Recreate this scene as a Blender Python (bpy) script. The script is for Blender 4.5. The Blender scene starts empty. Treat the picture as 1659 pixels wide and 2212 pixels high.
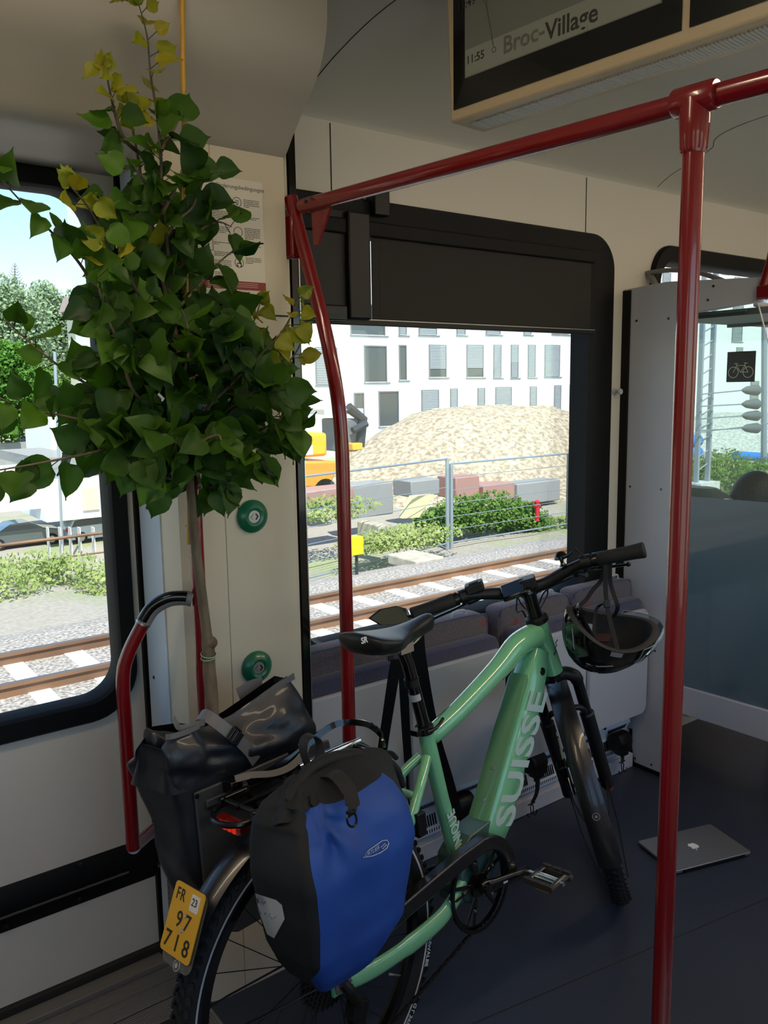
import bpy, bmesh, math, random
from mathutils import Vector as V, Matrix, noise
from math import sin, cos, pi, radians as R_
random.seed(7)
S = bpy.context.scene
COL = S.collection
# ---------------------------------------------------------------- camera
FPX, YAW, PIT, ROL = 1795.21, 0.643974, 0.1479805, -0.0151971
CAMPOS = V((0, 0, 1.6))
fw = V((sin(YAW)*cos(PIT), cos(YAW)*cos(PIT), -sin(PIT)))
_r = V((cos(YAW), -sin(YAW), 0)); _u = _r.cross(fw)
rt = _r*cos(ROL) + _u*sin(ROL); up = _u*cos(ROL) - _r*sin(ROL)
cd = bpy.data.cameras.new('camera'); cam = bpy.data.objects.new('camera', cd); COL.objects.link(cam)
cd.sensor_fit = 'HORIZONTAL'; cd.sensor_width = 36; cd.lens = 36*FPX/1659; cd.clip_start = .02; cd.clip_end = 2000
m = Matrix((rt, up, -fw)).transposed().to_4x4(); m.translation = CAMPOS; cam.matrix_world = m
S.camera = cam
# ---------------------------------------------------------------- world, sun, exposure
w = bpy.data.worlds.new('sky'); S.world = w; w.use_nodes = True
nt = w.node_tree; bg = nt.nodes['Background']
sky = nt.nodes.new('ShaderNodeTexSky'); sky.sky_type = 'NISHITA'; sky.sun_disc = False
SUN_EL, SUN_AZ = R_(56), R_(200)      # azimuth measured from +Y towards +X: the sun stands behind the camera's side of the train
sky.sun_elevation = SUN_EL; sky.sun_rotation = SUN_AZ
sky.air_density = 1.0; sky.dust_density = 0.15; sky.ozone_density = 3.0
nt.links.new(sky.outputs[0], bg.inputs[0]); bg.inputs[1].default_value = 0.19
sl = bpy.data.lights.new('sun', 'SUN'); so = bpy.data.objects.new('sun', sl); COL.objects.link(so)
sl.energy = 5.0; sl.angle = R_(.6); sl.color = (1, .96, .9)
sd = V((sin(SUN_AZ)*cos(SUN_EL), cos(SUN_AZ)*cos(SUN_EL), sin(SUN_EL)))
so.rotation_euler = sd.to_track_quat('Z', 'Y').to_euler()
S.view_settings.view_transform = 'Standard'; S.view_settings.look = 'None'
S.view_settings.exposure = 0.62; S.view_settings.gamma = 1.0; S.view_settings.use_curve_mapping = False
try:
    S.cycles.max_bounces = 8; S.cycles.diffuse_bounces = 5; S.cycles.glossy_bounces = 4; S.cycles.transmission_bounces = 6
    S.cycles.transparent_max_bounces = 24; S.cycles.caustics_reflective = False; S.cycles.caustics_refractive = False
    S.cycles.use_denoising = True; S.cycles.sample_clamp_indirect = 6
except Exception: pass
LAMP = 5.6       # strength of the carriage's ceiling lamps
PORTAL = 1.0

# ---------------------------------------------------------------- pixel (1659x2212) -> point on a known plane of the place
def ray(px, py): return fw + rt*((px-829.5)/FPX) - up*((py-1106)/FPX)
def at(px, py, ax, val):
    d = ray(px, py); return CAMPOS + d*((val-CAMPOS[ax])/d[ax])

# ---------------------------------------------------------------- objects
def props(o, label=None, cat=None, group=None, kind=None):
    for k, v in (('label', label), ('category', cat), ('group', group), ('kind', kind)):
        if v: o[k] = v
    return o
FR = {}
def thing(name, label, cat, loc=(0, 0, 0), rot=(0, 0, 0), group=None):
    o = bpy.data.objects.new(name, None); COL.objects.link(o); o.location = loc; o.rotation_euler = rot
    o.empty_display_size = .05
    from mathutils import Euler
    mm = Euler(rot).to_matrix().to_4x4(); mm.translation = V(loc); FR[o.name] = mm
    return props(o, label, cat, group)
class M:
    def __init__(s): s.v = []; s.f = []; s.mi = []; s.cur = 0
    def add(s, vs, fs):
        b = len(s.v); s.v += [V(q) for q in vs]; s.f += [tuple(b+i for i in f) for f in fs]; s.mi += [s.cur]*len(fs); return s
    def mat(s, i): s.cur = i; return s
    def tf(s, fn): s.v = [V(fn(q)) for q in s.v]; return s
    def join(s, o): return s.add(o.v, o.f)
    def box(s, a, b):
        x0, y0, z0 = a; x1, y1, z1 = b
        if x0 > x1: x0, x1 = x1, x0
        if y0 > y1: y0, y1 = y1, y0
        if z0 > z1: z0, z1 = z1, z0
        return s.add([(x0,y0,z0),(x1,y0,z0),(x1,y1,z0),(x0,y1,z0),(x0,y0,z1),(x1,y0,z1),(x1,y1,z1),(x0,y1,z1)],
                     [(0,3,2,1),(4,5,6,7),(0,1,5,4),(1,2,6,5),(2,3,7,6),(3,0,4,7)])
    def obox(s, c, ex, ey, ez):      # centre and three half-edge vectors
        c, ex, ey, ez = V(c), V(ex), V(ey), V(ez)
        vs = [c+ex*i+ey*j+ez*k for k in (-1,1) for j in (-1,1) for i in (-1,1)]
        fs = [(0,2,3,1),(4,5,7,6),(0,1,5,4),(1,3,7,5),(3,2,6,7),(2,0,4,6)]
        if ex.cross(ey).dot(ez) < 0: fs = [f[::-1] for f in fs]
        return s.add(vs, fs)
    def loft(s, rings, closed=True, caps=True, loop=False):
        n = len(rings[0]); b = len(s.v)
        vs = [q for r in rings for q in r]; fs = []; k = len(rings)
        for i in range(k if loop else k-1):
            a, c = i*n, ((i+1) % k)*n
            for j in range(n if closed else n-1):
                j2 = (j+1) % n; fs.append((a+j, a+j2, c+j2, c+j))
        if caps and closed and not loop: fs += [tuple(range(n))[::-1], tuple((k-1)*n+i for i in range(n))]
        return s.add(vs, fs)
    def tube(s, path, r, seg=10, loop=False, caps=True, flat=None, upv=None):
        # r: number or list; flat=(a,b): elliptic section multipliers along side and up
        P = [V(p) for p in path]; n = len(P); rr = r if isinstance(r, (list, tuple)) else [r]*n
        T = []
        for i in range(n):
            a = P[i-1] if (i > 0 or loop) else P[i]; b = P[(i+1) % n] if (i < n-1 or loop) else P[i]
            d = (b-a); T.append(d.normalized() if d.length > 1e-9 else V((0,0,1)))
        u = V(upv) if upv else (V((0,0,1)) if abs(T[0].z) < .9 else V((1,0,0)))
        rings = []
        for i in range(n):
            if upv: u = V(upv)
            u = (u - T[i]*u.dot(T[i])).normalized(); w_ = T[i].cross(u)
            fa, fb = flat if flat else (1, 1)
            rings.append([P[i] + w_*(cos(2*pi*k/seg)*rr[i]*fa) + u*(sin(2*pi*k/seg)*rr[i]*fb) for k in range(seg)])
        return s.loft(rings, True, caps, loop)
    def strap(s, path, side, w_, t):   # flat band: side = width direction (vector or list)
        P = [V(p) for p in path]; n = len(P); rings = []
        for i in range(n):
            d = (P[min(i+1, n-1)]-P[max(i-1, 0)]).normalized(); sv = V(side[i] if isinstance(side, list) else side)
            sv = (sv - d*sv.dot(d)).normalized(); nn = d.cross(sv)
            ww = w_[i] if isinstance(w_, list) else w_
            rings.append([P[i]+sv*ww/2+nn*t/2, P[i]-sv*ww/2+nn*t/2, P[i]-sv*ww/2-nn*t/2, P[i]+sv*ww/2-nn*t/2])
        return s.loft(rings)
    def cyl(s, a, b, r, r2=None, seg=20): return s.tube([a, b], [r, r if r2 is None else r2], seg)
    def prism(s, pts, o, ex, ey, ez, d):  # 2D outline -> solid: o + ex*x + ey*y, thickness ez*d
        o, ex, ey, ez = V(o), V(ex), V(ey), V(ez); n = len(pts)
        area = sum(pts[i][0]*pts[(i+1) % n][1]-pts[(i+1) % n][0]*pts[i][1] for i in range(n))
        if area*ex.cross(ey).dot(ez)*d < 0: pts = pts[::-1]
        A = [o+ex*p[0]+ey*p[1] for p in pts]
        return s.loft([A, [q+ez*d for q in A]])
    def ball(s, c, r, seg=12, rings=8, sc=(1,1,1)):
        c = V(c); rs = []
        for i in range(1, rings):
            t = pi*i/rings; rs.append([c+V((sin(t)*cos(2*pi*k/seg)*r*sc[0], sin(t)*sin(2*pi*k/seg)*r*sc[1], -cos(t)*r*sc[2])) for k in range(seg)])
        return s.loft(rs)
    def revolve(s, prof, c, ax, ref, seg=48, a0=0, a1=2*pi):  # prof: (radius, along-axis) closed outline swept about axis ax
        c, ax = V(c), V(ax).normalized(); e1 = (V(ref)-ax*V(ref).dot(ax)).normalized(); e2 = ax.cross(e1)
        full = abs(a1-a0-2*pi) < 1e-6; n = seg if full else seg+1; rings = []
        for i in range(n):
            t = a0+(a1-a0)*i/seg
            rings.append([c+(e1*cos(t)+e2*sin(t))*p[0]+ax*p[1] for p in prof])
        return s.loft(rings, True, not full, full)
    def mesh(s, name, mats, inv=None, smooth=None, bev=0):
        me = bpy.data.meshes.new(name)
        vs = [inv @ q for q in s.v] if inv is not None else s.v
        me.from_pydata([tuple(q) for q in vs], [], s.f)
        for m_ in (mats if isinstance(mats, (list, tuple)) else [mats]): me.materials.append(m_)
        me.polygons.foreach_set('material_index', s.mi)
        bm = bmesh.new(); bm.from_mesh(me); bmesh.ops.recalc_face_normals(bm, faces=bm.faces); bm.to_mesh(me); bm.free()
        if smooth is not None:
            me.polygons.foreach_set('use_smooth', [True]*len(me.polygons))
            try: me.set_sharp_from_angle(angle=R_(smooth))
            except Exception: pass
        me.update(); return me
def make(name, mb, mats, parent=None, smooth=35, bev=0, sub=0, local=False, label=None, recalc=True):
    inv = None
    if parent is not None and not local: inv = FR[parent.name].inverted()
    me = mb.mesh(name, mats, inv, smooth) if isinstance(mb, M) else mb
    o = bpy.data.objects.new(name, me); COL.objects.link(o)
    if parent is not None: o.parent = parent; FR[o.name] = FR[parent.name]
    else: FR[o.name] = Matrix.Identity(4)
    if bev:
        md = o.modifiers.new('b', 'BEVEL'); md.width = bev; md.segments = 2; md.limit_method = 'ANGLE'; md.angle_limit = R_(40)
    if sub:
        md = o.modifiers.new('s', 'SUBSURF'); md.levels = sub; md.render_levels = sub
    if label: o['label'] = label
    return o
def top(name, mb, mats, label, cat, group=None, kind=None, **k):
    return props(make(name, mb, mats, **k), label, cat, group, kind)
def struct(name, mb, mats, parent=None, **k):
    o = make(name, mb, mats, parent, **k)
    if parent is None: o['kind'] = 'structure'
    return o
def copy_tree(o, parent=None):
    c = o.copy(); COL.objects.link(c); c.parent = parent
    for ch in list(o.children): copy_tree(ch, c)
    return c
def text(s, size, o, ex, ey, ez, ext=.0006, align='LEFT', bold=0, sx=1, shear=0, space=1):
    cu = bpy.data.curves.new('t', 'FONT'); cu.body = s; cu.size = size; cu.extrude = ext; cu.align_x = align; cu.offset = bold
    cu.shear = shear; cu.space_character = space; cu.resolution_u = 3
    ob = bpy.data.objects.new('t', cu); COL.objects.link(ob)
    dg = bpy.context.evaluated_depsgraph_get(); dg.update()
    me = ob.evaluated_get(dg).to_mesh(); mb = M()
    o, ex, ey, ez = V(o), V(ex), V(ey), V(ez)
    mb.add([o+ex*q.co.x*sx+ey*q.co.y+ez*q.co.z for q in me.vertices], [tuple(p.vertices) for p in me.polygons])
    bpy.data.objects.remove(ob); bpy.data.curves.remove(cu)
    return mb
def smoothpath(pts, n=6):   # Catmull-Rom
    P = [V(p) for p in pts]; out = []
    for i in range(len(P)-1):
        p0, p1, p2, p3 = P[max(i-1,0)], P[i], P[i+1], P[min(i+2,len(P)-1)]
        for k in range(n):
            t = k/n; out.append(.5*((2*p1)+(p2-p0)*t+(2*p0-5*p1+4*p2-p3)*t*t+(3*p1-p0-3*p2+p3)*t**3))
    return out+[P[-1]]
def rrect(x0, x1, z0, z1, r, n=8):
    out = []
    for cx, cz, a in ((x1-r, z1-r, 0), (x0+r, z1-r, pi/2), (x0+r, z0+r, pi), (x1-r, z0+r, 1.5*pi)):
        out += [(cx+r*cos(a+pi/2*k/n), cz+r*sin(a+pi/2*k/n)) for k in range(n+1)]
    return out

# ---------------------------------------------------------------- materials
def srgb(c):
    if isinstance(c, str): c = [int(c[i:i+2], 16) for i in (0, 2, 4)]
    return tuple(((x/255)/12.92 if x/255 <= .04045 else (((x/255)+.055)/1.055)**2.4) for x in c)+(1,)
def mat(name, c, rough=.5, metal=0, spec=.5, bump=0, bscale=200, var=0, vscale=8, coat=0, c2=None, det=3, stretch=None, trans=0, sheen=0):
    m_ = bpy.data.materials.new(name); m_.use_nodes = True; n = m_.node_tree; b = n.nodes['Principled BSDF']
    b.inputs['Base Color'].default_value = srgb(c); b.inputs['Roughness'].default_value = rough
    b.inputs['Metallic'].default_value = metal; b.inputs['Specular IOR Level'].default_value = spec
    b.inputs['Coat Weight'].default_value = coat; b.inputs['Coat Roughness'].default_value = .05
    if sheen: b.inputs['Sheen Weight'].default_value = sheen
    tc = n.nodes.new('ShaderNodeTexCoord'); vec = tc.outputs['Object']
    if stretch:
        mp = n.nodes.new('ShaderNodeMapping'); mp.inputs['Scale'].default_value = stretch; n.links.new(vec, mp.inputs[0]); vec = mp.outputs[0]
    if var or c2:
        nz = n.nodes.new('ShaderNodeTexNoise'); nz.inputs['Scale'].default_value = vscale; nz.inputs['Detail'].default_value = det
        n.links.new(vec, nz.inputs['Vector']); mx = n.nodes.new('ShaderNodeMix'); mx.data_type = 'RGBA'
        cr = n.nodes.new('ShaderNodeMapRange'); cr.inputs[1].default_value = .35; cr.inputs[2].default_value = .65; n.links.new(nz.outputs[0], cr.inputs[0])
        n.links.new(cr.outputs[0], mx.inputs[0]); a = srgb(c)
        mx.inputs[6].default_value = a if c2 else tuple(x*(1-var) for x in a[:3])+(1,)
        mx.inputs[7].default_value = srgb(c2) if c2 else tuple(min(1, x*(1+var)) for x in a[:3])+(1,)
        n.links.new(mx.outputs[2], b.inputs['Base Color'])
    if bump:
        nb = n.nodes.new('ShaderNodeTexNoise'); nb.inputs['Scale'].default_value = bscale; nb.inputs['Detail'].default_value = 2
        n.links.new(vec, nb.inputs['Vector']); bp = n.nodes.new('ShaderNodeBump'); bp.inputs['Strength'].default_value = bump
        bp.inputs['Distance'].default_value = .5/bscale; n.links.new(nb.outputs[0], bp.inputs['Height']); n.links.new(bp.outputs[0], b.inputs['Normal'])
    return m_
def emis(name, c, s):
    m_ = bpy.data.materials.new(name); m_.use_nodes = True; b = m_.node_tree.nodes['Principled BSDF']
    b.inputs['Base Color'].default_value = srgb(c); b.inputs['Emission Color'].default_value = srgb(c); b.inputs['Emission Strength'].default_value = s
    b.inputs['Roughness'].default_value = .3
    return m_
def glassm(name, tint=(255,255,255), refl=.06, rough=0, alpha=1.0, body=None):
    # thin pane: clear transmission of the tint plus a fresnel sheen
    m_ = bpy.data.materials.new(name); m_.use_nodes = True; n = m_.node_tree; n.nodes.remove(n.nodes['Principled BSDF'])
    t = n.nodes.new('ShaderNodeBsdfTransparent'); t.inputs[0].default_value = srgb(tint)
    g = n.nodes.new('ShaderNodeBsdfGlossy'); g.inputs['Roughness'].default_value = rough+.02
    fr = n.nodes.new('ShaderNodeLayerWeight'); fr.inputs[0].default_value = .25
    mr = n.nodes.new('ShaderNodeMapRange'); mr.inputs[3].default_value = refl*.6; mr.inputs[4].default_value = min(1, refl*6); n.links.new(fr.outputs['Fresnel'], mr.inputs[0])
    mx = n.nodes.new('ShaderNodeMixShader'); n.links.new(mr.outputs[0], mx.inputs[0]); src = t.outputs[0]
    if body:
        d = n.nodes.new('ShaderNodeBsdfDiffuse'); d.inputs[0].default_value = srgb(body); m2 = n.nodes.new('ShaderNodeMixShader'); m2.inputs[0].default_value = 1-alpha
        n.links.new(t.outputs[0], m2.inputs[1]); n.links.new(d.outputs[0], m2.inputs[2]); src = m2.outputs[0]
    n.links.new(src, mx.inputs[1]); n.links.new(g.outputs[0], mx.inputs[2])
    n.links.new(mx.outputs[0], n.nodes['Material Output'].inputs[0]); return m_
WHITE = mat('cream_panel', (214,207,196), .45, bump=.08, bscale=900)
COLM = mat('column_panel', (212,200,178), .42, bump=.05, bscale=900)
CEIL = mat('ceiling_panel', (206,202,192), .5, bump=.05, bscale=700)
HOOD = mat('header_panel', (176,168,156), .45, bump=.05, bscale=700)
BLUEW = mat('pale_blue_panel', (196,208,220), .4)
GREYP = mat('light_grey_lacquer', (186,188,196), .38, bump=.05, bscale=800)
GREYD = mat('mid_grey_plastic', (122,120,120), .5)
BLACKR = mat('black_rubber', (6,6,7), .6, spec=.25, bump=.1, bscale=500)
BLACKG = mat('black_gloss', (8,8,9), .15, coat=.4)
BLACKP = mat('black_plastic', (9,9,10), .42, spec=.35, bump=.1, bscale=900)
SEAMM = mat('dark_seam', (40,38,36), .7)
ALU = mat('brushed_aluminium', (176,174,170), .35, 1, stretch=(1,60,60), var=.12, vscale=20)
CHROME = mat('polished_steel', (215,215,215), .16, 1)
ALUD = mat('grooved_aluminium', (150,146,142), .45, .55)
RED = mat('red_lacquer', (120,10,17), .24, coat=.6, bump=.02, bscale=60)
GREENB = mat('green_ring', (16,104,72), .35, coat=.3)
GLASS = glassm('window_glass', (250,253,251), .05)
TEAL = glassm('tinted_screen_glass', (232,242,238), .045)
PLATE = mat('grey_seat_plate', (186,190,198), .5, bump=.15, bscale=700)
SCREW = mat('screw_metal', (90,86,84), .35, 1)
# ================================================================ THE CARRIAGE
YW = 2.15      # inner face of the window wall and of the door
XP = 2.83      # plane of the draught screen
ZC = 2.50
# floor with fine specks and seams
FLOORM = bpy.data.materials.new('speckled_floor'); FLOORM.use_nodes = True
n = FLOORM.node_tree; b = n.nodes['Principled BSDF']; tc = n.nodes.new('ShaderNodeTexCoord')
vo = n.nodes.new('ShaderNodeTexVoronoi'); vo.inputs['Scale'].default_value = 95; n.links.new(tc.outputs['Object'], vo.inputs[0])
mr = n.nodes.new('ShaderNodeMapRange'); mr.inputs[1].default_value = .07; mr.inputs[2].default_value = .11; mr.inputs[3].default_value = 1; mr.inputs[4].default_value = 0
n.links.new(vo.outputs['Distance'], mr.inputs[0]); wn = n.nodes.new('ShaderNodeMath'); wn.operation = 'GREATER_THAN'; wn.inputs[1].default_value = .8
sp = n.nodes.new('ShaderNodeSeparateColor'); n.links.new(vo.outputs['Color'], sp.inputs[0]); n.links.new(sp.outputs[0], wn.inputs[0])
mu = n.nodes.new('ShaderNodeMath'); mu.operation = 'MULTIPLY'; n.links.new(mr.outputs[0], mu.inputs[0]); n.links.new(wn.outputs[0], mu.inputs[1])
nz = n.nodes.new('ShaderNodeTexNoise'); nz.inputs['Scale'].default_value = 3; nz.inputs['Detail'].default_value = 5; n.links.new(tc.outputs['Object'], nz.inputs[0])
m1 = n.nodes.new('ShaderNodeMix'); m1.data_type = 'RGBA'; m1.inputs[6].default_value = srgb((42,49,64)); m1.inputs[7].default_value = srgb((50,58,74)); n.links.new(nz.outputs[0], m1.inputs[0])
m2 = n.nodes.new('ShaderNodeMix'); m2.data_type = 'RGBA'; m2.inputs[7].default_value = srgb((120,124,132)); n.links.new(m1.outputs[2], m2.inputs[6]); n.links.new(mu.outputs[0], m2.inputs[0])
n.links.new(m2.outputs[2], b.inputs['Base Color']); b.inputs['Roughness'].default_value = .42
fl = M().box((-2.6, -.5, -.1), (6.2, 2.25, 0))
struct('floor', fl, FLOORM)
fs = M()
a, c = at(1060, 2195, 2, 0), at(1659, 1940, 2, 0)
d = (c-a).normalized(); fs.obox((a+c)/2+V((0,0,.0006))+d*.2, d*1.3, d.cross(V((0,0,1)))*.0012, V((0,0,.0007)))
struct('trim_1', fs, SEAMM)

def wall_panel(mb, x0, x1, z0, z1, hole=None, r=.12, y0=YW, th=.06):
    # slab facing -y with an optional rounded opening
    if not hole: mb.box((x0, y0, z0), (x1, y0+th, z1)); return
    hx0, hx1, hz0, hz1 = hole; H_ = rrect(hx0, hx1, hz0, hz1, r, 8); n_ = len(H_)
    cx, cz = (hx0+hx1)/2, (hz0+hz1)/2; O_ = []
    for (x, z) in H_:
        i = H_.index((x, z)); q = i % 9
        ccx = hx1-r if x > cx else hx0+r; ccz = hz1-r if z > cz else hz0+r
        tx, tz = (x-ccx)/r, (z-ccz)/r; k = max(abs(tx), abs(tz))
        tx /= k; tz /= k
        X = (x1 if x > cx else x0) if abs(tx) > .999 else None; Z = (z1 if z > cz else z0) if abs(tz) > .999 else None
        if X is None: X = ccx+(abs(tx))*( (x1-ccx) if x > cx else (x0-ccx))
        if Z is None: Z = ccz+(abs(tz))*((z1-ccz) if z > cz else (z0-ccz))
        O_.append((X, Z))
    for y, flip in ((y0, 0), (y0+th, 1)):
        vs = [(x, y, z) for x, z in H_]+[(x, y, z) for x, z in O_]
        mb.add(vs, [(i, (i+1) % n_, n_+(i+1) % n_, n_+i) for i in range(n_)])
    vs = [(x, y0, z) for x, z in H_]+[(x, y0+th, z) for x, z in H_]
    mb.add(vs, [(i, (i+1) % n_, n_+(i+1) % n_, n_+i) for i in range(n_)])
def frame(mb, o, i, r, ri, y0, y1):
    A, B = rrect(*o, r, 10), rrect(*i, ri, 10)
    rings = [[V((x, y1, z)) for x, z in A], [V((x, y0+.012, z)) for x, z in A],
             [V((x+(bx-x)*.12, y0, z+(bz-z)*.12)) for (x, z), (bx, bz) in zip(A, B)],
             [V((bx+(x-bx)*.12, y0, bz+(z-bz)*.12)) for (x, z), (bx, bz) in zip(A, B)],
             [V((x, y0+.012, z)) for x, z in B], [V((x, y1, z)) for x, z in B]]
    mb.loft(rings, True, False, True)
# window wall
W1o, W1i = (1.135, 2.757, .735, 2.17), (1.29, 2.61, .80, 2.09)
W2o, W2i = (3.0, 4.75, .735, 2.17), (3.05, 4.68, .80, 2.10)
D1o, D1i = (-.62, .765, .735, 2.135), (-.57, .715, .795, 2.085)
wb = M()
wall_panel(wb, 1.05, 2.87, 0, 2.40, tuple(W1o[:2])+tuple(W1o[2:]), .13)
wall_panel(wb, 2.87, 6.2, 0, 2.40, W2o, .13)
struct('wall_back', wb, WHITE)
for k, (o, i) in enumerate(((W1o, W1i), (W2o, W2i))):
    t = bpy.data.objects.new('window_%d' % (k+1), None); COL.objects.link(t); t['kind'] = 'structure'; FR[t.name] = Matrix.Identity(4)
    fm = M(); frame(fm, o, i, .13, .09, YW-.022, YW+.08); make('window_frame', fm, BLACKR, t)
    make('pane', M().box((i[0]-.02, YW+.05, i[2]-.02), (i[1]+.02, YW+.056, i[3]+.02)), GLASS, t)
# door leaf with window
dm = M(); wall_panel(dm, -.9, .782, .03, 2.17, D1o, .13, YW+.005, .04)
t = bpy.data.objects.new('door_1', None); COL.objects.link(t); t['kind'] = 'structure'; FR[t.name] = Matrix.Identity(4)
make('door_leaf', dm, WHITE, t)
fm = M(); frame(fm, D1o, D1i, .13, .09, YW-.015, YW+.06); make('window_frame', fm, BLACKR, t)
make('pane', M().box((D1i[0]-.02, YW+.03, D1i[2]-.02), (D1i[1]+.02, YW+.036, D1i[3]+.02)), GLASS, t)
bd = M(); zt, zb = .355, .235
bd.prism([(0, 0), (-.012, .03), (-.02, .08), (-.004, .12), (0, .125)], (-.9, YW+.004, zb), V((0,1,0)), V((0,0,1)), V((1,0,0)), 1.68)
make('rubber_band', bd, BLACKR, t)
bl_ = M().box((-.9, YW-.022, .288), (.70, YW-.018, .292))
for k in range(7): bl_.box((.40+k*.045, YW-.0235, .290), (.415+k*.045, YW-.020, .294))
make('guide_strip', bl_, mat('worn_edge', (92,88,86), .4), t)
sk = M()
for q in ((170, 1940), (12, 1998), (174, 1868)): p = at(q[0], q[1], 1, YW-.01); sk.cyl(p, p-V((0,.006,0)), .006, seg=10)
make('screw', sk, SCREW, t)
bt = M().cyl(at(338, 1859, 1, YW), at(338, 1859, 1, YW)-V((0,.03,0)), .009, .007); make('door_stop', bt, CHROME, t)
# dark gasket between the door and the column, sill strips, kick gap
struct('trim_2', M().box((.782, YW-.012, 0), (.80, YW+.05, 2.17)), BLACKR, smooth=None)
struct('trim_3', M().box((-.95, YW-.012, 0), (.79, YW+.05, .028)), SEAMM)
sl_ = M(); y1 = YW-.015
sl_.box((-.95, y1-.055, 0), (.775, y1, .012)); sl_.box((-.95, y1-.06, 0), (.775, y1-.052, .02))
struct('trim_4', sl_, mat('dull_sill', (130,126,122), .5, .4), bev=.002)
rb = M(); yy = y1-.062
for k in range(20):
    y = yy-.0055*k-.003; rb.box((-.95, y-.0034, 0), (.80-.004*k*.2, y, .006 if k not in (9,) else .003))
rb.box((-.95, yy-.115, 0), (.80, yy, .003)); struct('trim_5', rb, ALUD)
rb = M()
for k in range(16):
    y = yy-.125-.007*k; rb.box((-.95, y-.0042, 0), (.79+.0*k, y, .0055)) if k < 9 else None
rb.box((-.95, yy-.19, 0), (.80, yy-.122, .0028))
for k in range(10): rb.box((.725+k*.0072, .9, 0), (.7292+k*.0072, yy-.19, .0055))
rb.box((.722, .9, 0), (.80, yy-.19, .0028)); struct('trim_6', rb, ALUD)
struct('trim_7', M().box((-.95, .9, 0), (.72, yy-.192, .004)), mat('dark_door_mat', (36,36,40), .8, bump=.6, bscale=400))

# column beside the door
YC = 1.866
co = [(.80, YW+.06), (.80, YW-.03), (.787, YW-.035), (.786, 2.02), (.789, 1.93), (.797, 1.89), (.815, 1.872), (.85, 1.862), (.905, 1.8625), (.9065, YC), (.908, 1.8625), (1.02, 1.863), (1.105, 1.863), (1.105, YW+.06)]
co = [(x, y) for x, y in co]
cm = M().prism(co, (0, 0, 0), V((1,0,0)), V((0,1,0)), V((0,0,1)), 2.17)
struct('wall_left', cm, COLM, smooth=28)
struct('trim_8', M().box((.784, YW-.17, .02), (.788, YW-.035, 2.16)), BLUEW)
sj = M(); zz = at(606, 682, 1, 1.862).z; sj.box((1.0, 1.8605, zz-.0025), (1.105, 1.865, zz+.0015)); sj.box((.83, 1.8605, zz-.001), (1.0, 1.865, zz+.001)); struct('trim_9', sj, SEAMM)
ed = M().prism([(1.105, 1.88), (1.122, 1.878), (1.126, 1.885), (1.126, YW), (1.105, YW)], (0,0,.02), V((1,0,0)), V((0,1,0)), V((0,0,1)), 2.2)
struct('trim_10', ed, COLM)
struct('trim_11', M().box((1.1265, 1.874, .02), (1.146, YW-.001, 2.30)), BLACKG)
struct('trim_12', M().box((1.1462, 1.872, .3), (1.149, 1.879, 1.98)), CHROME)
# screws on the reveal
for k, q in enumerate(((318, 1097), (333, 1463), (349, 1807))):
    p = at(q[0], q[1], 0, .784); top('screw', M().cyl(p, p-V((.003,0,0)), .005, .004, 10), SCREW, ('small screw in the pale reveal strip, level with the upper green button', 'small screw in the pale reveal strip, level with the lower green button', 'small screw low on the column side above the vent')[k], 'screw', 'screws in the column side')
# vent in the column, low on its door side
vt = thing('vent_grille', 'dark louvred vent low in the column behind the licence plate', 'vent', tuple(at(385, 2030, 0, .785)))
v = M(); a0 = at(362, 1940, 0, .785); ya, yb = 2.06, 1.90
v.box((.780, ya, .07), (.785, yb, .075)); v.box((.780, ya, .30), (.785, yb, .305)); v.box((.780, ya, .07), (.785, ya-.006, .305)); v.box((.780, yb, .07), (.785, yb+.006, .305)); make('frame', v, mat('vent_paint', (112,104,96), .5), vt)
v = M().box((.7845, ya, .072), (.7858, yb, .303)); make('backing', v, SEAMM, vt)
for k in range(14):
    z = .082+k*.0158; make('slat', M().obox((.7815, (ya+yb)/2, z+.005), V((0,.074,0)), V((.0025,0,.004)), V((.0008,0,-.0006))), mat('vent_slat', (120,110,100), .5) if k == 0 else bpy.data.materials['vent_slat'], vt)

# door header
hp = [(YW+.05, 2.14), (2.06, 2.13), (1.98, 2.142), (1.875, 2.158), (1.82, 2.205), (1.775, 2.245), (1.72, 2.29), (1.685, 2.335), (1.665, 2.385), (1.657, 2.44), (1.655, 2.56), (YW+.05, 2.56)]
hs_ = [(p.y, p.z) for p in smoothpath([V((0, y, z)) for y, z in hp[:11]], 4)]+[hp[11]]
struct('wall_header', M().prism(hs_, (-1.6, 0, 0), V((0,1,0)), V((0,0,1)), V((1,0,0)), 1.6+1.108), HOOD)
# ceiling and cove
cp = [(-.5, ZC+.02), (1.35, ZC+.02), (1.7, ZC+.005), (1.9, ZC-.03), (2.05, ZC-.075), (2.13, ZC-.105), (2.152, ZC-.125), (2.152, ZC-.14), (2.30, ZC-.14), (2.3, ZC+.08), (-.5, ZC+.08)]
cpp = [(p.y, p.z) for p in smoothpath([V((0, y, z)) for y, z in cp[1:7]], 5)]
struct('ceiling', M().prism([cp[0]]+cpp+cp[7:], (-2.6, 0, 0), V((0,1,0)), V((0,0,1)), V((1,0,0)), 8.8), CEIL)
def covez(y):
    if y <= cpp[0][0]: return ZC+.02
    for (ya, za), (yb, zb) in zip(cpp, cpp[1:]):
        if ya <= y <= yb: return za+(zb-za)*(y-ya)/max(1e-6, yb-ya)
    return cpp[-1][1]
def ceilseam(pts, r=.0014): return M().tube([V((x, y, covez(y)-.0003)) for x, y in pts], r, 5)
cs = ceilseam([(1.31, y/20) for y in range(18, 43)])
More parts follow.
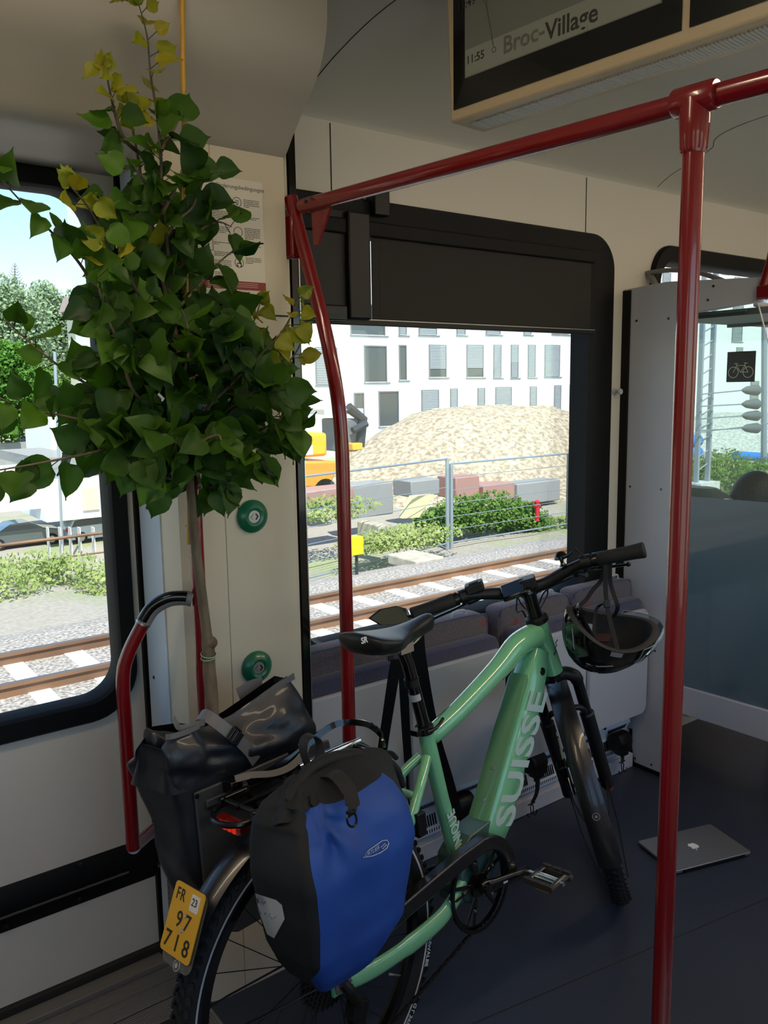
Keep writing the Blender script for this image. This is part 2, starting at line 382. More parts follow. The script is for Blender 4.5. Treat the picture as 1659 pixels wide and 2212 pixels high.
cs.join(ceilseam([(p.x, p.y) for p in smoothpath([V((3.02, 2.14, 0)), V((3.0, 2.06, 0)), V((3.0, 1.98, 0)), V((2.98, 1.88, 0)), V((2.9, 1.78, 0)), V((2.9, 1.4, 0)), V((2.9, .6, 0))], 6)], .0012))
struct('trim_13', cs, SEAMM)
wsj = M()
for q in (1.437, 2.59, 4.2): wsj.box((q-.002, YW-.0012, 2.17), (q+.002, YW, 2.372))
struct('trim_14', wsj, SEAMM)
# the carriage's other side and ends, behind the camera
ob = M(); Y0 = -.5
def rowx(y, x0, x1, holes, z0, z1):
    xs = x0
    for h0, h1 in holes: ob.box((xs, y-.06, 0), (h0, y, 2.6)); xs = h1; ob.box((h0, y-.06, 0), (h1, y, z0)); ob.box((h0, y-.06, z1), (h1, y, 2.6))
    ob.box((xs, y-.06, 0), (x1, y, 2.6))
rowx(Y0, -2.6, 6.2, [(-2.0, -.4), (.1, 1.6), (2.1, 3.6), (4.2, 5.6)], .85, 2.05)
struct('wall_front', ob, WHITE)
props(make('ground', M().box((-40, -60, -1.4), (50, -.75, -1.3)), mat('far_side_bounce_ground', (206,202,192), .95, c2=(150,156,126), vscale=.4)), None, None, None, 'structure')  # unseen ground, added to bounce sunlight up to the carriage ceiling
for k, (h0, h1) in enumerate([(-2.0, -.4), (.1, 1.6), (2.1, 3.6), (4.2, 5.6)]):
    t = bpy.data.objects.new('window_%d' % (k+3), None); COL.objects.link(t); t['kind'] = 'structure'; FR[t.name] = Matrix.Identity(4)
    fm = M(); frame(fm, (h0-.04, h1+.04, .81, 2.09), (h0+.03, h1-.03, .88, 2.02), .1, .08, Y0-.01, Y0+.02); make('window_frame', fm, BLACKR, t)
    make('pane', M().box((h0, Y0-.04, .85), (h1, Y0-.034, 2.05)), GLASS, t)
struct('wall_end', M().box((-2.66, -.56, 0), (-2.6, 2.3, 2.6)), WHITE)
struct('wall_right', M().box((6.2, -.56, 0), (6.26, 2.3, 2.6)), WHITE)
struct('wall_doorside', M().box((-2.6, YW, 0), (-.9, YW+.06, 2.6)), WHITE)
# ceiling lamps of the carriage (warm diffuser strips)
LM = emis('warm_lamp_diffuser', (255,230,196), LAMP*3)
for k, (x0, x1, y0) in enumerate(((-.9, .65, .95), (1.5, 3.4, .35), (3.7, 5.6, .35))):
    lt = thing('ceiling_lamp', ('warm strip lamp above the doorway behind the hanging display', 'warm strip lamp over the aisle by the red pole', 'warm strip lamp over the far seats')[k], 'lamp', (x0, y0, ZC), group='strip lamps along the ceiling')
    make('housing', M().box((x0-.02, y0-.06, ZC-.0), (x1+.02, y0+.06, ZC+.03)), GREYP, lt)
    make('diffuser', M().box((x0, y0-.045, ZC-.012), (x1, y0+.045, ZC+.0)), LM, lt)
# daylight portals at the windows
def portal(x0, x1, z0, z1, y, into):
    l = bpy.data.lights.new('window_daylight', 'AREA'); l.shape = 'RECTANGLE'; l.size = x1-x0; l.size_y = z1-z0; l.cycles.is_portal = True
    o = bpy.data.objects.new('window_daylight', l); COL.objects.link(o); o.location = ((x0+x1)/2, y, (z0+z1)/2)
    o.rotation_euler = (pi/2 if into < 0 else -pi/2, 0, 0)
    # area lights shine along local -Z
    o.rotation_euler = V((0, into, 0)).to_track_quat('-Z', 'X').to_euler() if False else (R_(-90) if into < 0 else R_(90), 0, 0)
portal(W1i[0], W1i[1], W1i[2], 1.8, YW+.09, -1); portal(W2i[0], W2i[1], W2i[2], W2i[3], YW+.09, -1); portal(D1i[0], D1i[1], D1i[2], D1i[3], YW+.07, -1)
for h0, h1 in [(-2.0, -.4), (.1, 1.6), (2.1, 3.6), (4.2, 5.6)]: portal(h0, h1, .85, 2.05, Y0-.07, 1)
# ================================================================ FIXTURES
def onplane(px, py, P0, N):
    d = ray(px, py); return CAMPOS + d*((V(P0)-CAMPOS).dot(V(N))/d.dot(V(N)))
X_, Y_, Z_ = V((1,0,0)), V((0,1,0)), V((0,0,1))
# --- red grab rails
g = thing('ceiling_grab_rail', 'red horizontal tube running from the column over the bicycle towards the display', 'grab rail', (1.13, 1.83, 2.05))
pA, pB = V((1.135, 1.83, 2.047)), V((1.30, .42, 2.047))
make('tube', M().tube([pA, pB], .0175, 24), RED, g)
mb = M().obox((1.127, 1.87, 1.985), V((.012,0,0)), V((0,.022,0)), V((0,0,.06))); mb.box((1.112, 1.845, 1.93), (1.128, 1.885, 2.03)); make('wall_bracket', mb, RED, g, bev=.003)
gs = M().prism([(0, 0), (.075, 0), (.022, -.085), (.005, -.085)], (1.142, 1.80, 2.035), V((.11,-.99,0)), Z_, X_, .006); make('gusset', gs, RED, g)
make('rivet', M().cyl((1.135+.004-.0165, 1.79, 2.05), (1.116, 1.79, 2.05), .004), SCREW, g); make('rivet', M().cyl((1.1225, 1.765, 2.053), (1.1195, 1.765, 2.053), .004), SCREW, g)
g = thing('curved_grab_pole', 'red pole bent near its top, standing between the column and the bicycle saddle', 'grab pole', (1.15, 1.70, 0))
pth = smoothpath([(1.128, 1.872, 2.075), (1.132, 1.855, 2.02), (1.138, 1.812, 1.90), (1.143, 1.752, 1.74), (1.147, 1.715, 1.60), (1.150, 1.702, 1.48), (1.151, 1.70, 1.3), (1.151, 1.70, .56), (1.151, 1.715, .50), (1.150, 1.76, .475), (1.14, 1.86, .47)], 6)
make('tube', M().tube(pth, .0175, 24), RED, g); make('wall_flange', M().cyl((1.14, 1.872, .47), (1.14, 1.86, .47), .03, .028, 24), RED, g)
g = thing('grab_pole', 'thick red upright pole in the foreground to the right of the bicycle', 'grab pole', (1.247, .819, 0))
PP = V((1.247, .819, 0))
make('tube', M().tube([PP+Z_*.02, PP+Z_*2.02], .0172, 28), RED, g)
make('floor_flange', M().cyl(PP, PP+Z_*.022, .042, .037, 28), RED, g)
tj = M(); d = (pB-pA).normalized(); c = V((PP.x, PP.y, 2.047))
rr = []
tj.tube([c-d*.036, c-d*.032, c+d*.032, c+d*.036], [.021, .0235, .0235, .021], 24)
tj.tube([c+Z_*.002, c-Z_*.03, c-Z_*.075, c-Z_*.082], [.0235, .0245, .0215, .0185], 24)
for k in range(8): a_ = k*pi/4+.2; tj.tube([c+V((cos(a_)*.0225, sin(a_)*.0225, -.04)), c+V((cos(a_)*.0205, sin(a_)*.0205, -.078))], .0022, 6)
make('tee_joint', tj, RED, g)
# rail loop by the door
g = thing('door_handrail', 'red handrail beside the door bent into a black-gripped handle', 'handrail', (.64, 1.88, .5))
lp = smoothpath([(.632, 1.88, .50), (.632, 1.88, .80), (.634, 1.88, .93), (.648, 1.875, .99), (.682, 1.86, 1.06)], 6)
make('tube', M().tube(lp, .0165, 20), RED, g)
gp = smoothpath([(.682, 1.86, 1.06), (.705, 1.85, 1.095), (.738, 1.832, 1.115), (.768, 1.815, 1.117), (.785, 1.806, 1.112)], 5)
make('collar', M().tube([gp[0]-(gp[1]-gp[0])*.1, gp[0]+(gp[1]-gp[0])*.7], .0182, 20), ALU, g)
make('grip', M().tube(gp, .0175, 20, flat=(1, 1)), GREYD, g); make('grip_insert', M().tube([q+V((-.006,-.006,.006)) for q in gp[1:-3]], .0135, 16), BLACKG, g)
make('stub', M().tube([(.635, 1.885, .50), (.70, 1.99, .455), (.786, 2.08, .43)], .0165, 16), RED, g)
g = thing('grab_pole', 'red upright pole against the column, half hidden behind the tree trunk', 'grab pole', (.80, 1.80, 0))
make('tube', M().tube([(.80, 1.868, .56), (.80, 1.84, .56), (.80, 1.81, .58), (.80, 1.80, .62), (.80, 1.80, 1.42), (.80, 1.812, 1.50), (.80, 1.85, 1.56), (.80, 1.872, 1.57)], .0165, 20), RED, g)
make('wall_flange', M().cyl((.80, 1.90, .56), (.80, 1.868, .56), .026, .026, 24), RED, g)
# rail end at the far right edge of the draught screen
g = thing('seat_side_rail', 'short red rail rising from the outer end of the draught screen', 'handrail', (XP, 1.545, 1.9))
p0 = at(1668, 560, 0, XP); p1 = at(1646, 628, 0, XP)
make('tube', M().tube([p0+V((0,-.02,.12)), p0, p1+V((0,-.004,0)), p1-Z_*.03], .019, 18), RED, g); make('clamp', M().box((XP-.02, 1.50, 1.885), (XP+.02, 1.582, 1.93)), RED, g, bev=.004)

# --- green door buttons
for k, (q, z) in enumerate((((544, 1115), 0), ((554, 1440), 0))):
    c = at(q[0], q[1], 1, 1.861)
    b_ = thing('door_button', ('round green door-opening button, upper of the two on the column', 'round green door-opening button, lower one partly behind the grey bag')[k], 'button', tuple(c))
    R0 = .042
    make('ring', M().revolve([(.017, 0), (R0, 0), (R0, -.006), (R0-.004, -.011), (.024, -.018), (.017, -.016)], c, Y_, X_, 40), GREENB, b_)
    make('push_disc', M().cyl(c, c-Y_*.014, .0165, .016, 28), ALU, b_)
    ar = M()
    for s_ in (-1, 1):
        ar.obox(c+V((s_*.0068, -.0145, .0035)), V((s_*.0032,0,-.0038)), V((0,.0006,0)), V((.0011,0,.001)))
        ar.obox(c+V((s_*.0068, -.0145, -.0035)), V((s_*.0032,0,.0038)), V((0,.0006,0)), V((.0011,0,-.001)))
    make('door_arrows', ar, BLACKP, b_)
# --- poster
yp = 1.8595
pA_, pB_, pC_ = at(424, 376, 1, yp), at(566, 392, 1, yp), at(572, 630, 1, yp)
x0, x1, z1, z0 = pA_.x-.004, pB_.x, (pA_.z+pB_.z)/2, at(572, 645, 1, yp).z
ps = thing('notice_poster', 'paper notice with travel rules and icons on the column behind the tree', 'poster', (x0, yp, z0))
make('sheet', M().box((x0, yp, z0), (x1, yp+.0012, z1)), mat('poster_paper', (224,216,202), .5), ps)
INK = mat('print_ink', (66,60,58), .6)
W_, H_ = x1-x0, z1-z0
def pp(u, v, dy=-.0003): return V((x0+u*W_, yp+dy, z1-v*H_))
zr = at(566, 611, 1, yp).z; zr2 = at(566, 629, 1, yp).z
make('red_band', M().box((x0, yp-.0006, zr2), (x1, yp, zr)), mat('poster_red', (150,40,44), .5), ps)
make('title', text('Beförderungsbedingungen', .0135, pp(.22, .085), X_, Z_, -Y_, .0003), mat('title_ink', (110,104,98), .6), ps)
tx = M(); random.seed(3)
def para(u, v, wid, nl, ink):
    for i in range(nl):
        L = wid*(1 if i < nl-1 else random.uniform(.3, .8)); p = pp(u, v+i*.0145)
        xx = 0
        while xx < L:
            ww = random.uniform(.02, .06); ink.box((p.x+xx*W_, yp-.0006, p.z), (p.x+min(L, xx+ww)*W_, yp-.0001, p.z+.0013)); xx += ww+.008
for v_, n_ in ((.16, 6), (.29, 5), (.42, 4), (.55, 2), (.63, 3), (.70, 5), (.80, 4)): para(.23, v_, .25, n_, tx)
for v_, n_ in ((.17, 5), (.315, 2), (.41, 7), (.56, 2), (.66, 4)): para(.70, v_, .24, n_, tx)
make('paragraphs', tx, INK, ps)
wt = M()
for i in range(4):
    z = zr-.005-i*.0042; wt.box((x0+.02, yp-.0011, z), (x1-.022 if i < 3 else x0+.05, yp-.0006, z+.0011))
make('band_lines', wt, mat('poster_white', (210,190,180), .6), ps)
for i, v_ in enumerate((.195, .325, .445, .575, .705)):
    c = pp(.60, v_); ic = M().revolve([(.0105, 0), (.0118, 0), (.0118, -.0005), (.0105, -.0005)], c, Y_, X_, 24)
    if i == 0:
        for k in (.003, -.001): ic.box((c.x-.005, yp-.0008, c.z+k), (c.x+.005, yp-.0003, c.z+k+.0012))
        ic.box((c.x-.002, yp-.0008, c.z-.006), (c.x+.003, yp-.0003, c.z-.0035))
    elif i == 1:
        ic.ball(c+V((0, 0, .006)), .0018, 8, 6, (1,.2,1)); ic.box((c.x-.001, yp-.0008, c.z-.006), (c.x+.003, yp-.0003, c.z+.004)); ic.box((c.x-.006, yp-.0008, c.z-.007), (c.x-.003, yp-.0003, c.z))
    elif i == 3:
        ic.prism([(-.006,-.002),(-.003,-.002),(.001,-.006),(.001,.006),(-.003,.002),(-.006,.002)], c-Y_*.0003, X_, Z_, -Y_, .0005)
        ic.revolve([(.004, 0), (.005, 0), (.005, -.0005), (.004, -.0005)], c+X_*.001, Y_, X_, 8, -.8, .8)
    elif i == 4:
        for dx, dz in ((0, .004), (-.005, -.003), (.005, -.003)): ic.ball(c+V((dx, 0, dz)), .002, 8, 6, (1,.2,1)); ic.box((c.x+dx-.0026, yp-.0008, c.z+dz-.0065), (c.x+dx+.0026, yp-.0003, c.z+dz-.003))
    make('icon', ic, INK, ps)
for i, v_ in enumerate((.185, .325, .455, .575)):
    c = pp(.15, v_); s_ = .0125; ic = M()
    for (ax, az, bx, bz) in ((-1,-1,1,-.9), (-1,.9,1,1), (-1,-1,-.9,1), (.9,-1,1,1)): ic.box((c.x+ax*s_, yp-.0006, c.z+az*s_), (c.x+bx*s_, yp-.0001, c.z+bz*s_))
    if i == 1: ic.ball(c+Z_*.004, .0035, 8, 6, (1,.2,1)); ic.box((c.x-.005, yp-.0008, c.z-.007), (c.x+.005, yp-.0003, c.z-.001)); ic.box((c.x-.009, yp-.0008, c.z-.001), (c.x-.007, yp-.0003, c.z+.006))
    make('icon', ic, INK, ps)

# --- hanging passenger display
A0, B0 = V((1.348, 1.519, 2.2)), V((1.41, .797, 2.2))
ex = (B0-A0).normalized(); N0 = ex.cross(Z_)*1.0
if N0.x > 0: N0 = -N0
bk = -N0
ds = thing('passenger_display', 'cream-cased hanging display reading Broc-Village at the ceiling', 'display', tuple(A0))
def dp(px, py, off=0): return onplane(px, py, A0+N0*off, N0)
Ld = .80
def quad_to_box(mb, px4, th, off=0):
    P4 = [dp(*q, off) for q in px4]; mb.loft([[p+bk*th for p in P4], P4])
cs_ = M()
TOP = 2.50
u0 = A0; 
case = [(0, .0), (Ld, 0), (Ld, TOP-2.2), (-.012, TOP-2.2)]
cs_.prism([(0,0),(Ld,0),(Ld,TOP-2.2),(-.012,TOP-2.2)], A0, ex, Z_, bk, .115)
make('housing', cs_, mat('display_housing', (206,186,152), .4), ds, bev=.006)
gl = M(); e = (.0142, .026)
def uz(px, py): p = dp(px, py)-A0; return (p.dot(ex), p.z)
s0 = uz(981, 236); s1 = uz(1473, 70); s2 = uz(945, 0)
zb_ = (s0[1]+s1[1])/2
gl.prism([(s0[0], zb_), (s1[0], zb_), (s1[0], TOP-2.2-.005), (s0[0], TOP-2.2-.005)], A0+N0*.0006, ex, Z_, N0, .0015)
s3 = uz(1490, 62); gl.prism([(s3[0], zb_), (Ld-.0, zb_), (Ld-.0, TOP-2.2-.005), (s3[0], TOP-2.2-.005)], A0+N0*.0006, ex, Z_, N0, .0015)
make('black_bezel', gl, BLACKG, ds, smooth=None)
l0 = uz(1006, 163); l1 = uz(1420, 20); zl = (l0[1]+l1[1])/2
make('screen', M().prism([(l0[0], zl), (uz(1432,-5)[0], zl), (uz(1432,-5)[0], TOP-2.2-.01), (l0[0], TOP-2.2-.01)], A0+N0*.0022, ex, Z_, N0, .0006), emis('lcd_grey', (108,108,96), .06), ds, smooth=None)
make('selected_row', M().prism([(l0[0]+.002, zl+.002), (uz(1428,-5)[0], zl+.002), (uz(1428,-5)[0], zl+.058), (l0[0]+.002, zl+.058)], A0+N0*.0029, ex, Z_, N0, .0003), emis('lcd_row', (128,128,114), .08), ds, smooth=None)
LCD = mat('lcd_dark', (52,50,48), .5); LCG = mat('lcd_mid', (92,92,86), .5)
def dtext(s, px, py, size, m_, **k):
    p = uz(px, py); make('lettering', text(s, size, A0+ex*p[0]+Z_*p[1]+N0*.0034, ex, Z_, N0, .0002, **k), m_, ds, smooth=None)
dtext('11:55', 1009, 141, .0245, LCD, bold=.0003); dtext('11:49', 990, 26, .0245, LCD, bold=.0003)
dtext('Broc-', 1088, 118, .049, mat('lcd_faded', (112,112,100), .5), bold=.0009, sx=1.0); dtext('Village', 1180, 89, .049, mat('lcd_strong', (58,57,52), .5), bold=.0009, sx=.99)
dl = M(); p, q = uz(1068, 100), uz(1052, 8)
dl.prism([(p[0]-.0012, p[1]), (p[0]+.0012, p[1]), (q[0]+.0012, q[1]), (q[0]-.0012, q[1])], A0+N0*.0034, ex, Z_, N0, .0003)
for q in ((1069, 108), (1051, 0)):
    q = uz(*q); dl.revolve([(.0045, 0), (.0062, 0), (.0062, .0003), (.0045, .0003)], A0+ex*q[0]+Z_*q[1]+N0*.0034, N0, ex, 20)
make('route_line', dl, LCG, ds)
gr = M()
for k in range(95):
    u = .035+k*.0078; gr.obox(A0+ex*u+bk*.058-Z_*.0015, ex*.0021, bk*.028, Z_*.002)
make('underside_grille', gr, mat('display_grille', (206,202,196), .5), ds, smooth=None)
hg = M(); hg.box((1.40, 1.30, 2.50), (1.44, 1.34, 2.52)); 

# --- roller blind, dark header area and its bar in the big window
rb_ = thing('roller_blind', 'dark roller blind pulled a third down the big window', 'blind', (2.0, YW-.03, 2.05))
bx0, bx1 = at(802, 600, 1, YW-.03).x, at(1275, 640, 1, YW-.03).x
zbl = at(1000, 708, 1, YW-.03).z
make('fabric', M().box((bx0, YW-.032, zbl+.012), (bx1, YW-.030, 2.06)), mat('blind_cloth', (38,33,32), .8, bump=.3, bscale=1500), rb_)
sm_ = at(820, 600, 1, YW-.03).x; make('fabric_hem', M().box((sm_, YW-.0328, zbl+.012), (sm_+.0014, YW-.032, 2.06)), SEAMM, rb_)
make('bottom_bar', M().box((1.29, YW-.040, zbl-.006), (2.61, YW-.024, zbl+.014)), BLACKP, rb_, bev=.002)
make('bar_edge', M().box((bx0-.02, YW-.041, zbl+.010), (2.61, YW-.0395, zbl+.0125)), ALU, rb_)
make('casing', M().box((1.28, YW-.045, 2.055), (2.60, YW+.03, 2.10)), BLACKR, rb_, bev=.005)
g = thing('window_side_panel', 'black cover strip and post at the column end of the big window', 'panel', (1.3, YW-.04, 1.8))
make('post', M().box((at(752,560,1,YW-.05).x, YW-.055, zbl+.01), (at(800,560,1,YW-.05).x, YW-.02, 2.12)), BLACKP, g, bev=.006)
make('cover', M().box((1.15, YW-.035, zbl+.015), (at(760,560,1,YW-.04).x, YW-.02, 2.12)), mat('dark_cover', (14,14,15), .6), g)
make('ledge', M().box((1.15, YW-.06, 1.80), (at(752,690,1,YW-.06).x, YW-.03, 1.845)), BLACKG, g, bev=.004)
make('upper_bracket', M().box((at(806,430,1,YW-.04).x, YW-.05, 2.12), (at(838,430,1,YW-.04).x, YW-.0, 2.20)), BLACKP, g, bev=.003)
# coat hook between the window and the screen
g = thing('coat_hook', 'small pale double knob on the wall between window and screen', 'hook', tuple(at(1328, 845, 1, YW)))
p = at(1326, 846, 1, YW); make('base', M().cyl(p, p-Y_*.008, .013, .012), GREYP, g); make('knob', M().tube([p-Y_*.006, p-Y_*.02, p-Y_*.03, p-Y_*.036], [.006, .006, .013, .011], 16), GREYP, g)

# --- draught screen
sc = thing('draught_screen', 'grey-framed glass draught screen standing beside the big window', 'screen', (XP, 1.9, 0))
SP = M(); SP.prism([(2.148, .15), (2.148, 1.975), (1.95, 1.985), (1.80, 1.975), (1.583, 1.961), (1.583, 1.878), (1.80, 1.862), (1.895, 1.862), (1.895, .0), (2.03, .0), (2.06, .15)][::-1], (XP, 0, 0), Y_, Z_, X_, .035)
make('frame_panel', SP, GREYP, sc, bev=.003)
make('wall_gasket', M().box((XP-.006, 2.112, .26), (XP+.03, 2.150, 1.97)), BLACKR, sc, bev=.002)
make('kick_gasket', M().prism([(1.89, 0), (1.89, .018), (2.03, .018), (2.06, .05), (2.06, .16), (2.045, .16), (2.045, 0)], (XP-.003, 0, 0), Y_, Z_, X_, .03), BLACKR, sc)
make('clear_pane', M().prism([(1.894, 1.17), (1.894, 1.868), (1.588, 1.868), (1.53, 1.68), (1.05, 1.6), (1.0, 1.17)], (XP+.012, 0, 0), Y_, Z_, X_, .006), TEAL, sc, smooth=None)
make('pane_edge', M().tube([(XP+.012, 1.588, 1.868), (XP+.012, 1.53, 1.69), (XP+.012, 1.50, 1.655)], .0028, 6), mat('cut_glass_edge', (225,230,226), .2), sc)
make('opaque_pane', M().prism([(1.894, .415), (1.894, 1.17), (1.0, 1.19), (1.0, .43)], (XP+.010, 0, 0), Y_, Z_, X_, .008), mat('blue_grey_pane', (92,112,122), .12, coat=.5), sc, smooth=None)
make('bottom_rail', M().prism([(1.90, .30), (1.90, .412), (1.0, .432), (1.0, .31)], (XP-.004, 0, 0), Y_, Z_, X_, .03), GREYP, sc, bev=.003)
make('edge_bead', M().box((XP-.003, 1.889, .42), (XP+.002, 1.896, 1.80)), mat('pale_bead', (226,224,222), .4), sc)
for q in ((1375, 693), (1444, 688), (1529, 648), (1541, 618), (1361, 1051), (1428, 1057), (1415, 1406), (1489, 1519), (1372, 1638), (1407, 1652)):
    p = at(q[0], q[1], 0, XP); make('screw', M().cyl(p+X_*.001, p-X_*.0015, .0052, .0045, 12), SCREW, sc)
st_ = M(); xs_ = XP+.0105; P4 = [at(1573, 765, 0, xs_), at(1632, 760, 0, xs_), at(1629, 820, 0, xs_), at(1572, 822, 0, xs_)]
yc, zc = (P4[0].y+P4[2].y)/2, (P4[0].z+P4[2].z)/2; hs2 = .054
sg = make('bicycle_sign', M().box((xs_-.0008, yc-hs2, zc-hs2), (xs_, yc+hs2, zc+hs2)), mat('sign_dark_green', (30,36,32), .4), sc)
ln = M(); xq = xs_-.0012
def bs(u, v): return V((xq, yc-u*hs2, zc+v*hs2))
for u in (-.52, .52): ln.revolve([(.33*hs2, 0), (.37*hs2, 0), (.37*hs2, .0004), (.33*hs2, .0004)], bs(u, -.36), X_, Y_, 28)
for a_, c_ in (((-.52,-.36), (-.3, .08)), ((-.3,.08), (.28,.08)), ((-.26,.0), (0,-.36)), ((.28,.08), (0,-.36)), ((.28,.08), (.52,-.36)), ((0,-.36), (.52,-.36)), ((-.3,.08), (-.34,.22)), ((-.48,.2), (-.2,.22)), ((.22,.24), (.46,.24)), ((.28,.08), (.33,.24))):
    ln.tube([bs(*a_), bs(*c_)], .0011, 5)
make('bicycle_pictogram', ln, mat('sign_line', (196,194,180), .5), sc)

# --- folding seats under the window
def fabric(name, base, dots):
    m_ = mat(name, base, .95, bump=.5, bscale=900, var=.25, vscale=260, sheen=.3); n = m_.node_tree; b = n.nodes['Principled BSDF']
    tc = [x for x in n.nodes if x.type == 'TEX_COORD'][0]; vo = n.nodes.new('ShaderNodeTexVoronoi'); vo.inputs['Scale'].default_value = 11; n.links.new(tc.outputs['Object'], vo.inputs[0])
    l = b.inputs['Base Color'].links[0].from_socket; mx = n.nodes.new('ShaderNodeMix'); mx.data_type = 'RGBA'; lt = n.nodes.new('ShaderNodeMath'); lt.operation = 'LESS_THAN'; lt.inputs[1].default_value = .13
    n.links.new(vo.outputs['Distance'], lt.inputs[0]); n.links.new(lt.outputs[0], mx.inputs[0]); n.links.new(l, mx.inputs[6]); mx.inputs[7].default_value = srgb(dots); n.links.new(mx.outputs[2], b.inputs['Base Color']); return m_
FAB1 = fabric('seat_weave_brown', (90,84,92), (130,56,52)); FAB2 = fabric('seat_weave_blue', (64,66,92), (104,56,70))
seats = [(1.13, 1.555), (1.575, 2.0), (2.045, 2.43), (2.445, 2.815)]
for k, (x0s, x1s) in enumerate(seats):
    st = thing('folding_seat', ('folded-up fabric seat beside the column, behind the bent red pole', 'folded-up fabric seat behind the bicycle saddle', 'folded-up fabric seat behind the bicycle head tube', 'folded-up fabric seat against the draught screen')[k], 'seat', (x0s, 2.0, .5), group=None)
    def pad(x0, x1, z0, z1, y0, y1, r=.03):
        mb = M(); o_ = rrect(x0, x1, z0, z1, r, 5); rings = []
        for f, y in ((.75, y1), (.97, y1-.01), (1, (y0+y1)/2), (.97, y0+.008), (.8, y0)):
            cx, cz = (x0+x1)/2, (z0+z1)/2; ins = (1-f)*.07
            rings.append([V((cx+(x-cx)*(1-ins*2), y, cz+(z-cz)*(1-ins*1.4))) for x, z in o_])
        return mb.loft(rings)
    make('backrest', pad(x0s, x1s, .42, .815, 2.055, 2.14, .045), FAB1, st, smooth=60); make('backrest_rim', M().tube(smoothpath([(x0s+.012, 2.062, .60), (x0s+.012, 2.060, .78), (x0s+.04, 2.062, .808), ((x0s+x1s)/2, 2.063, .812), (x1s-.04, 2.062, .808), (x1s-.012, 2.060, .78), (x1s-.012, 2.062, .6)], 5), .006, 8), FAB2, st)
    make('seat_cushion', pad(x0s+.005, x1s-.005, .30, .748, 1.995, 2.052, .04), FAB2, st, smooth=60)
    make('seat_shell', pad(x0s+.0, x1s-.0, .262, .705, 1.968, 1.998, .035), PLATE, st, smooth=50)
    xm = (x0s+x1s)/2+.09
    make('grip_loop', M().tube(smoothpath([(xm-.032, 2.085, .80), (xm-.03, 2.08, .826), (xm-.018, 2.08, .834), (xm+.018, 2.08, .834), (xm+.03, 2.08, .826), (xm+.032, 2.085, .80)], 4), .0042, 8), GREYP, st)
    make('hinge_bracket', M().box((x0s+.03, 2.0, .262), (x1s-.03, 2.10, .285)), GREYD, st)
# --- heater cover with slots
HG = mat('heater_cover_paint', (228,234,242), .35); SL = mat('slot_dark', (14,14,16), .8)
HP = [(2.149, .262), (2.058, .262), (2.038, .215), (2.034, .205), (2.05, .178), (2.052, .155), (2.038, .10), (2.036, .088), (2.066, .078), (2.066, .060), (2.149, .06)]
hl = [(1.13, 1.57, 'behind the panniers, nearest the column'), (1.59, 2.0, 'seen through the bicycle frame'), (2.04, 2.44, 'behind the fork'), (2.46, 2.80, 'beside the draught screen')]
for k, (h0, h1, ww) in enumerate(hl):
    h = thing('heater_cover', 'pale slotted heater cover under the seats, '+ww, 'heater cover', (h0, 2.05, .15))
    make('shell', M().prism(HP[::-1], (h0, 0, 0), Y_, Z_, X_, h1-h0), HG, h, bev=.0015)
    s_ = M()
    x = h0+.03
    while x < h1-.02:
        s_.obox((x, 2.047, .238), V((.0022,0,0)), V((0,.0085,.0192)), V((0,.0018,-.0007)))
        s_.obox((x, 2.0415, .192), V((.0022,0,0)), V((0,.005,-.0095)), V((0,.0018,.0009)))
        if int((x-h0)/.0105) % 14 > 2: s_.obox((x, 2.044, .132), V((.0022,0,0)), V((0,-.0055,-.018)), V((0,.0018,-.0006)))
        x += .0105
    x = h0+.06
    while x < h1-.05: s_.box((x, 2.0362, .090), (x+.0035, 2.0375, .103)) ; x += .0105
    make('slots', s_, SL, h, smooth=None)
struct('baseboard_back', M().box((1.12, 2.03, 0), (2.82, 2.149, .062)), mat('baseboard_paint', (196,198,206), .4), bev=.004)
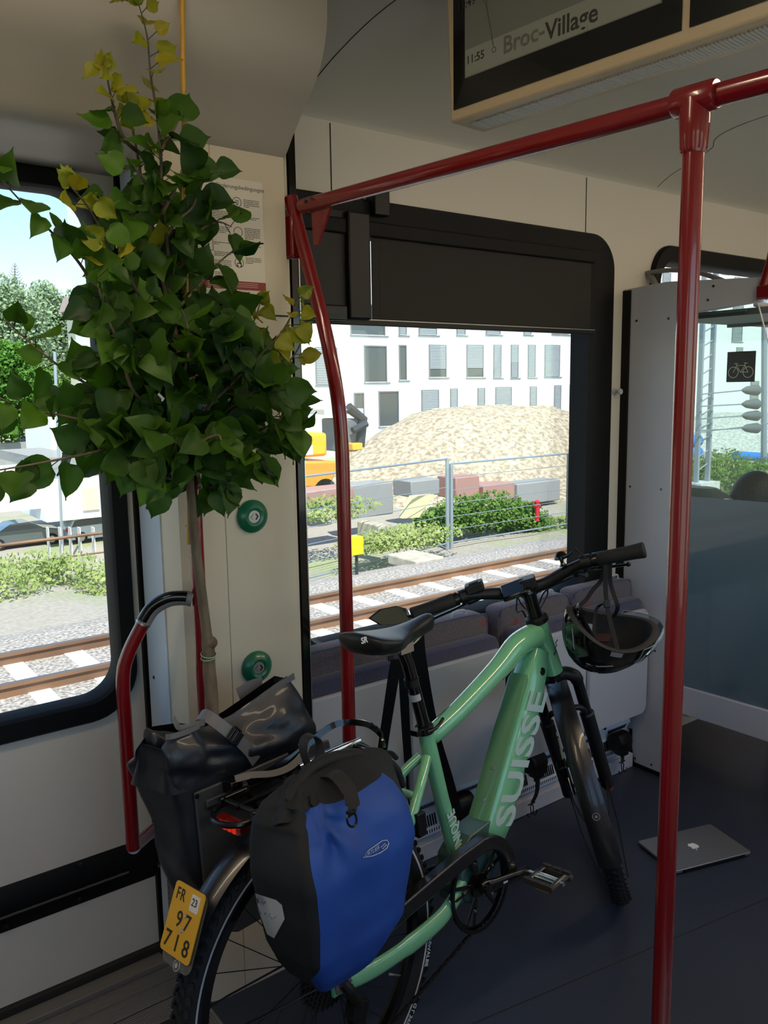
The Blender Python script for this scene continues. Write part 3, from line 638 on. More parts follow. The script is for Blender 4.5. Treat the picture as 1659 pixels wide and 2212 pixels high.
# --- belt retractors on the heater covers, with their straps and hooks
STR = mat('black_webbing', (12,12,13), .8, bump=.5, bscale=1400)
rets = [((1345, 1600), 'black belt retractor by the draught screen, right of the fork'), ((1160, 1645), 'black belt retractor just left of the front fork'), ((1003, 1735), 'black belt retractor between seat tube and down tube')]
for k, (q, lb) in enumerate(rets):
    p = at(q[0]-6, q[1], 1, 1.99)
    r = thing('belt_retractor', lb, 'belt retractor', tuple(p), group=None)
    bp = p+V((-.06, .045, .045)); make('bracket', M().prism(rrect(-.03, .03, -.055, .035, .02, 5), bp+V((.01,0,0)), X_, Z_, Y_, .006), HG, r)
    make('bracket_bolt', M().cyl(bp+V((.01,0,.01)), bp+V((.01,-.01,.01)), .011, .008), CHROME, r)
    bm_ = M().revolve([(0.004, -.036), (.036, -.036), (.039, -.028), (.039, .028), (.036, .036), (0.004, .036)], p, X_, Z_, 24); bm_.box((p.x-.034, p.y-.036, p.z-.04), (p.x+.034, p.y+.03, p.z-.0)); bm_.box((p.x-.02, p.y-.03, p.z-.055), (p.x+.02, p.y+.01, p.z-.035))
    make('case', bm_, BLACKP, r, bev=.003)
    if k < 2:
        e_ = [p+V((0, -.012, -.05)), p+V((-.004, -.022, -.075)), p+V((-.02, -.03, -.11)), p+V((-.05, -.035, -.135))] if k else [p+V((0, -.012, -.05)), p+V((0, -.016, -.065)), p+V((-.004, -.018, -.078)), p+V((-.006, -.018, -.082))]
        make('belt_end', M().strap(smoothpath(e_, 4), X_+Y_*.3, [.03]*4*3+[.03], .0025), STR, r)
        q0 = e_[-1]; hw = M()
        for s_ in (-1, 1): hw.tube(smoothpath([q0+V((-s_*.016, 0, 0)), q0+V((s_*.006, -.002, -.008)), q0+V((s_*.005, -.004, -.035)), q0+V((s_*.012, -.006, -.046)), q0+V((s_*.02, -.006, -.04)), q0+V((s_*.026, -.004, -.03))], 5), .0021, 8)
        hw.tube([q0+V((-.018,0,0)), q0+V((.018,0,0))], .0024, 8); make('wire_hook', hw, BLACKG, r)
# three restraint straps running from the seat row over the seat post
def strp(pts, wd, lab, side=None):
    top('restraint_strap', M().strap(smoothpath(pts, 5), side or (X_*.8-Y_*.6), wd, .0022), STR, lab, 'strap')
strp([at(858, 1424, 1, 1.60), at(852, 1450, 1, 1.66), at(838, 1540, 1, 1.82), at(826, 1620, 1, 1.93), at(818, 1680, 1, 1.96)], .030, 'black strap sloping down behind the seat post towards the column')
strp([at(872, 1420, 1, 1.62), at(872, 1470, 1, 1.70), at(876, 1560, 1, 1.86), at(882, 1650, 1, 1.955)], .026, 'black strap hanging straight down behind the seat post')
strp([at(900, 1370, 1, 1.66), at(905, 1420, 1, 1.70), at(922, 1520, 1, 1.80), at(940, 1600, 1, 1.86), at(965, 1680, 1, 1.93), at(988, 1765, 1, 1.965)], .040, 'wide black strap running from the saddle down to the heater cover')
# ================================================================ THE BICYCLE (bike frame: x forward, y to its left, z up)
from mathutils import Euler
BX, BY, BH, BL = .86630, 1.37731, .152657, .092960
BM = Euler((-BL, 0, BH)).to_matrix().to_4x4(); BM.translation = V((BX, BY, 0)); BI = BM.inverted()
def bw(q): return BM @ V(q)
def bl(px, py, yl):
    d = (BI.to_3x3() @ ray(px, py)); c = BI @ CAMPOS; return c+d*((yl-c.y)/d.y)
HT, HB = V((.9089, 0, .9290)), V((.9658, 0, .7742)); AX = (HT-HB).normalized()
ST = Matrix.Translation(HT) @ Matrix.Rotation(.68526, 4, AX) @ Matrix.Translation(-HT)
def sw(q): return BM @ (ST @ V(q))
bike = thing('bicycle', 'mint green electric bicycle with yellow licence plate leaning at the folded seats', 'bicycle', (BX, BY, 0), (-BL, 0, BH))
def B(name, mb, mt, parent=None, st=False, **k):
    mb.tf(sw if st else bw); return make(name, mb, mt, parent or bike, **k)
MINT = mat('mint_lacquer', (120,190,142), .16, coat=1, var=.03, vscale=3)
MINTG = mat('motor_cover_green', (64,92,84), .35)
OLIVE = mat('battery_cover_mint', (104,156,112), .2, coat=.8)
BLKA = mat('black_anodised', (10,10,11), .28, .3, coat=.3); BLKM = mat('black_matt_metal', (16,16,17), .45, .2)
TIRE = mat('tyre_rubber', (20,20,21), .75, bump=.3, bscale=500); CHN = mat('chain_steel', (70,68,66), .4, .9)
MUD = mat('mudguard_black', (28,27,30), .32, coat=.25, var=.15, vscale=30)
REFL = mat('reflective_band', (196,198,200), .35)
# frame
f = M()
tt = smoothpath([(.406, 0, .741), (.52, 0, .772), (.70, 0, .838), (.80, 0, .884), (.89, 0, .892)], 5)
f.tube(tt, [(.0235 if i else .017)+.013*(i/(len(tt)-1))**1.5 for i in range(len(tt))], 20, flat=(1.0, 1.05), upv=(-.4, 0, 1))
f.tube([(.401, 0, .768), (.403, 0, .74), (.437, 0, .58), (.476, 0, .41)], [.0205, .0205, .0195, .022], 20)
f.tube([HT+AX*.006, HT-AX*.01, HT-AX*.06, HB+AX*.02, HB-AX*.006], [.0285, .0275, .0285, .031, .0315], 24)
dn = V((.479, 0, .878)); pn = V((-.878, 0, .479))
def dts(c, hw_, hd, k=.35): # down tube section: chamfered box
    return [c+V((0, y*hw_, 0))+pn*(z*hd) for y, z in ((-1,-1+k),(-1+k*.7,-1),(1-k*.7,-1),(1,-1+k),(1,1-k*.8),(1-k,1),(-1+k,1),(-1,1-k*.8))]
C0, C1 = V((.602, 0, .412)), V((.885, 0, .832))
dax = (C1-C0).normalized(); rings = []
for t_, hw_, hd in ((-.03, .030, .040), (.0, .040, .050), (.06, .043, .053), (.5, .042, .050), (.8, .040, .047), (.93, .034, .042), (1.04, .026, .034)): rings.append(dts(C0+(C1-C0)*t_, hw_, hd))
f.loft(rings)
f.tube([(.72, 0, .815), (.82, 0, .862), (.88, 0, .885)], [.010, .016, .02], 12)
for s_ in (-1, 1):
    f.tube(smoothpath([(.385, s_*.010, .70), (.345, s_*.030, .672), (.300, s_*.046, .633), (.26, s_*.055, .59), (.19, s_*.060, .53), (.08, s_*.066, .42), (.01, s_*.068, .365)], 5), .0125, 14)
    cs2 = smoothpath([(.455, s_*.034, .350), (.41, s_*.045, .338), (.34, s_*.055, .322), (.22, s_*.062, .318), (.10, s_*.066, .325), (.0, s_*.068, .345)], 5)
    f.tube(cs2, [.021 if i < 16 else .018 for i in range(len(cs2))], 14, flat=(.62, 1.15), upv=(0,0,1))
    f.obox((.0, s_*.068, .352), V((.022,0,0)), V((0,.004,0)), V((0,0,.024)))
f.tube([(.305, -.043, .638), (.305, .043, .638)], .010, 12)
fr = B('frame', f, MINT, smooth=50, bev=0)
bc = M(); rings = []
for t_ in (.03, .06, .5, .84, .87):
    c = C0+(C1-C0)*t_; k = .8 if t_ in (.03, .87) else 1; rings.append([c+V((0, y*.031*k, 0))+pn*z for y, z in ((-1,.048),(1,.048),(1,.0525*1.02),(.8,.0555),(-.8,.0555),(-1,.0525*1.02))])
bc.loft(rings); B('battery_cover', bc, OLIVE, fr)
for t_ in (.17, .34):
    c = C0+(C1-C0)*t_; B('bottle_bolt', M().cyl(c+pn*.055+V((0,-.004,0)), c+pn*.0585+V((0,-.004,0)), .0052, .0045, 12), CHROME, fr)
B('key_lock', M().cyl(C1-dax*.04+V((0,-.034,0))-pn*.005, C1-dax*.04+V((0,-.0365,0))-pn*.005, .012, .011, 20), BLACKG, fr)
LET = mat('lettering_pale', (190,214,204), .3, coat=.6)
base = C0+dax*.045-pn*.040+V((0,-.0431,0))
B('lettering', text('SUISSE', .112, base-dax*.008-pn*.003, dax, pn, -Y_, .0004, bold=.0028, sx=1.17, shear=-.12, space=1.02), LET, fr, smooth=None)
sdir = (V((.403,0,.74))-V((.476,0,.41))).normalized(); sp_ = V((-sdir.z, 0, sdir.x))
B('lettering', text('UNIQUE', .041, V((.470,-.0215,.425))-sp_*.0145, sdir, sp_, -Y_, .0006, bold=.0008, sx=.78), LET, fr, smooth=None)
hb_ = (HT+HB)/2+V((.008,-.0312,-.005)); hd_ = V((.35,0,.94)).normalized()
B('head_emblem', text('flyer', .03, hb_-hd_*.025, hd_, V((-.94,0,.35)), -Y_, .0006, shear=.3, bold=.0006) if False else M().tube([hb_-hd_*.02+V((-.004,0,0)), hb_-hd_*.012+V((.006,0,0)), hb_+V((-.004,0,0)), hb_+hd_*.006+V((.006,0,0)), hb_+hd_*.015+V((-.004,0,0)), hb_+hd_*.022+V((.005,0,0))], .0016, 6), mat('emblem_dark', (24,70,50), .4), fr)
# motor, cranks, chainring, chain, guard
mo = M(); mo.revolve([(0.003, -.045), (.060, -.045), (.066, -.035), (.066, .035), (.060, .045), (.003, .045)], (.50, 0, .352), Y_, X_, 32)
mo.prism([(.44,.30),(.57,.32),(.64,.385),(.60,.47),(.50,.46),(.445,.42)], (0,-.036,0), X_, Z_, Y_, .072)
B('motor', mo, MINTG, smooth=30, bev=.004)
BBc = V((.488, 0, .343))
cr = M(); yc_ = -.058
cr.revolve([(.099, -.002), (.109, -.002), (.109, .002), (.099, .002)], BBc+V((0,yc_,0)), Y_, X_, 64)
for k in range(48): a_ = 2*pi*k/48; cr.obox(BBc+V((cos(a_)*.111, yc_, sin(a_)*.111)), V((cos(a_),0,sin(a_)))*.003, V((0,.0012,0)), V((-sin(a_),0,cos(a_)))*.0025)
cr.revolve([(.002, -.006), (.030, -.006), (.032, 0), (.030, .006), (.002, .006)], BBc+V((0,yc_,0)), Y_, X_, 24)
for k in range(5):
    a_ = 2*pi*k/5+.5; p0 = BBc+V((cos(a_)*.02, yc_, sin(a_)*.02))
    for s_ in (-.16, .16): cr.tube([p0, BBc+V((cos(a_+s_)*.103, yc_, sin(a_+s_)*.103))], [.007, .005], 8, flat=(1,.5), upv=Y_)
cg = B('chainring', cr, BLKA)
for k in range(5):
    a_ = 2*pi*k/5+.5; c = BBc+V((cos(a_)*.062, yc_, sin(a_)*.062)); B('chainring_bolt', M().cyl(c+V((0,-.004,0)), c+V((0,-.008,0)), .0042, .0036, 10), CHROME, cg)
B('chainring_guard', M().revolve([(.107, -.004), (.116, -.004), (.117, 0), (.107, -.001)], BBc+V((0,yc_-.008,0)), Y_, X_, 64), BLACKP)
PED = bl(1183, 1898, -.165)
cdir = (V((PED.x,0,PED.z))-V((BBc.x,0,BBc.z)))
ca = M(); n_ = cdir.normalized(); pr_ = V((-n_.z,0,n_.x)); rings = []
CL = cdir.length
for t_, wd, y, th in ((-.10, .014, -.078, .008), (0, .019, -.080, .011), (.2, .016, -.086, .010), (.8, .0125, -.098, .008), (1.0, .0145, -.100, .008), (1.06, .009, -.100, .006)):
    c = BBc+n_*(CL*t_); c.y = y; rings.append([c+pr_*(wd*cos(a_))+Y_*(th*sin(a_)) for a_ in [2*pi*k/14 for k in range(14)]])
ca.loft(rings); ck = B('crank_arm', ca, BLKA, smooth=60)
B('crank_cap', M().cyl(BBc+V((0,-.088,0)), BBc+V((0,-.094,0)), .014, .012, 20), BLACKG, ck)
B('crank_lettering', text('SAMOX', .014, BBc+n_*.045+V((0,-.0985,0))-pr_*.004, n_, pr_, -Y_, .0004, shear=.25) if False else M().obox(BBc+n_*.066+V((0,-.099,0)), n_*.014, Y_*.001, pr_*.0022), REFL, ck)
pe = M(); Pc = V((PED.x, -.165, PED.z)); pt = n_*1.0
for s_ in (-1, 1):
    o_ = rrect(-.046, .046, -.0085, .0085, .007, 4)
    pe.prism([(x*(1 if 1 else 1), z) for x, z in o_], Pc+X_*0+V((s_*.036,0,-s_*.004))-Y_*.0, Y_, Z_*.95, X_, .013*s_)
pe.cyl(Pc+V((-.036,-.036,0)), Pc+V((.036,-.036,0)), .006)
for k in (-.03, 0, .03):
    for s_ in (-1, 1): pe.obox(Pc+V((s_*.0435, k, .009)), V((.005,0,0)), V((0,.012,0)), V((0,0,.0025)))
pd = B('pedal', pe, mat('pedal_rubber', (54,52,52), .7, bump=.3, bscale=300), smooth=30, bev=.001)
pm = M(); pm.tube([Pc+V((0,.066,0)), Pc+V((0,-.048,0))], .0062, 12)
for y in (-.033, .035): pm.tube([Pc+V((-.036,y,.002)), Pc+V((0,y,.006)), Pc+V((.036,y,.002))], .005, 8)
for s_ in (-1, 1): pm.tube([Pc+V((s_*.012,-.034,.001)), Pc+V((s_*.012,.036,.001))], .003, 8)
B('pedal_cage', pm, CHROME, pd)
for s_ in (-1,): B('pedal_reflector', M().obox(Pc+V((-.044+0, -.012, -.003))+V((-.0, 0, 0)), V((.0018,0,0)), V((0,.020,0)), V((0,0,.0055))), mat('amber_reflector', (206,130,20), .25), pd)
c2_ = M(); c2_.tube([BBc+V((0,.078,0)), BBc-n_*CL+V((0,.098,0))], [.016,.013], 12); B('crank_arm', c2_, BLKA)
c2_ = M().obox(BBc-n_*CL+V((0,.15,0)), V((.045,0,0)), V((0,.045,0)), V((0,0,.009))); B('pedal', c2_, BLACKP, bev=.004)
# chain guard
gp_ = []
for k in range(11): a_ = R_(-8)+R_(108)*k/10; gp_.append((BBc.x+cos(a_)*.128, BBc.z+sin(a_)*.128))
gp_ += [(.40, .462+.004), (.25, .448), (.10, .428), (.02, .41), (.02, .372), (.10, .39), (.25, .408), (.40, .425)]
for k in range(11): a_ = R_(92)-R_(100)*k/10; gp_.append((BBc.x+cos(a_)*.092, BBc.z+sin(a_)*.092))
gd = M().prism(gp_, (0,-.088,0), X_, Z_, Y_, .030); B('chain_guard', gd, mat('chain_guard_plastic', (18,18,20), .35, coat=.2), bev=.004, smooth=40)
def chain(mb, pts):
    P = smoothpath(pts, 24); acc = 0; last = P[0]; k = 0
    L = [0]
    for a_, b_ in zip(P, P[1:]): L.append(L[-1]+(b_-a_).length)
    step = .0127; s_ = 0; i = 0
    while s_ < L[-1]:
        while L[i+1] < s_: i += 1
        t_ = (s_-L[i])/(L[i+1]-L[i]); p = P[i].lerp(P[i+1], t_); d_ = (P[i+1]-P[i]).normalized(); nn_ = Y_.cross(d_)
        y_ = .0032 if k % 2 else .0018
        for sg in (-1, 1): mb.obox(p+Y_*(y_*sg), d_*.0078, Y_*.0005, nn_*.0036)
        mb.obox(p+d_*.0063, d_*.002, Y_*.0042, nn_*.002)
        s_ += step; k += 1
    return mb
ch = chain(M(), [BBc+V((.10, yc_+.002, -.045)), BBc+V((.045, yc_+.002, -.1)), BBc+V((-.02, yc_+.002, -.108)), (.33, -.058, .205), (.12, -.056, .155), (.055, -.055, .135)])
B('chain', ch, CHN, smooth=None)
# wheels
def wheel(name, hub, st, spokes=28, disc=False):
    Rw = .358
    rim = M().revolve([(.288, -.012), (.312, -.013), (.312, .013), (.288, .012), (.283, 0)], hub, Y_, X_, 96)
    wo = B(name, rim, BLKA, st=st, smooth=40)
    prof = [(.306, -.013)]+[(.330+.0245*cos(a_), .0275*sin(a_)) for a_ in [R_(-140)+R_(280)*k/14 for k in range(15)]]+[(.306, .013)]
    t_ = M().revolve(prof, hub, Y_, X_, 96)
    random.seed(5)
    for k in range(92):
        a_ = 2*pi*k/92
        for row, (yy_, rr_) in enumerate(((-.022, .3468), (-.011, .3545), (0, .3568), (.011, .3545), (.022, .3468))):
            aa = a_+(.034 if row % 2 else 0)
            e_ = V((cos(aa), 0, sin(aa))); tt_ = V((-sin(aa), 0, cos(aa)))
            til = yy_*14
            nrm = (e_*cos(til*1.3)+Y_*sin(til*1.3)).normalized(); sd_ = (Y_*cos(til*1.3)-e_*sin(til*1.3)).normalized()
            t_.obox(V(hub)+e_*rr_+Y_*yy_, nrm*.0035, sd_*(.0042 if abs(yy_) < .02 else .0050), (tt_+Y_*(.45 if yy_ > 0 else -.45)).normalized()*.0072)
    B('tyre', t_, TIRE, wo, st=st, smooth=28)
    for s_ in (-1, 1): B('reflective_band', M().revolve([(.3255, s_*.0272), (.3300, s_*.0278), (.3300, s_*.0272), (.3255, s_*.0262)], hub, Y_, X_, 96), REFL, wo, st=st)
    hb2 = M().revolve([(.004, -.035), (.026, -.034), (.026, -.029), (.014, -.024), (.014, .024), (.028, .029), (.028, .034), (.004, .035)], hub, Y_, X_, 24)
    hb2.cyl(V(hub)+Y_*-.075, V(hub)+Y_*.075, .006); B('hub', hb2, BLKA, wo, st=st)
    for k in range(spokes):
        s_ = 1 if k % 2 else -1; a_ = 2*pi*k/spokes; d_ = (1 if (k//2) % 2 else -1)*1.1
        B('spoke', M().tube([V(hub)+V((cos(a_+d_)*.026, s_*.031, sin(a_+d_)*.026)), V(hub)+V((cos(a_)*.286, s_*.003, sin(a_)*.286))], .0011, 5), BLKM, wo, st=st)
    if disc:
        dc = M().revolve([(.070, .048), (.090, .048), (.090, .0500), (.070, .0500)], hub, Y_, X_, 48)
        for k in range(6): a_ = k*pi/3; dc.tube([V(hub)+V((cos(a_)*.02, .049, sin(a_)*.02)), V(hub)+V((cos(a_+.4)*.075, .049, sin(a_+.4)*.075))], .004, 6, flat=(1,.3), upv=Y_)
        B('brake_disc', dc, ALU, wo, st=st)
    return wo
RH, FH = V((0, 0, .3565)), V((1.1518, 0, .3601))
rw = wheel('rear_wheel', RH, False); fwh = wheel('front_wheel', FH, True, 28, True)
# tyre lettering on the rear wheel (drive side)
def ringtext(s, rad, a0, size, off, st=False, hub=RH):
    mb = text(s, size, (0,0,0), X_, Y_, Z_, .0004, bold=.0004)
    out = M(); out.f = mb.f; out.mi = mb.mi
    for q in mb.v:
        a_ = a0 - q.x/rad; r_ = rad+q.y; out.v.append(V(hub)+V((cos(a_)*r_, off-q.z, sin(a_)*r_)))
    return out
B('tyre_lettering', ringtext('SCHWALBE', .3345, R_(-12), .016, -.0275), REFL, rw, smooth=None)
B('tyre_lettering', ringtext('GT 365', .3345, R_(-40), .016, -.0275), REFL, rw, smooth=None)
vl = bl(845, 2105, 0); a_ = math.atan2(vl.z-RH.z, vl.x-RH.x); e_ = V((cos(a_),0,sin(a_)))
B('valve', M().tube([RH+e_*.285, RH+e_*.262, RH+e_*.247, RH+e_*.245], [.003, .003, .0042, .003], 8), ALU, rw)
# cassette and derailleur
ca_ = M()
for k, r_ in enumerate((.075, .068, .06, .052, .044, .036)):
    y_ = -.030-.0045*k
    ca_.revolve([(.02, y_-.001), (r_, y_-.001), (r_, y_+.001), (.02, y_+.001)], RH, Y_, X_, 40)
    nt_ = int(r_*2*pi/.0127)
    for j in range(nt_): a_ = 2*pi*j/nt_; ca_.obox(RH+V((cos(a_)*(r_+.002), y_, sin(a_)*(r_+.002))), V((cos(a_),0,sin(a_)))*.003, Y_*.0008, V((-sin(a_),0,cos(a_)))*.0025)
B('cassette', ca_, CHN, rw, smooth=None)
de = M(); de.tube(smoothpath([(0, -.078, .352), (.012, -.086, .33), (.03, -.082, .295), (.045, -.07, .27)], 4), [.012]*4*3+[.010], 10)
de.obox((.035, -.075, .275), V((.02,0,-.008)), V((0,.014,0)), V((.008,0,.018)))
for c in (V((.045, -.055, .245)), V((.06, -.055, .15))): de.revolve([(.003, -.004), (.019, -.004), (.019, .004), (.003, .004)], c, Y_, X_, 16)
for y_ in (-.064, -.046): de.prism([(.028,.25),(.062,.25),(.078,.145),(.045,.14)], (0,y_,0), X_, Z_, Y_, .0025)
B('derailleur', de, BLKM, bev=.001); B('derailleur_hanger', M().prism([(-.02,.365),(.018,.372),(.03,.33),(.018,.318),(.002,.335),(-.018,.335)], (0,-.0785,0), X_, Z_, Y_, .006), ALU)
# mudguards
def mudguard(hub, a0, a1, rad, wd, st=False):
    mb = M(); rings = []; n_ = 40
    for i in range(n_+1):
        a_ = a0+(a1-a0)*i/n_; e_ = V((cos(a_),0,sin(a_))); out = []; inn = []
        for k in range(9):
            u = -1+k/4; h_ = rad-.014*u*u; out.append(V(hub)+e_*h_+Y_*(u*wd)); inn.append(V(hub)+e_*(h_-.0016)+Y_*(u*wd*.98))
        rings.append(out+inn[::-1])
    return mb.loft(rings)
rm = B('rear_mudguard', mudguard(RH, R_(28), R_(150), .388, .034), MUD, smooth=50)
fmg = B('front_mudguard', mudguard(FH, R_(72), R_(197), .386, .033), MUD, st=True, smooth=50)
e_ = V((cos(R_(174)),0,sin(R_(174)))); c = FH+e_*.386+Y_*0
B('mudguard_badge', M().revolve([(.0085, 0), (.0105, 0), (.0105, .002), (.0085, .002)], c, e_, Y_, 24).cyl(c, c+e_*.003, .004), CHROME, fmg, st=True)
e_ = V((cos(R_(151)),0,sin(R_(151)))); c = RH+e_*.386+Y_*-.012
B('mudguard_badge', M().revolve([(.0085, 0), (.0105, 0), (.0105, .002), (.0085, .002)], c, e_, Y_, 24).cyl(c, c+e_*.003, .005), CHROME, rm)
for s_ in (-1, 1):
    B('mudguard_stay', M().tube([FH+V((0, s_*.062, -.0)), FH+V((-.2, s_*.055, -.06)), FH+V((-.345, s_*.036, -.155))], .0022, 6), BLKM, st=True)
    B('mudguard_stay', M().tube([FH+V((0, s_*.062, .0)), FH+V((-.22, s_*.05, .03)), FH+V((-.372, s_*.034, .03))], .0022, 6), BLKM, st=True)
    B('mudguard_stay', M().tube([RH+V((0, s_*.062, 0)), RH+V((-.2, s_*.055, .02)), RH+V((-.372, s_*.036, .03))], .0022, 6), BLKM)
# plate
pl_ = thing  # (the plate belongs to the bicycle)
pu = V((.05, 0, .108)).normalized(); pc_ = V((-.3005, 0, .607)); pno = V((-pu.z, 0, pu.x)); pc_ = pc_+pno*.010
PL = M().prism(rrect(-.050, .050, -.062, .062, .008, 5), pc_, -Y_, pu, pno, .002)
# seen from behind: image right is the bicycle's right side (-y)
PM = B('licence_plate', PL, mat('plate_yellow', (222,166,18), .38, coat=.3), smooth=None)
INKP = mat('plate_ink', (40,32,18), .5)
def ptx(s, u, v, size, **k): B('plate_lettering', text(s, size, pc_-Y_*u+pu*v+pno*.0022, -Y_, pu, pno, .0004, **k), INKP, PM, smooth=None)
ptx('FR', -.040, .032, .030, sx=.9, space=1.1, bold=.0003); ptx('97', -.021, -.012, .040, sx=1.0, space=1.35, bold=.0004); ptx('718', -.043, -.052, .041, sx=1.05, space=1.45, bold=.0004)
B('plate_sticker', M().prism(rrect(.010, .038, .024, .053, .003, 4), pc_+pno*.002, -Y_, pu, pno, .0006), mat('sticker_white', (220,214,200), .5), PM, smooth=None)
B('sticker_lettering', text('23', .019, pc_-Y_*.0135+pu*.034+pno*.0029, -Y_, pu, pno, .0003), INKP, PM, smooth=None)
for v in (.012, -.014): B('plate_screw', M().cyl(pc_+pu*v-Y_*(.006)+pno*.002, pc_+pu*v-Y_*.006+pno*.005, .0038, .003, 10), CHROME, PM)
cvr = M().prism(rrect(-.047, .052, -.080, .062, .018, 5), pc_-pno*.003-Y_*.004, -Y_, pu, pno, .0015); B('plate_backing', cvr, glassm('clear_plastic', (226,224,220), .08, body=(120,116,110), alpha=.75), PM)
B('plate_bracket', M().obox(pc_-pno*.012, pno*.010, V((0,.02,0)), pu*.03), BLACKP)
# rear light, rack
RK = .782
B('rear_light', M().prism([(-.042,-.008),(-.03,-.013),(.03,-.013),(.042,-.008),(.042,.010),(-.042,.010)], (-.192, 0, .752), Y_, Z_, X_, .022), mat('red_lens', (120,18,12), .15, coat=.8), bev=.002)
for k in range(4): B('light_segment', M().obox((-.1935, -.024+.016*k, .751), V((.002,0,0)), V((0,.0045,0)), V((0,0,.007))), emis('lit_red', (225,40,18), .35) if k == 0 else bpy.data.materials['lit_red'], None)
hoop = smoothpath([(-.10, .052, RK-.004), (-.155, .058, RK-.010), (-.195, .045, RK-.014), (-.213, 0, RK-.016), (-.195, -.045, RK-.014), (-.155, -.058, RK-.010), (-.10, -.052, RK-.004)], 5)
B('rack_bumper', M().tube(hoop, .0065, 10), BLKA)
rk = M()
for s_ in (-1, 1):
    rk.tube(smoothpath([(-.17, s_*.055, RK), (0, s_*.058, RK), (.19, s_*.055, RK+.002), (.25, s_*.04, RK-.03)], 5), .0065, 12)
    rk.tube([(.02, s_*.062, RK-.004), (.008, s_*.078, .62), (.0, s_*.078, .39)], .0062, 10); rk.tube([(-.10, s_*.060, RK), (-.03, s_*.076, .62), (.0, s_*.078, .40)], .0062, 10)
for x in (-.16, -.02, .12, .19): rk.tube([(x, -.056, RK), (x, .056, RK)], .005, 10)
rk.tube([(-.17, 0, RK-.002), (.19, 0, RK-.002)], .005, 10); rack = B('rear_rack', rk, BLKA)
B('rack_tube', M().tube([(.02, .030, RK+.012), (.20, .026, RK+.014)], .0075, 12), CHROME, rack)
sh = smoothpath([(-.10, .05, RK+.012), (.02, .052, RK+.028), (.12, .056, RK+.055), (.17, .045, RK+.062), (.205, .0, RK+.056), (.213, -.035, RK+.035), (.205, -.05, RK+.012)], 6)
B('spring_clamp', M().strap(sh, [V((0,.3,1))]*len(sh), .014, .005), BLACKG, rack)
# seat post, saddle
sa = V((-.217, 0, .976)).normalized(); s0_ = V((.398, 0, .765))
B('seat_post', M().tube([s0_, V((.355, 0, .945)), V((.338, 0, .985))], [.0158, .0158, .0145], 18), BLACKG)
B('seat_post_collar', M().tube([V((.366,0,.885)), V((.363,0,.905))], [.0185, .0185], 18), BLKM)
B('seat_post_sticker', M().tube([V((.3705,0,.866)), V((.3745,0,.850))], [.0162, .0162], 18), mat('grey_sticker', (170,174,176), .4))
cl_ = M().tube([s0_-V((0,0,.006)), s0_+V((-.003,0,.012))], [.0235, .0235], 20); cl_.obox(s0_+V((-.03,0,.003)), V((.012,0,0)), V((0,.012,0)), V((0,0,.007))); cl_.tube(smoothpath([s0_+V((-.02,-.024,.004)), s0_+V((.01,-.030,.008)), s0_+V((.045,-.022,.02))], 4), .0045, 8)
B('seat_clamp', cl_, BLKA, bev=.001)
sr = M()
for s_ in (-1, 1): sr.tube(smoothpath([(.20, s_*.03, 1.012), (.25, s_*.022, .992), (.34, s_*.020, .988), (.42, s_*.010, 1.015)], 5), .0036, 8)
sr.obox((.332, 0, .99), V((.022,0,0)), V((0,.026,0)), V((0,0,.012))); B('saddle_rails', sr, CHROME)
sd_ = M(); rings = []
SADX0, SADX1 = .185, .458
for i in range(25):
    t_ = i/24; x = SADX0+(SADX1-SADX0)*t_
    w_ = .088*(1-((t_-.22)/.5)**2*.35) if t_ < .5 else .0
    wdt = [(0,.050),(.06,.074),(.15,.086),(.28,.084),(.42,.060),(.55,.040),(.7,.029),(.9,.021),(1,.012)]
    for (ta, wa), (tb, wb_) in zip(wdt, wdt[1:]):
        if ta <= t_ <= tb: w_ = wa+(wb_-wa)*(t_-ta)/(tb-ta)
    zt_ = 1.052 - .018*sin(min(1, t_*1.6)*pi)*1 + .002 if t_ < .625 else 1.052-.004
    zt_ = 1.050+ .008*(1-t_)**3 - .012*sin(pi*min(1, t_/.9))
    th = .042 if t_ < .5 else .034
    e = 1 if 0 < i < 24 else .5
    rings.append([V((x, w_*e*cos(a_), zt_-.016+(.016*sin(a_) if a_ < pi+.01 else (th+.012*abs(cos(a_)))*sin(a_)*.8)*e)) for a_ in [2*pi*k/24 for k in range(24)]])
sd_.loft(rings); sdl = B('saddle', sd_, mat('saddle_cover', (20,20,21), .42, bump=.15, bscale=900), smooth=80, sub=1)
B('saddle_lettering', text('SR', .018, bl(780, 1391, -.082)+V((0,-.001,0)), X_, V((0,.25,1)).normalized(), -Y_, .0006, bold=.0004, shear=.2), REFL, sdl, smooth=None)
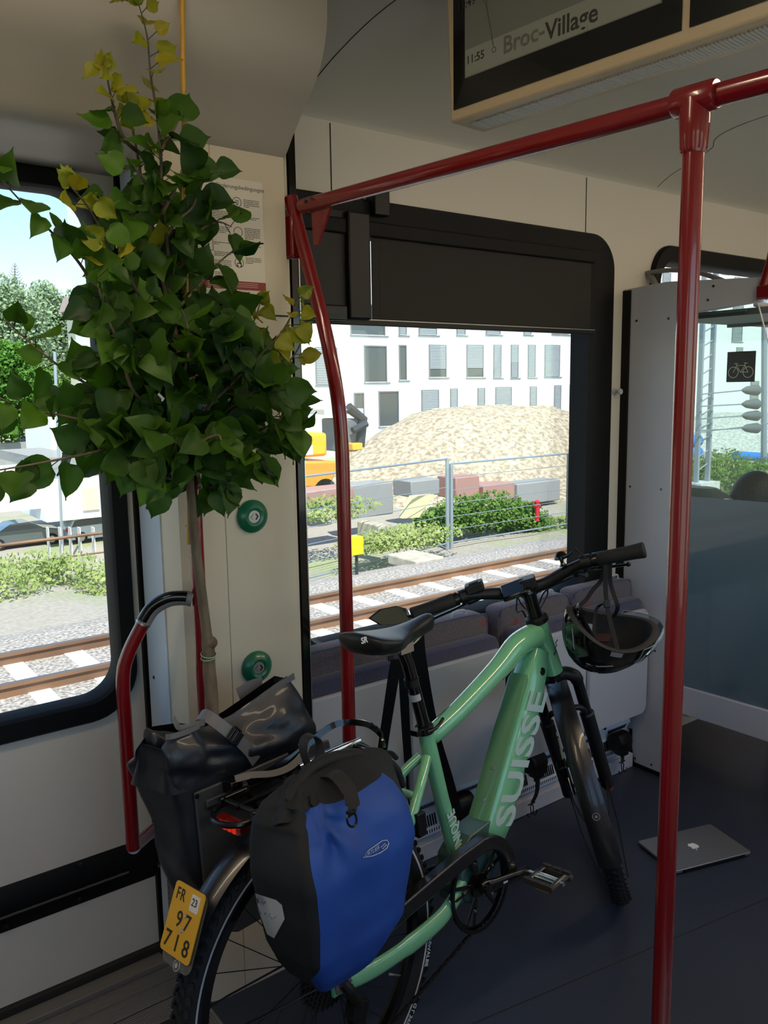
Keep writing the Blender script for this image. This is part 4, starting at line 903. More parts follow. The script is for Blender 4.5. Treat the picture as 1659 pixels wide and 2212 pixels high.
# fork
crn = HB-AX*.028
fk = M(); fk.tube([HB-AX*.004, HB-AX*.03], [.026, .024], 20)
for s_ in (-1, 1): fk.tube(smoothpath([crn, crn+V((0, s_*.03, .004)), crn+V((.006, s_*.056, -.012)), crn-AX*.035+V((.008, s_*.062, 0))], 4), [.02]*4*3+[.0185], 14)
fko = B('fork', fk, BLKM, st=True, smooth=50)
legs = {}
for s_ in (-1, 1):
    a0_ = crn-AX*.02+V((.007, s_*.062, 0)); a1_ = FH+V((-.004, s_*.062, 0)); dl_ = (a1_-a0_); L_ = dl_.length
    B('stanchion', M().tube([a0_, a0_+dl_*.36], .0165, 18), BLKA, fko, st=True)
    B('fork_lower', M().tube([a0_+dl_*.33, a0_+dl_*.345, a0_+dl_*.36, a0_+dl_*.95, a0_+dl_*1.06, a0_+dl_*1.08], [.0185, .0225, .0215, .020, .021, .014], 18), mat('fork_matt_black', (13,13,14), .5) if s_ < 0 else bpy.data.materials['fork_matt_black'], fko, st=True)
    if s_ < 0: B('leg_end_cap', M().tube([a0_+dl_*1.075, a0_+dl_*1.10], [.0175, .015], 16), mat('red_cap', (176,52,50), .4), fko, st=True)
    legs[s_] = (a0_, dl_)
B('fork_arch', M().tube(smoothpath([legs[-1][0]+legs[-1][1]*.37, legs[-1][0]+legs[-1][1]*.25+V((-.03,.02,0)), legs[1][0]+legs[1][1]*.25+V((-.03,-.02,0)), legs[1][0]+legs[1][1]*.37], 5), .009, 10), bpy.data.materials['fork_matt_black'], fko, st=True)
a0_, dl_ = legs[1]
def stick(t0, t1, m_, wd=.9):
    mb = M(); r_ = []
    for t_ in (t0, t1): c = a0_+dl_*t_; r_.append([c+V((cos(a_)*.0217, sin(a_)*.0217, 0)) for a_ in [R_(200)+wd*k/5 for k in range(6)]]+[c+V((cos(a_)*.0209, sin(a_)*.0209, 0)) for a_ in [R_(200)+wd*k/5 for k in range(5,-1,-1)]])
    return B('fork_sticker', mb.loft(r_), m_, fko, st=True, smooth=None)
stick(.50, .70, mat('sticker_cream', (176,168,128), .5)); stick(.44, .48, bpy.data.materials['sticker_white'])
cal = M().obox(FH+V((-.06, .058, .075)), V((.018,0,.012)), V((0,.014,0)), V((-.018,0,.03))); B('brake_caliper', cal, BLKA, fko, st=True, bev=.003)
hs_ = M(); hs_.revolve([(.012, 0), (.034, 0), (.032, .012), (.024, .018), (.012, .018)], HT+AX*.004, AX, X_, 28); B('headset_cap', hs_, BLACKP)
# stem, bar
bc_ = HT+AX*.105+V((.050, 0, 0))
sm = M().tube([HT+AX*.02, HT+AX*.07, HT+AX*.098], [.020, .0185, .021], 20); sm.tube([HT+AX*.085, bc_-V((.008,0,0))], [.017, .019], 16); sm.cyl(bc_-Y_*.024, bc_+Y_*.024, .0235, None, 20)
B('stem', sm, BLKA, st=True, smooth=40)
B('stem_cap', M().cyl(HT+AX*.098, HT+AX*.103, .015, .013, 20), BLACKG, st=True); B('stem_bolt', M().revolve([(.003,0),(.006,0),(.006,.002),(.003,.002)], HT+AX*.103, AX, X_, 16), CHROME, st=True)
def bar(s_): return smoothpath([bc_, bc_+V((.0, s_*.05, .0)), bc_+V((-.012, s_*.11, .016)), bc_+V((-.032, s_*.17, .030)), bc_+V((-.047, s_*.22, .030)), bc_+V((-.0756, s_*.335, .024))], 6)
hbm = M()
for s_ in (-1, 1): P = bar(s_); hbm.tube(P, [.018 if i < 10 else .018-.003*min(1, (i-10)/6) for i in range(len(P))], 16)
hbo = B('handlebar', hbm, BLKM, st=True, smooth=60)
for s_ in (-1, 1):
    P = bar(s_); e0 = P[-1]; dd = (P[-1]-P[-4]).normalized(); g0 = e0-dd*.128
    B('grip', M().tube([g0, g0+dd*.004, g0+dd*.05, g0+dd*.10, e0+dd*.0, e0+dd*.004], [.0185, .0210, .0200, .0210, .0228, .0195], 20), mat('grip_rubber', (20,20,21), .7, bump=.6, bscale=420) if s_ < 0 else bpy.data.materials['grip_rubber'], st=True)
    B('grip_clamp', M().tube([g0-dd*.012, g0], [.0205, .0205], 18), BLKA, st=True)
    bc2 = g0-dd*.032
    lv = M().tube([bc2-dd*.014, bc2+dd*.014], [.0205, .0205], 16); lv.tube([bc2+V((.006,0,-.012)), bc2+V((.028,-s_*.004,-.022)), bc2+V((.032,-s_*.05,-.018))], [.010, .011, .008], 12)
    B('brake_master', lv, BLKM, st=True)
    B('brake_lever', M().tube(smoothpath([bc2+V((.030,0,-.024)), bc2+V((.045,0,-.030))+dd*.03, bc2+V((.052,0,-.034))+dd*.08, bc2+V((.050,0,-.036))+dd*.115], 4), .0065, 10, flat=(1.2,.7), upv=Z_), BLACKG, st=True)
    B('lever_end', M().ball(bc2+V((.050,0,-.036))+dd*.115, .0075, 10, 8), BLKA, st=True)
    if s_ < 0:
        B('shifter', M().tube([bc2-dd*.03+V((.004,0,-.016)), bc2-dd*.03+V((.006,0,-.036))], [.019, .015], 16), BLACKP, st=True)
        B('shift_lever', M().tube([bc2-dd*.03+V((-.012,0,-.03)), bc2-dd*.012+V((-.035,0,-.034))], [.005, .007], 8), BLACKP, st=True)
        c = bc2-dd*.066+V((-.002,0,.030)); bell = M().revolve([(.002, .012), (.013, .010), (.0185, .002), (.0195, -.006), (.0165, -.006), (.002, -.004)], c, V((.35,0,1)), X_, 24); bell.tube([c, c-V((0,0,.02)), c-V((0,0,.03))], [.006,.006,.012], 10); B('bell', bell, BLACKG, st=True)
        lv2 = M().tube([c-V((0,0,.01)), c+V((-.012,0,-.004))+dd*.02, c+V((-.012,0,.006))+dd*.034], .0028, 8); B('bell_lever', lv2, BLKM, st=True)
        B('switch_lever', M().tube([bc2+V((-.012,0,.012)), bc2+V((-.01,0,.03))-dd*.012, bc2+V((-.006,0,.044))-dd*.02], [.004, .003, .0045], 8), BLACKP, st=True)
    else:
        c = bc2-dd*.036+V((-.004,0,.014)); B('remote_control', M().obox(c, dd*.028, V((.020,0,.004)), V((-.003,0,.014))), BLACKP, st=True, bev=.005)
        B('remote_button', M().obox(c+V((-.003,0,.015)), dd*.014, V((.008,0,.002)), V((-.0006,0,.0022))), mat('button_grey', (44,44,48), .3), st=True, bev=.001)
        mi = M(); mbase = e0+dd*.006; mi.tube(smoothpath([mbase-dd*.012, mbase+dd*.006, mbase+V((.03,.012,.008)), mbase+V((.05,.02,.018))], 4), .005, 8); B('mirror_arm', mi, BLACKP, st=True)
# display on the bar
c = bc_+V((-.030, .040, .010)); nd = V((-.55, .10, .83)).normalized(); dx_ = Y_.cross(nd).normalized(); dy_ = nd.cross(dx_)
B('display_unit', M().obox(c, dx_*.032, dy_*.036, nd*.0085), BLACKG, st=True, bev=.005)
B('display_mount', M().obox(c-nd*.014, dx_*.012, dy_*.02, nd*.01), BLACKP, st=True, bev=.002)
c = bc_+V((-.006, -.006, .016)); B('bar_clamp_module', M().obox(c, V((.026,0,.004)), V((0,.024,0)), V((-.002,0,.016))), BLACKP, st=True, bev=.004)
# mirror plate, placed where the left grip ends
mP = [at(q[0], q[1], 1, 1.90) for q in ((797, 1336), (822, 1316), (857, 1309), (872, 1313), (888, 1334), (884, 1342), (850, 1350), (822, 1351))]
mc_ = sum(mP, V((0,0,0)))/8; mb = M(); mb.loft([[p+Y_*.006 for p in mP], [mc_+(p-mc_)*1.0 for p in mP]])
mt_ = make('rear_view_mirror', mb, BLACKP, bike, smooth=None, bev=.002)
make('mirror_glass', M().loft([[mc_+(p-mc_)*.93-Y_*.0004 for p in mP], [mc_+(p-mc_)*.93-Y_*.0012 for p in mP]]), mat('mirror_reflected_tone', (104,100,84), .3, .2), mt_, smooth=None)  # matte grey-olive colour stands in for what the mirror reflects
# cables
def cable(pts, r=.0024, st=True, name='cable'): B(name, M().tube(smoothpath(pts, 8), r, 8), BLACKP, st=st)
Pl, Pr = bar(1), bar(-1)
cable([Pl[-16]+V((.03,-.02,-.018)), Pl[-16]+V((.05,-.10,-.03)), bc_+V((.03,.05,-.06)), HT+AX*.03+V((.02,.03,0)), HB+V((.04,.03,.02)), FH+V((-.05,.07,.20)), FH+V((-.06,.065,.08))])
cable([Pl[-14]+V((.03,-.03,-.01)), Pl[-16]+V((.06,-.09,-.01)), bc_+V((.05,.03,-.05)), HT+AX*.02+V((.028,.01,0)), HT-AX*.03+V((.03,.012,0))])
cable([Pr[-16]+V((.03,.03,-.018)), Pr[-16]+V((.055,.08,-.03)), bc_+V((.05,-.05,-.04)), HT+AX*.02+V((.03,-.01,0)), HT-AX*.03+V((.03,-.01,0))])
cable([Pr[-15]+V((.03,.02,-.03)), Pr[-16]+V((.07,.09,-.05)), bc_+V((.06,-.02,-.06)), HT+AX*.01+V((.03,0,0)), HT-AX*.04+V((.03,0,0))])
# frame lock behind the seat tube
lk = M().revolve([(.055, -.008), (.068, -.010), (.070, .0), (.068, .010), (.055, .008)], (.24, 0, .60), V((.72,0,.69)), Y_, 30, -.9, pi+.9)
lk.obox((.285, -.062, .585), V((.014,0,0)), V((0,.012,0)), V((0,0,.028))); B('frame_lock', lk, BLACKP, bev=.002)
# ================================================================ PANNIERS
def resample(P, n):
    P = [V(p) for p in P]; P.append(P[0]); L = [0]
    for a_, b_ in zip(P, P[1:]): L.append(L[-1]+(b_-a_).length)
    out = []; i = 0
    for k in range(n):
        s_ = L[-1]*k/n
        while L[i+1] < s_: i += 1
        out.append(P[i].lerp(P[i+1], (s_-L[i])/max(1e-9, L[i+1]-L[i])))
    return out
def interp(tab, z):
    if z <= tab[0][0]: return tab[0][1:]
    for a_, b_ in zip(tab, tab[1:]):
        if a_[0] <= z <= b_[0]:
            t_ = (z-a_[0])/(b_[0]-a_[0]); return [p+(q-p)*t_ for p, q in zip(a_[1:], b_[1:])]
    return tab[-1][1:]
CAN = mat('black_cordura', (10,11,14), .75, bump=.35, bscale=1600)
BLU = mat('blue_cordura', (22,68,146), .62, bump=.3, bscale=1600, var=.08, vscale=9)
def pt_world(mb): return mb.tf(bw)
# blue pannier: table z: back-left x, back-right x, front-left x, front-right x, y back, y front
BT = [(.470,-.120,.000,-.130,-.02,-.13,-.19), (.49,-.175,.035,-.175,-.045,-.125,-.235), (.53,-.200,.06,-.195,-.060,-.122,-.265), (.58,-.218,.09,-.222,-.004,-.118,-.280), (.65,-.228,.12,-.224,.020,-.115,-.285), (.72,-.236,.15,-.222,.036,-.115,-.285),
      (.78,-.236,.165,-.214,.034,-.115,-.272), (.812,-.226,.160,-.200,.028,-.118,-.245), (.838,-.205,.13,-.185,.01,-.125,-.212), (.853,-.17,.09,-.15,-.01,-.135,-.185), (.862,-.14,.05,-.13,-.03,-.145,-.170)]
def fold_blue(p):
    # gathered folds running down from the strap pull at the upper left of the front
    c = V((-.155, -.25, .815)); d = p-c; r_ = math.hypot(d.x, d.z); ang = math.atan2(d.z, d.x)
    f_ = math.exp(-(r_/.115)**2)*sin(ang*5.5+1.0)*.012*min(1, r_/.02)
    f_ += noise.noise(V((p.x*9, p.y*4, p.z*7)))*.009 + noise.noise(V((p.x*26, p.y*10, p.z*18+3)))*.0028
    f_ -= .022*math.exp(-(((p.x+.165)/.03)**2+((p.z-.80)/.045)**2))
    return f_
def brings(n, off=0):
    rings = []
    zs = [.470+.392*k/46 for k in range(47)]
    for z in zs:
        a_, b_, c_, d_, yb, yf = interp(BT, z); r_ = .028
        ol = rrect(0, 1, 0, 1, .12, 5); pts_ = []
        for u, v in ol:
            xl = a_+(c_-a_)*v; xr = b_+(d_-b_)*v; pts_.append(V((xl+(xr-xl)*u, yb+(yf-yb)*v, z)))
        P = resample(pts_, n); cx = sum(p.x for p in P)/n; cy = sum(p.y for p in P)/n; out = []
        for p in P:
            nr = V((p.x-cx, (p.y-cy)*1.6, 0)).normalized(); frontness = max(0, min(1, (yb-p.y)/.06))
            bulge = .010*sin(pi*(z-.47)/.392)
            q = p+nr*((fold_blue(p)+bulge)*frontness+off); q.z -= .012*frontness*0; out.append(q)
        rings.append(out)
    return rings
pn_ = thing('pannier_bag', 'blue and black roll-top pannier on the camera side of the rear rack', 'pannier', tuple(bw((-.1, -.2, .47))))
BR = brings(96)
BRi = BR
mid = BR[22]; t22 = interp(BT, .470+.392*22/46); jl = min(range(96), key=lambda j: (mid[j]-V((t22[2]+.010, t22[5], mid[j].z))).length)
full = M().loft(BR); bdy, fp = M(), M(); bdy.v = list(full.v); fp.v = list(full.v)
for f_ in full.f:
    i, j = f_[0]//96, min(q % 96 for q in f_) if max(q % 96 for q in f_)-min(q % 96 for q in f_) == 1 else 95
    blue = len(f_) == 4 and 3 <= i < 42 and (j < jl or j >= 95)
    (fp if blue else bdy).f.append(f_); (fp if blue else bdy).mi.append(0)
def used(mb):
    ids = sorted({q for f_ in mb.f for q in f_}); mp = {q: k for k, q in enumerate(ids)}; mb.v = [mb.v[q] for q in ids]; mb.f = [tuple(mp[q] for q in f_) for f_ in mb.f]; return mb
make('bag_body', used(bdy).tf(bw), CAN, pn_, smooth=70); make('front_panel', used(fp).tf(bw), BLU, pn_, smooth=80)
# rolled top closure
rl = M(); rp = smoothpath([(-.175,-.175,.835),(-.12,-.155,.862),(-.06,-.145,.868),(.0,-.142,.858),(.08,-.140,.828),(.145,-.138,.785),(.168,-.135,.735)], 6)
rl.tube([p+V((0,.004*noise.noise(p*30),.006*noise.noise(p*22+V((5,0,0))))) for p in rp], [.008+.006*sin(pi*min(1, (i+1)/len(rp)))+.002*noise.noise(V((i*.7,0,0))) for i in range(len(rp))], 14, flat=(1.1,1.0))
make('rolled_top', rl.tf(bw), CAN, pn_, smooth=80)
lf = M(); lr = []
for i in range(14):
    t_ = i/13; c = V((-.190+.05*t_, -.185+.035*t_, .815+.048*t_)); w_ = .026*(1-t_*.45); lr.append([c+V((cos(a_)*w_, sin(a_)*w_*.9, sin(a_*2)*.004+noise.noise(V((a_*2, t_*5, 0)))*.01)) for a_ in [2*pi*k/20 for k in range(20)]])
lf.loft(lr); make('gathered_corner', lf.tf(bw), CAN, pn_, smooth=80)
STW = mat('bag_webbing', (28,26,25), .7, bump=.4, bscale=1500)
make('closure_strap', M().strap(smoothpath([bl(700,1672,-.17), bl(722,1672,-.205), bl(742,1690,-.235), bl(757,1715,-.262), bl(762,1742,-.285), bl(758,1758,-.297)], 5), V((1,0,.15)), [.03]*15+[.026]*5+[.016]*6, .0022).tf(bw), STW, pn_)
dr = [bl(755+9*cos(a_)*.95+5, 1770+16*sin(a_), -.302)+V((0,-.002*cos(a_),0)) for a_ in [2*pi*k/24 for k in range(24)]]
make('strap_ring', M().tube(dr, .0022, 8, loop=True).tf(bw), BLACKG, pn_)
make('strap_clip', M().obox(bl(757, 1755, -.300), V((.008,0,.001)), V((0,.003,0)), V((-.001,0,.006))).tf(bw), BLACKP, pn_, bev=.001)
make('top_loop', M().strap(smoothpath([bl(668,1660,-.11), bl(656,1625,-.10), bl(658,1598,-.095), bl(675,1588,-.095), bl(690,1605,-.10), bl(690,1640,-.11), bl(682,1668,-.13)], 5), V((0,1,.1)), .024, .002).tf(bw), STW, pn_)
# reflector patch on the black side, brand patch, lower hook
def sidept(px, py): return bl(px, py, -.20)
rp4 = [(551,1930), (596,1944), (609,1955), (615,1985), (592,2027), (577,2018), (560,1972)]
def onside(px, py):   # meet the black side surface: intersect with the body mesh rings by search in y
    best = None
    for y in [-.10-.002*k for k in range(100)]:
        p = bl(px, py, y); z = p.z
        if not .48 < z < .88: continue
        a_, b_, c_, d_, yb, yf = interp(BT, z); v = (y-yb)/(yf-yb)
        if 0 <= v <= 1:
            xl = a_+(c_-a_)*v; e_ = abs(p.x-xl)
            if best is None or e_ < best[0]: best = (e_, p)
    return best[1]
from mathutils.bvhtree import BVHTree
_c = M().loft(BRi); bvi = BVHTree.FromPolygons([tuple(q) for q in _c.v], _c.f)
_b = M().loft(BR); bv = BVHTree.FromPolygons([tuple(q) for q in _b.v], _b.f)
def hit(px, py, off=.0015, tree=None):
    d = (BI.to_3x3() @ ray(px, py)).normalized(); h_ = (tree or bv).ray_cast(BI @ CAMPOS, d)
    return h_[0]-d*(off+(.0025 if tree is None else 0)) if h_[0] is not None else bl(px, py, -.2)
pc7 = [hit(*q) for q in rp4]; cen = (sum(q[0] for q in rp4)/7, sum(q[1] for q in rp4)/7)
mb = M(); vs = [hit(*cen, .0025, bvi)]
for ring_ in (.35, .7, 1):
    for k in range(28):
        i = k*7/28; a_, b_ = rp4[int(i) % 7], rp4[(int(i)+1) % 7]; t_ = i-int(i); x, y = a_[0]+(b_[0]-a_[0])*t_, a_[1]+(b_[1]-a_[1])*t_
        vs.append(hit(cen[0]+(x-cen[0])*ring_, cen[1]+(y-cen[1])*ring_, .0025, bvi))
fs_ = [(0, 1+k, 1+(k+1) % 28) for k in range(28)]
for r_ in range(2): fs_ += [(1+r_*28+k, 1+(r_+1)*28+k, 1+(r_+1)*28+(k+1) % 28, 1+r_*28+(k+1) % 28) for k in range(28)]
mb.add(vs, fs_); make('reflector_patch', mb.tf(bw), mat('reflector_grey', (186,188,184), .3, coat=.3), pn_, smooth=80)
sc_ = M(); random.seed(11)
for (x, y, L) in ((556,1946,16), (562,1950,10), (570,1975,26)):
    px = x
    while px < x+L: a_ = hit(px, y+(px-x)*.35, .004, bvi); b_ = hit(px+2.2, y+(px-x)*.35+random.uniform(-7,7), .004, bvi); sc_.tube([a_, b_], .0005, 4); px += 2.6
make('handwriting', sc_.tf(bw), mat('pen_ink', (120,124,130), .5), pn_)
lgp = [(783,1853),(795,1838),(812,1826),(826,1816),(836,1815),(840,1821),(836,1832),(822,1842),(805,1849)]
LW = mat('logo_pale', (170,180,196), .4)
make('brand_outline', M().tube([hit(*q, .0012) for q in lgp], .0009, 6, loop=True).tf(bw), LW, pn_)
make('brand_pill', M().tube([hit(*q, .0012) for q in ((823,1830),(832,1822),(835,1825),(826,1834))], .0008, 6, loop=True).tf(bw), LW, pn_)
lt_ = text('ORTLIEB', .0095, (0,0,0), X_, Y_, Z_, .0001, shear=.2); o2 = M(); o2.f = lt_.f; o2.mi = lt_.mi
wmax = max(q.x for q in lt_.v)
for q in lt_.v: t_ = q.x/wmax; o2.v.append(hit(789+t_*31-q.y*200, 1851-t_*13-t_*t_*5-q.y*1150, .0012+.0004*(q.z > 0)))
make('brand_lettering', o2.tf(bw), LW, pn_, smooth=None)
hk = M(); p = bl(795, 2045, -.262); hk.obox(p, V((.012,0,.003)), V((0,.006,0)), V((-.004,0,.022))); hk.obox(p+V((-.004,-.006,-.01)), V((.014,0,0)), V((0,.004,0)), V((-.003,0,.007)))
make('lower_hook', hk.tf(bw), BLACKG, pn_, bev=.004); make('hook_screw', M().cyl(p+V((.001,-.007,.010)), p+V((.001,-.010,.010)), .007, .006, 16).tf(bw), BLACKP, pn_)
for x in (-.12, .06): make('rail_hook', M().obox(V((x, -.085, .785)), V((.016,0,0)), V((0,.022,0)), V((0,0,.014))).tf(bw), BLACKP, pn_, bev=.003)
# ---- grey pannier on the far side, open with the tree standing in it
GT = mat('tarpaulin_charcoal', (28,30,37), .42, bump=.12, bscale=700, coat=.1)
GT2 = mat('tarpaulin_grey', (58,60,70), .5, bump=.3, bscale=1300)
GE = mat('grey_edge_band', (98,96,96), .55, bump=.2, bscale=900)
gp2 = thing('pannier_bag', 'charcoal open-topped pannier on the far side of the rack holding the young tree', 'pannier', tuple(bw((0, .2, .36))))
GB = [(.46,-.13,.13,-.13,.12,.118,.22), (.48,-.16,.15,-.16,.14,.116,.26), (.53,-.18,.165,-.185,.155,.114,.285), (.60,-.195,.175,-.205,.165,.114,.295), (.74,-.215,.175,-.23,.165,.114,.295), (.80,-.225,.165,-.245,.15,.116,.29)]
rings = []; N_ = 96
def gring(a_, b_, c_, d_, yb, yf, z):
    pts_ = []
    for u, v in rrect(0, 1, 0, 1, .16, 5):
        xl = a_+(c_-a_)*v; xr = b_+(d_-b_)*v; pts_.append(V((xl+(xr-xl)*u, yb+(yf-yb)*v, z)))
    return resample(pts_, N_)
for k in range(26):
    z = .46+.34*k/25; P = gring(*interp(GB, z), z); cx = sum(p.x for p in P)/N_; cy = .2
    rings.append([p+V((p.x-cx, p.y-cy, 0)).normalized()*(noise.noise(V((p.x*9, p.y*9, p.z*11)))*.016*(1 if p.y > .125 else .1)) for p in P])
lowr = rings[-1]
def rimz(x):  # height of the mouth along its length
    return interp([(-.30,.880),(-.26,.890),(-.22,.925),(-.16,.915),(-.12,.905),(-.06,.912),(.0,.928),(.06,.946),(.12,.962),(.2,.97)], x)[0]
K_ = 16
for k in range(1, K_+1):
    t_ = k/K_; row = []
    for p in lowr:
        side_ = 1 if p.y > .2 else -1
        xx = p.x+((-.018 if p.x < -.1 else -.068*max(0, (p.x+.1)/.29))*t_)
        ytgt = (.185 if side_ > 0 else .150)
        if xx < -.16: ytgt = ytgt+.02*side_
        yy2 = p.y+(ytgt-p.y)*(t_**1.3)+.035*sin(pi*t_)*(-.4 if side_ < 0 else .3)
        zz2 = p.z+(rimz(xx)-p.z)*t_
        fold = .020*sin(pi*min(1, t_*1.1))*(noise.noise(V((xx*9+t_*2, side_*3, t_*2.0)))*1.5+.35*abs(noise.noise(V((xx*14-t_*3, 7, t_*2.5)))))
        row.append(V((xx, yy2+fold*side_, zz2-.006*(1-abs(2*t_-1)))))
    rings.append(row)
rim_ = rings[-1]
inner = [[p+(V((0,.2,0))-V((0,p.y,0)))*0+V((0, (.002 if p.y < .168 else -.002), -.003)) for p in rim_]]
for t_ in (.3, .7, 1): inner.append([V((a_.x*.97, a_.y+(b_.y-a_.y)*t_+(.003 if a_.y < .168 else -.003), a_.z+(b_.z-a_.z)*t_-.004)) for a_, b_ in zip(rim_, lowr)])
body = M().loft(rings, True, False); body.add(rings[0], [tuple(range(N_))]); body.loft(inner, True, False)
body.add(inner[-1], [tuple(range(N_))])
gb_ = make('bag_body', body.tf(bw), GT, gp2, smooth=75)
make('mouth_band', M().strap([q+V((0,-.003,-.008)) for q in smoothpath([V((x, .147-(.02 if x < -.16 else 0), rimz(x))) for x in (-.10,-.05,0,.06,.12)], 4)], V((0,-.15,1)), .016, .0022).tf(bw), GE, gp2)
make('mouth_band', M().strap(smoothpath([bl(515,1502,.21), bl(540,1486,.21), bl(566,1478,.21)], 3), V((0,0,1)), .034, .002).tf(bw), GE, gp2)
# folded-over left corner
fc = M(); rr_ = []
for i in range(18):
    t_ = i/17; c = bl(322+150*t_, 1606-18*t_+14*sin(pi*t_), .19-.03*t_); w_ = .040*(1-.55*t_)
    rr_.append([c+V((0, cos(a_)*w_*.55, sin(a_)*w_*.85))+V((noise.noise(V((t_*4, a_, 1)))*.010, 0, noise.noise(V((t_*5, a_*1.4, 4)))*.012)) for a_ in [2*pi*k/20 for k in range(20)]])
fc.loft(rr_); make('folded_corner', fc.tf(bw), GT, gp2, smooth=80)
make('corner_band', M().strap(smoothpath([bl(375,1552,.16), bl(388,1572,.13), bl(420,1566,.12), bl(442,1560,.125)], 4), V((.3,0,1)), .013, .002).tf(bw), GE, gp2)
make('corner_band', M().strap(smoothpath([bl(358,1592,.13), bl(375,1590,.115), bl(405,1580,.115), bl(430,1568,.12)], 4), V((.2,0,1)), .011, .002).tf(bw), GE, gp2)
make('closure_strap', M().strap(smoothpath([bl(430,1546,.17), bl(442,1544,.145), bl(470,1562,.115), bl(505,1590,.100), bl(535,1618,.100), bl(553,1645,.106)], 5), V((.75,0,.66)), .026, .0022).tf(bw), GE, gp2)
bk = M(); c = bl(505, 1588, .096); ax_ = (bl(520,1602,.098)-bl(490,1576,.098)).normalized(); sx_ = V((ax_.z,0,-ax_.x))
for k in (-.010, .0, .010): bk.obox(c+ax_*k, ax_*.0018, V((0,.003,0)), sx_*.016)
for s_ in (-1, 1): bk.obox(c+sx_*(s_*.0155), ax_*.012, V((0,.003,0)), sx_*.002)
bk.obox(c+ax_*.016, ax_*.006, V((0,.0025,0)), sx_*.0145); make('buckle', bk.tf(bw), BLACKP, gp2, bev=.001)
# stiff back plate facing the camera, hooks and handle
bpz = [(-.196,.795),(-.10,.796),(.10,.800),(.178,.790),(.175,.50),(.12,.46),(-.14,.46),(-.195,.52)]
bo = M().prism([(p.x, p.y) for p in resample([V((x, z, 0)) for x, z in bpz], 40)], (0,.103,0), X_, Z_, Y_, .008)
make('back_plate', bo.tf(bw), mat('stiff_grey_plate', (56,57,60), .5, bump=.3, bscale=900), gp2, bev=.003, smooth=30)
for q in ((425,1720), (556,1669), (643,1632)): c = bl(q[0], q[1], .101); make('rivet', M().cyl(c, c-Y_*.003, .0055, .0045, 12).tf(bw), BLACKP, gp2)
make('plate_rib', M().obox(V((-.02,.099,.765)), V((.155,0,0)), V((0,.004,0)), V((0,0,.008))).tf(bw), GT2, gp2, bev=.002)
for x in (-.115, .065): make('rail_hook', M().obox(V((x, .088, .785)), V((.014,0,0)), V((0,.020,0)), V((0,0,.016))).tf(bw), BLACKG, gp2, bev=.003)
make('carry_handle', M().strap(smoothpath([V((-.115,.075,.803)), V((-.085,.055,.806)), V((-.045,.035,.80)), V((.0,.033,.800)), V((.045,.042,.812)), V((.072,.062,.823)), V((.066,.080,.812))], 5), V((0,1,.7)), .016, .0022).tf(bw), GE, gp2)
cb = M(); c = bl(390, 1795, .18); cb.obox(c, V((.008,0,.002)), V((0,.012,0)), V((-.002,0,.018))); cb.obox(c+V((-.003,-.01,.012)), V((.010,0,0)), V((0,.01,0)), V((0,0,.004))); make('side_clip', cb.tf(bw), BLACKG, gp2, bev=.002)

# ================================================================ LAPTOP
L4 = [at(1375, 1815, 2, .017), at(1462, 1883, 2, .017), at(1628, 1838, 2, .017), at(1530, 1780, 2, .017)]
lc = sum(L4, V((0,0,0)))/4; lx = ((L4[2]-L4[1])+(L4[3]-L4[0])).normalized(); ly = V((-lx.y, lx.x, 0))
if (L4[0]-L4[1]).dot(ly) < 0: ly = -ly
hw_, hh_ = ((L4[2]-L4[1]).length+(L4[3]-L4[0]).length)/4, ((L4[0]-L4[1]).length+(L4[3]-L4[2]).length)/4*.98
lp_ = thing('laptop', 'closed silver laptop lying on the dark floor right of the red pole', 'laptop', (lc.x, lc.y, 0))
SIL = mat('satin_silver', (178,180,184), .38, .85)
ol = rrect(-hw_, hw_, -hh_, hh_, .010, 6)
make('lid', M().prism(ol, V((lc.x, lc.y, .0115)), lx, ly, Z_, .0045), SIL, lp_, bev=.001, smooth=40)
make('base', M().loft([[V((lc.x,lc.y,.003))+lx*x*.97+ly*y*.96 for x, y in ol], [V((lc.x,lc.y,.0075))+lx*x+ly*y for x, y in ol], [V((lc.x,lc.y,.0108))+lx*x+ly*y for x, y in ol]]), SIL, lp_, smooth=40)
make('hinge', M().obox(V((lc.x,lc.y,.0095))-ly*(hh_-.001), lx*(hw_*.82), ly*.003, Z_*.0035), BLACKP, lp_)
for s_ in (-1, 1): make('foot', M().cyl(V((lc.x,lc.y,0))+lx*(s_*hw_*.86)-ly*(hh_*.86), V((lc.x,lc.y,.004))+lx*(s_*hw_*.86)-ly*(hh_*.86), .006), BLACKP, lp_)
for s_ in (-1, 1): make('foot', M().cyl(V((lc.x,lc.y,0))+lx*(s_*hw_*.86)+ly*(hh_*.86), V((lc.x,lc.y,.004))+lx*(s_*hw_*.86)+ly*(hh_*.86), .006), BLACKP, lp_)
ap = M(); s = .020; apo = [(0,.55),(.25,.62),(.5,.64),(.78,.52),(.66,.3),(.62,.08),(.70,-.15),(.86,-.27),(.72,-.62),(.48,-.92),(.25,-.93),(0,-.84),(-.25,-.93),(-.5,-.88),(-.78,-.45),(-.88,.0),(-.78,.38),(-.52,.6),(-.25,.62)]
ac = V((lc.x, lc.y, .0161)); ap.prism([(p.x*s, p.y*s) for p in smoothpath([V((x, y, 0)) for x, y in apo+[apo[0]]], 4)[:-1]], ac, lx*-1, ly*-1, Z_, .0004)
lfp = [(.02,.68),(.06,.92),(.22,1.1),(.4,1.16),(.38,.95),(.24,.74)]; ap.prism([(x*s, y*s) for x, y in lfp], ac, lx*-1, ly*-1, Z_, .0004)
make('lid_emblem', ap, mat('emblem_white', (236,238,240), .3), lp_, smooth=None)

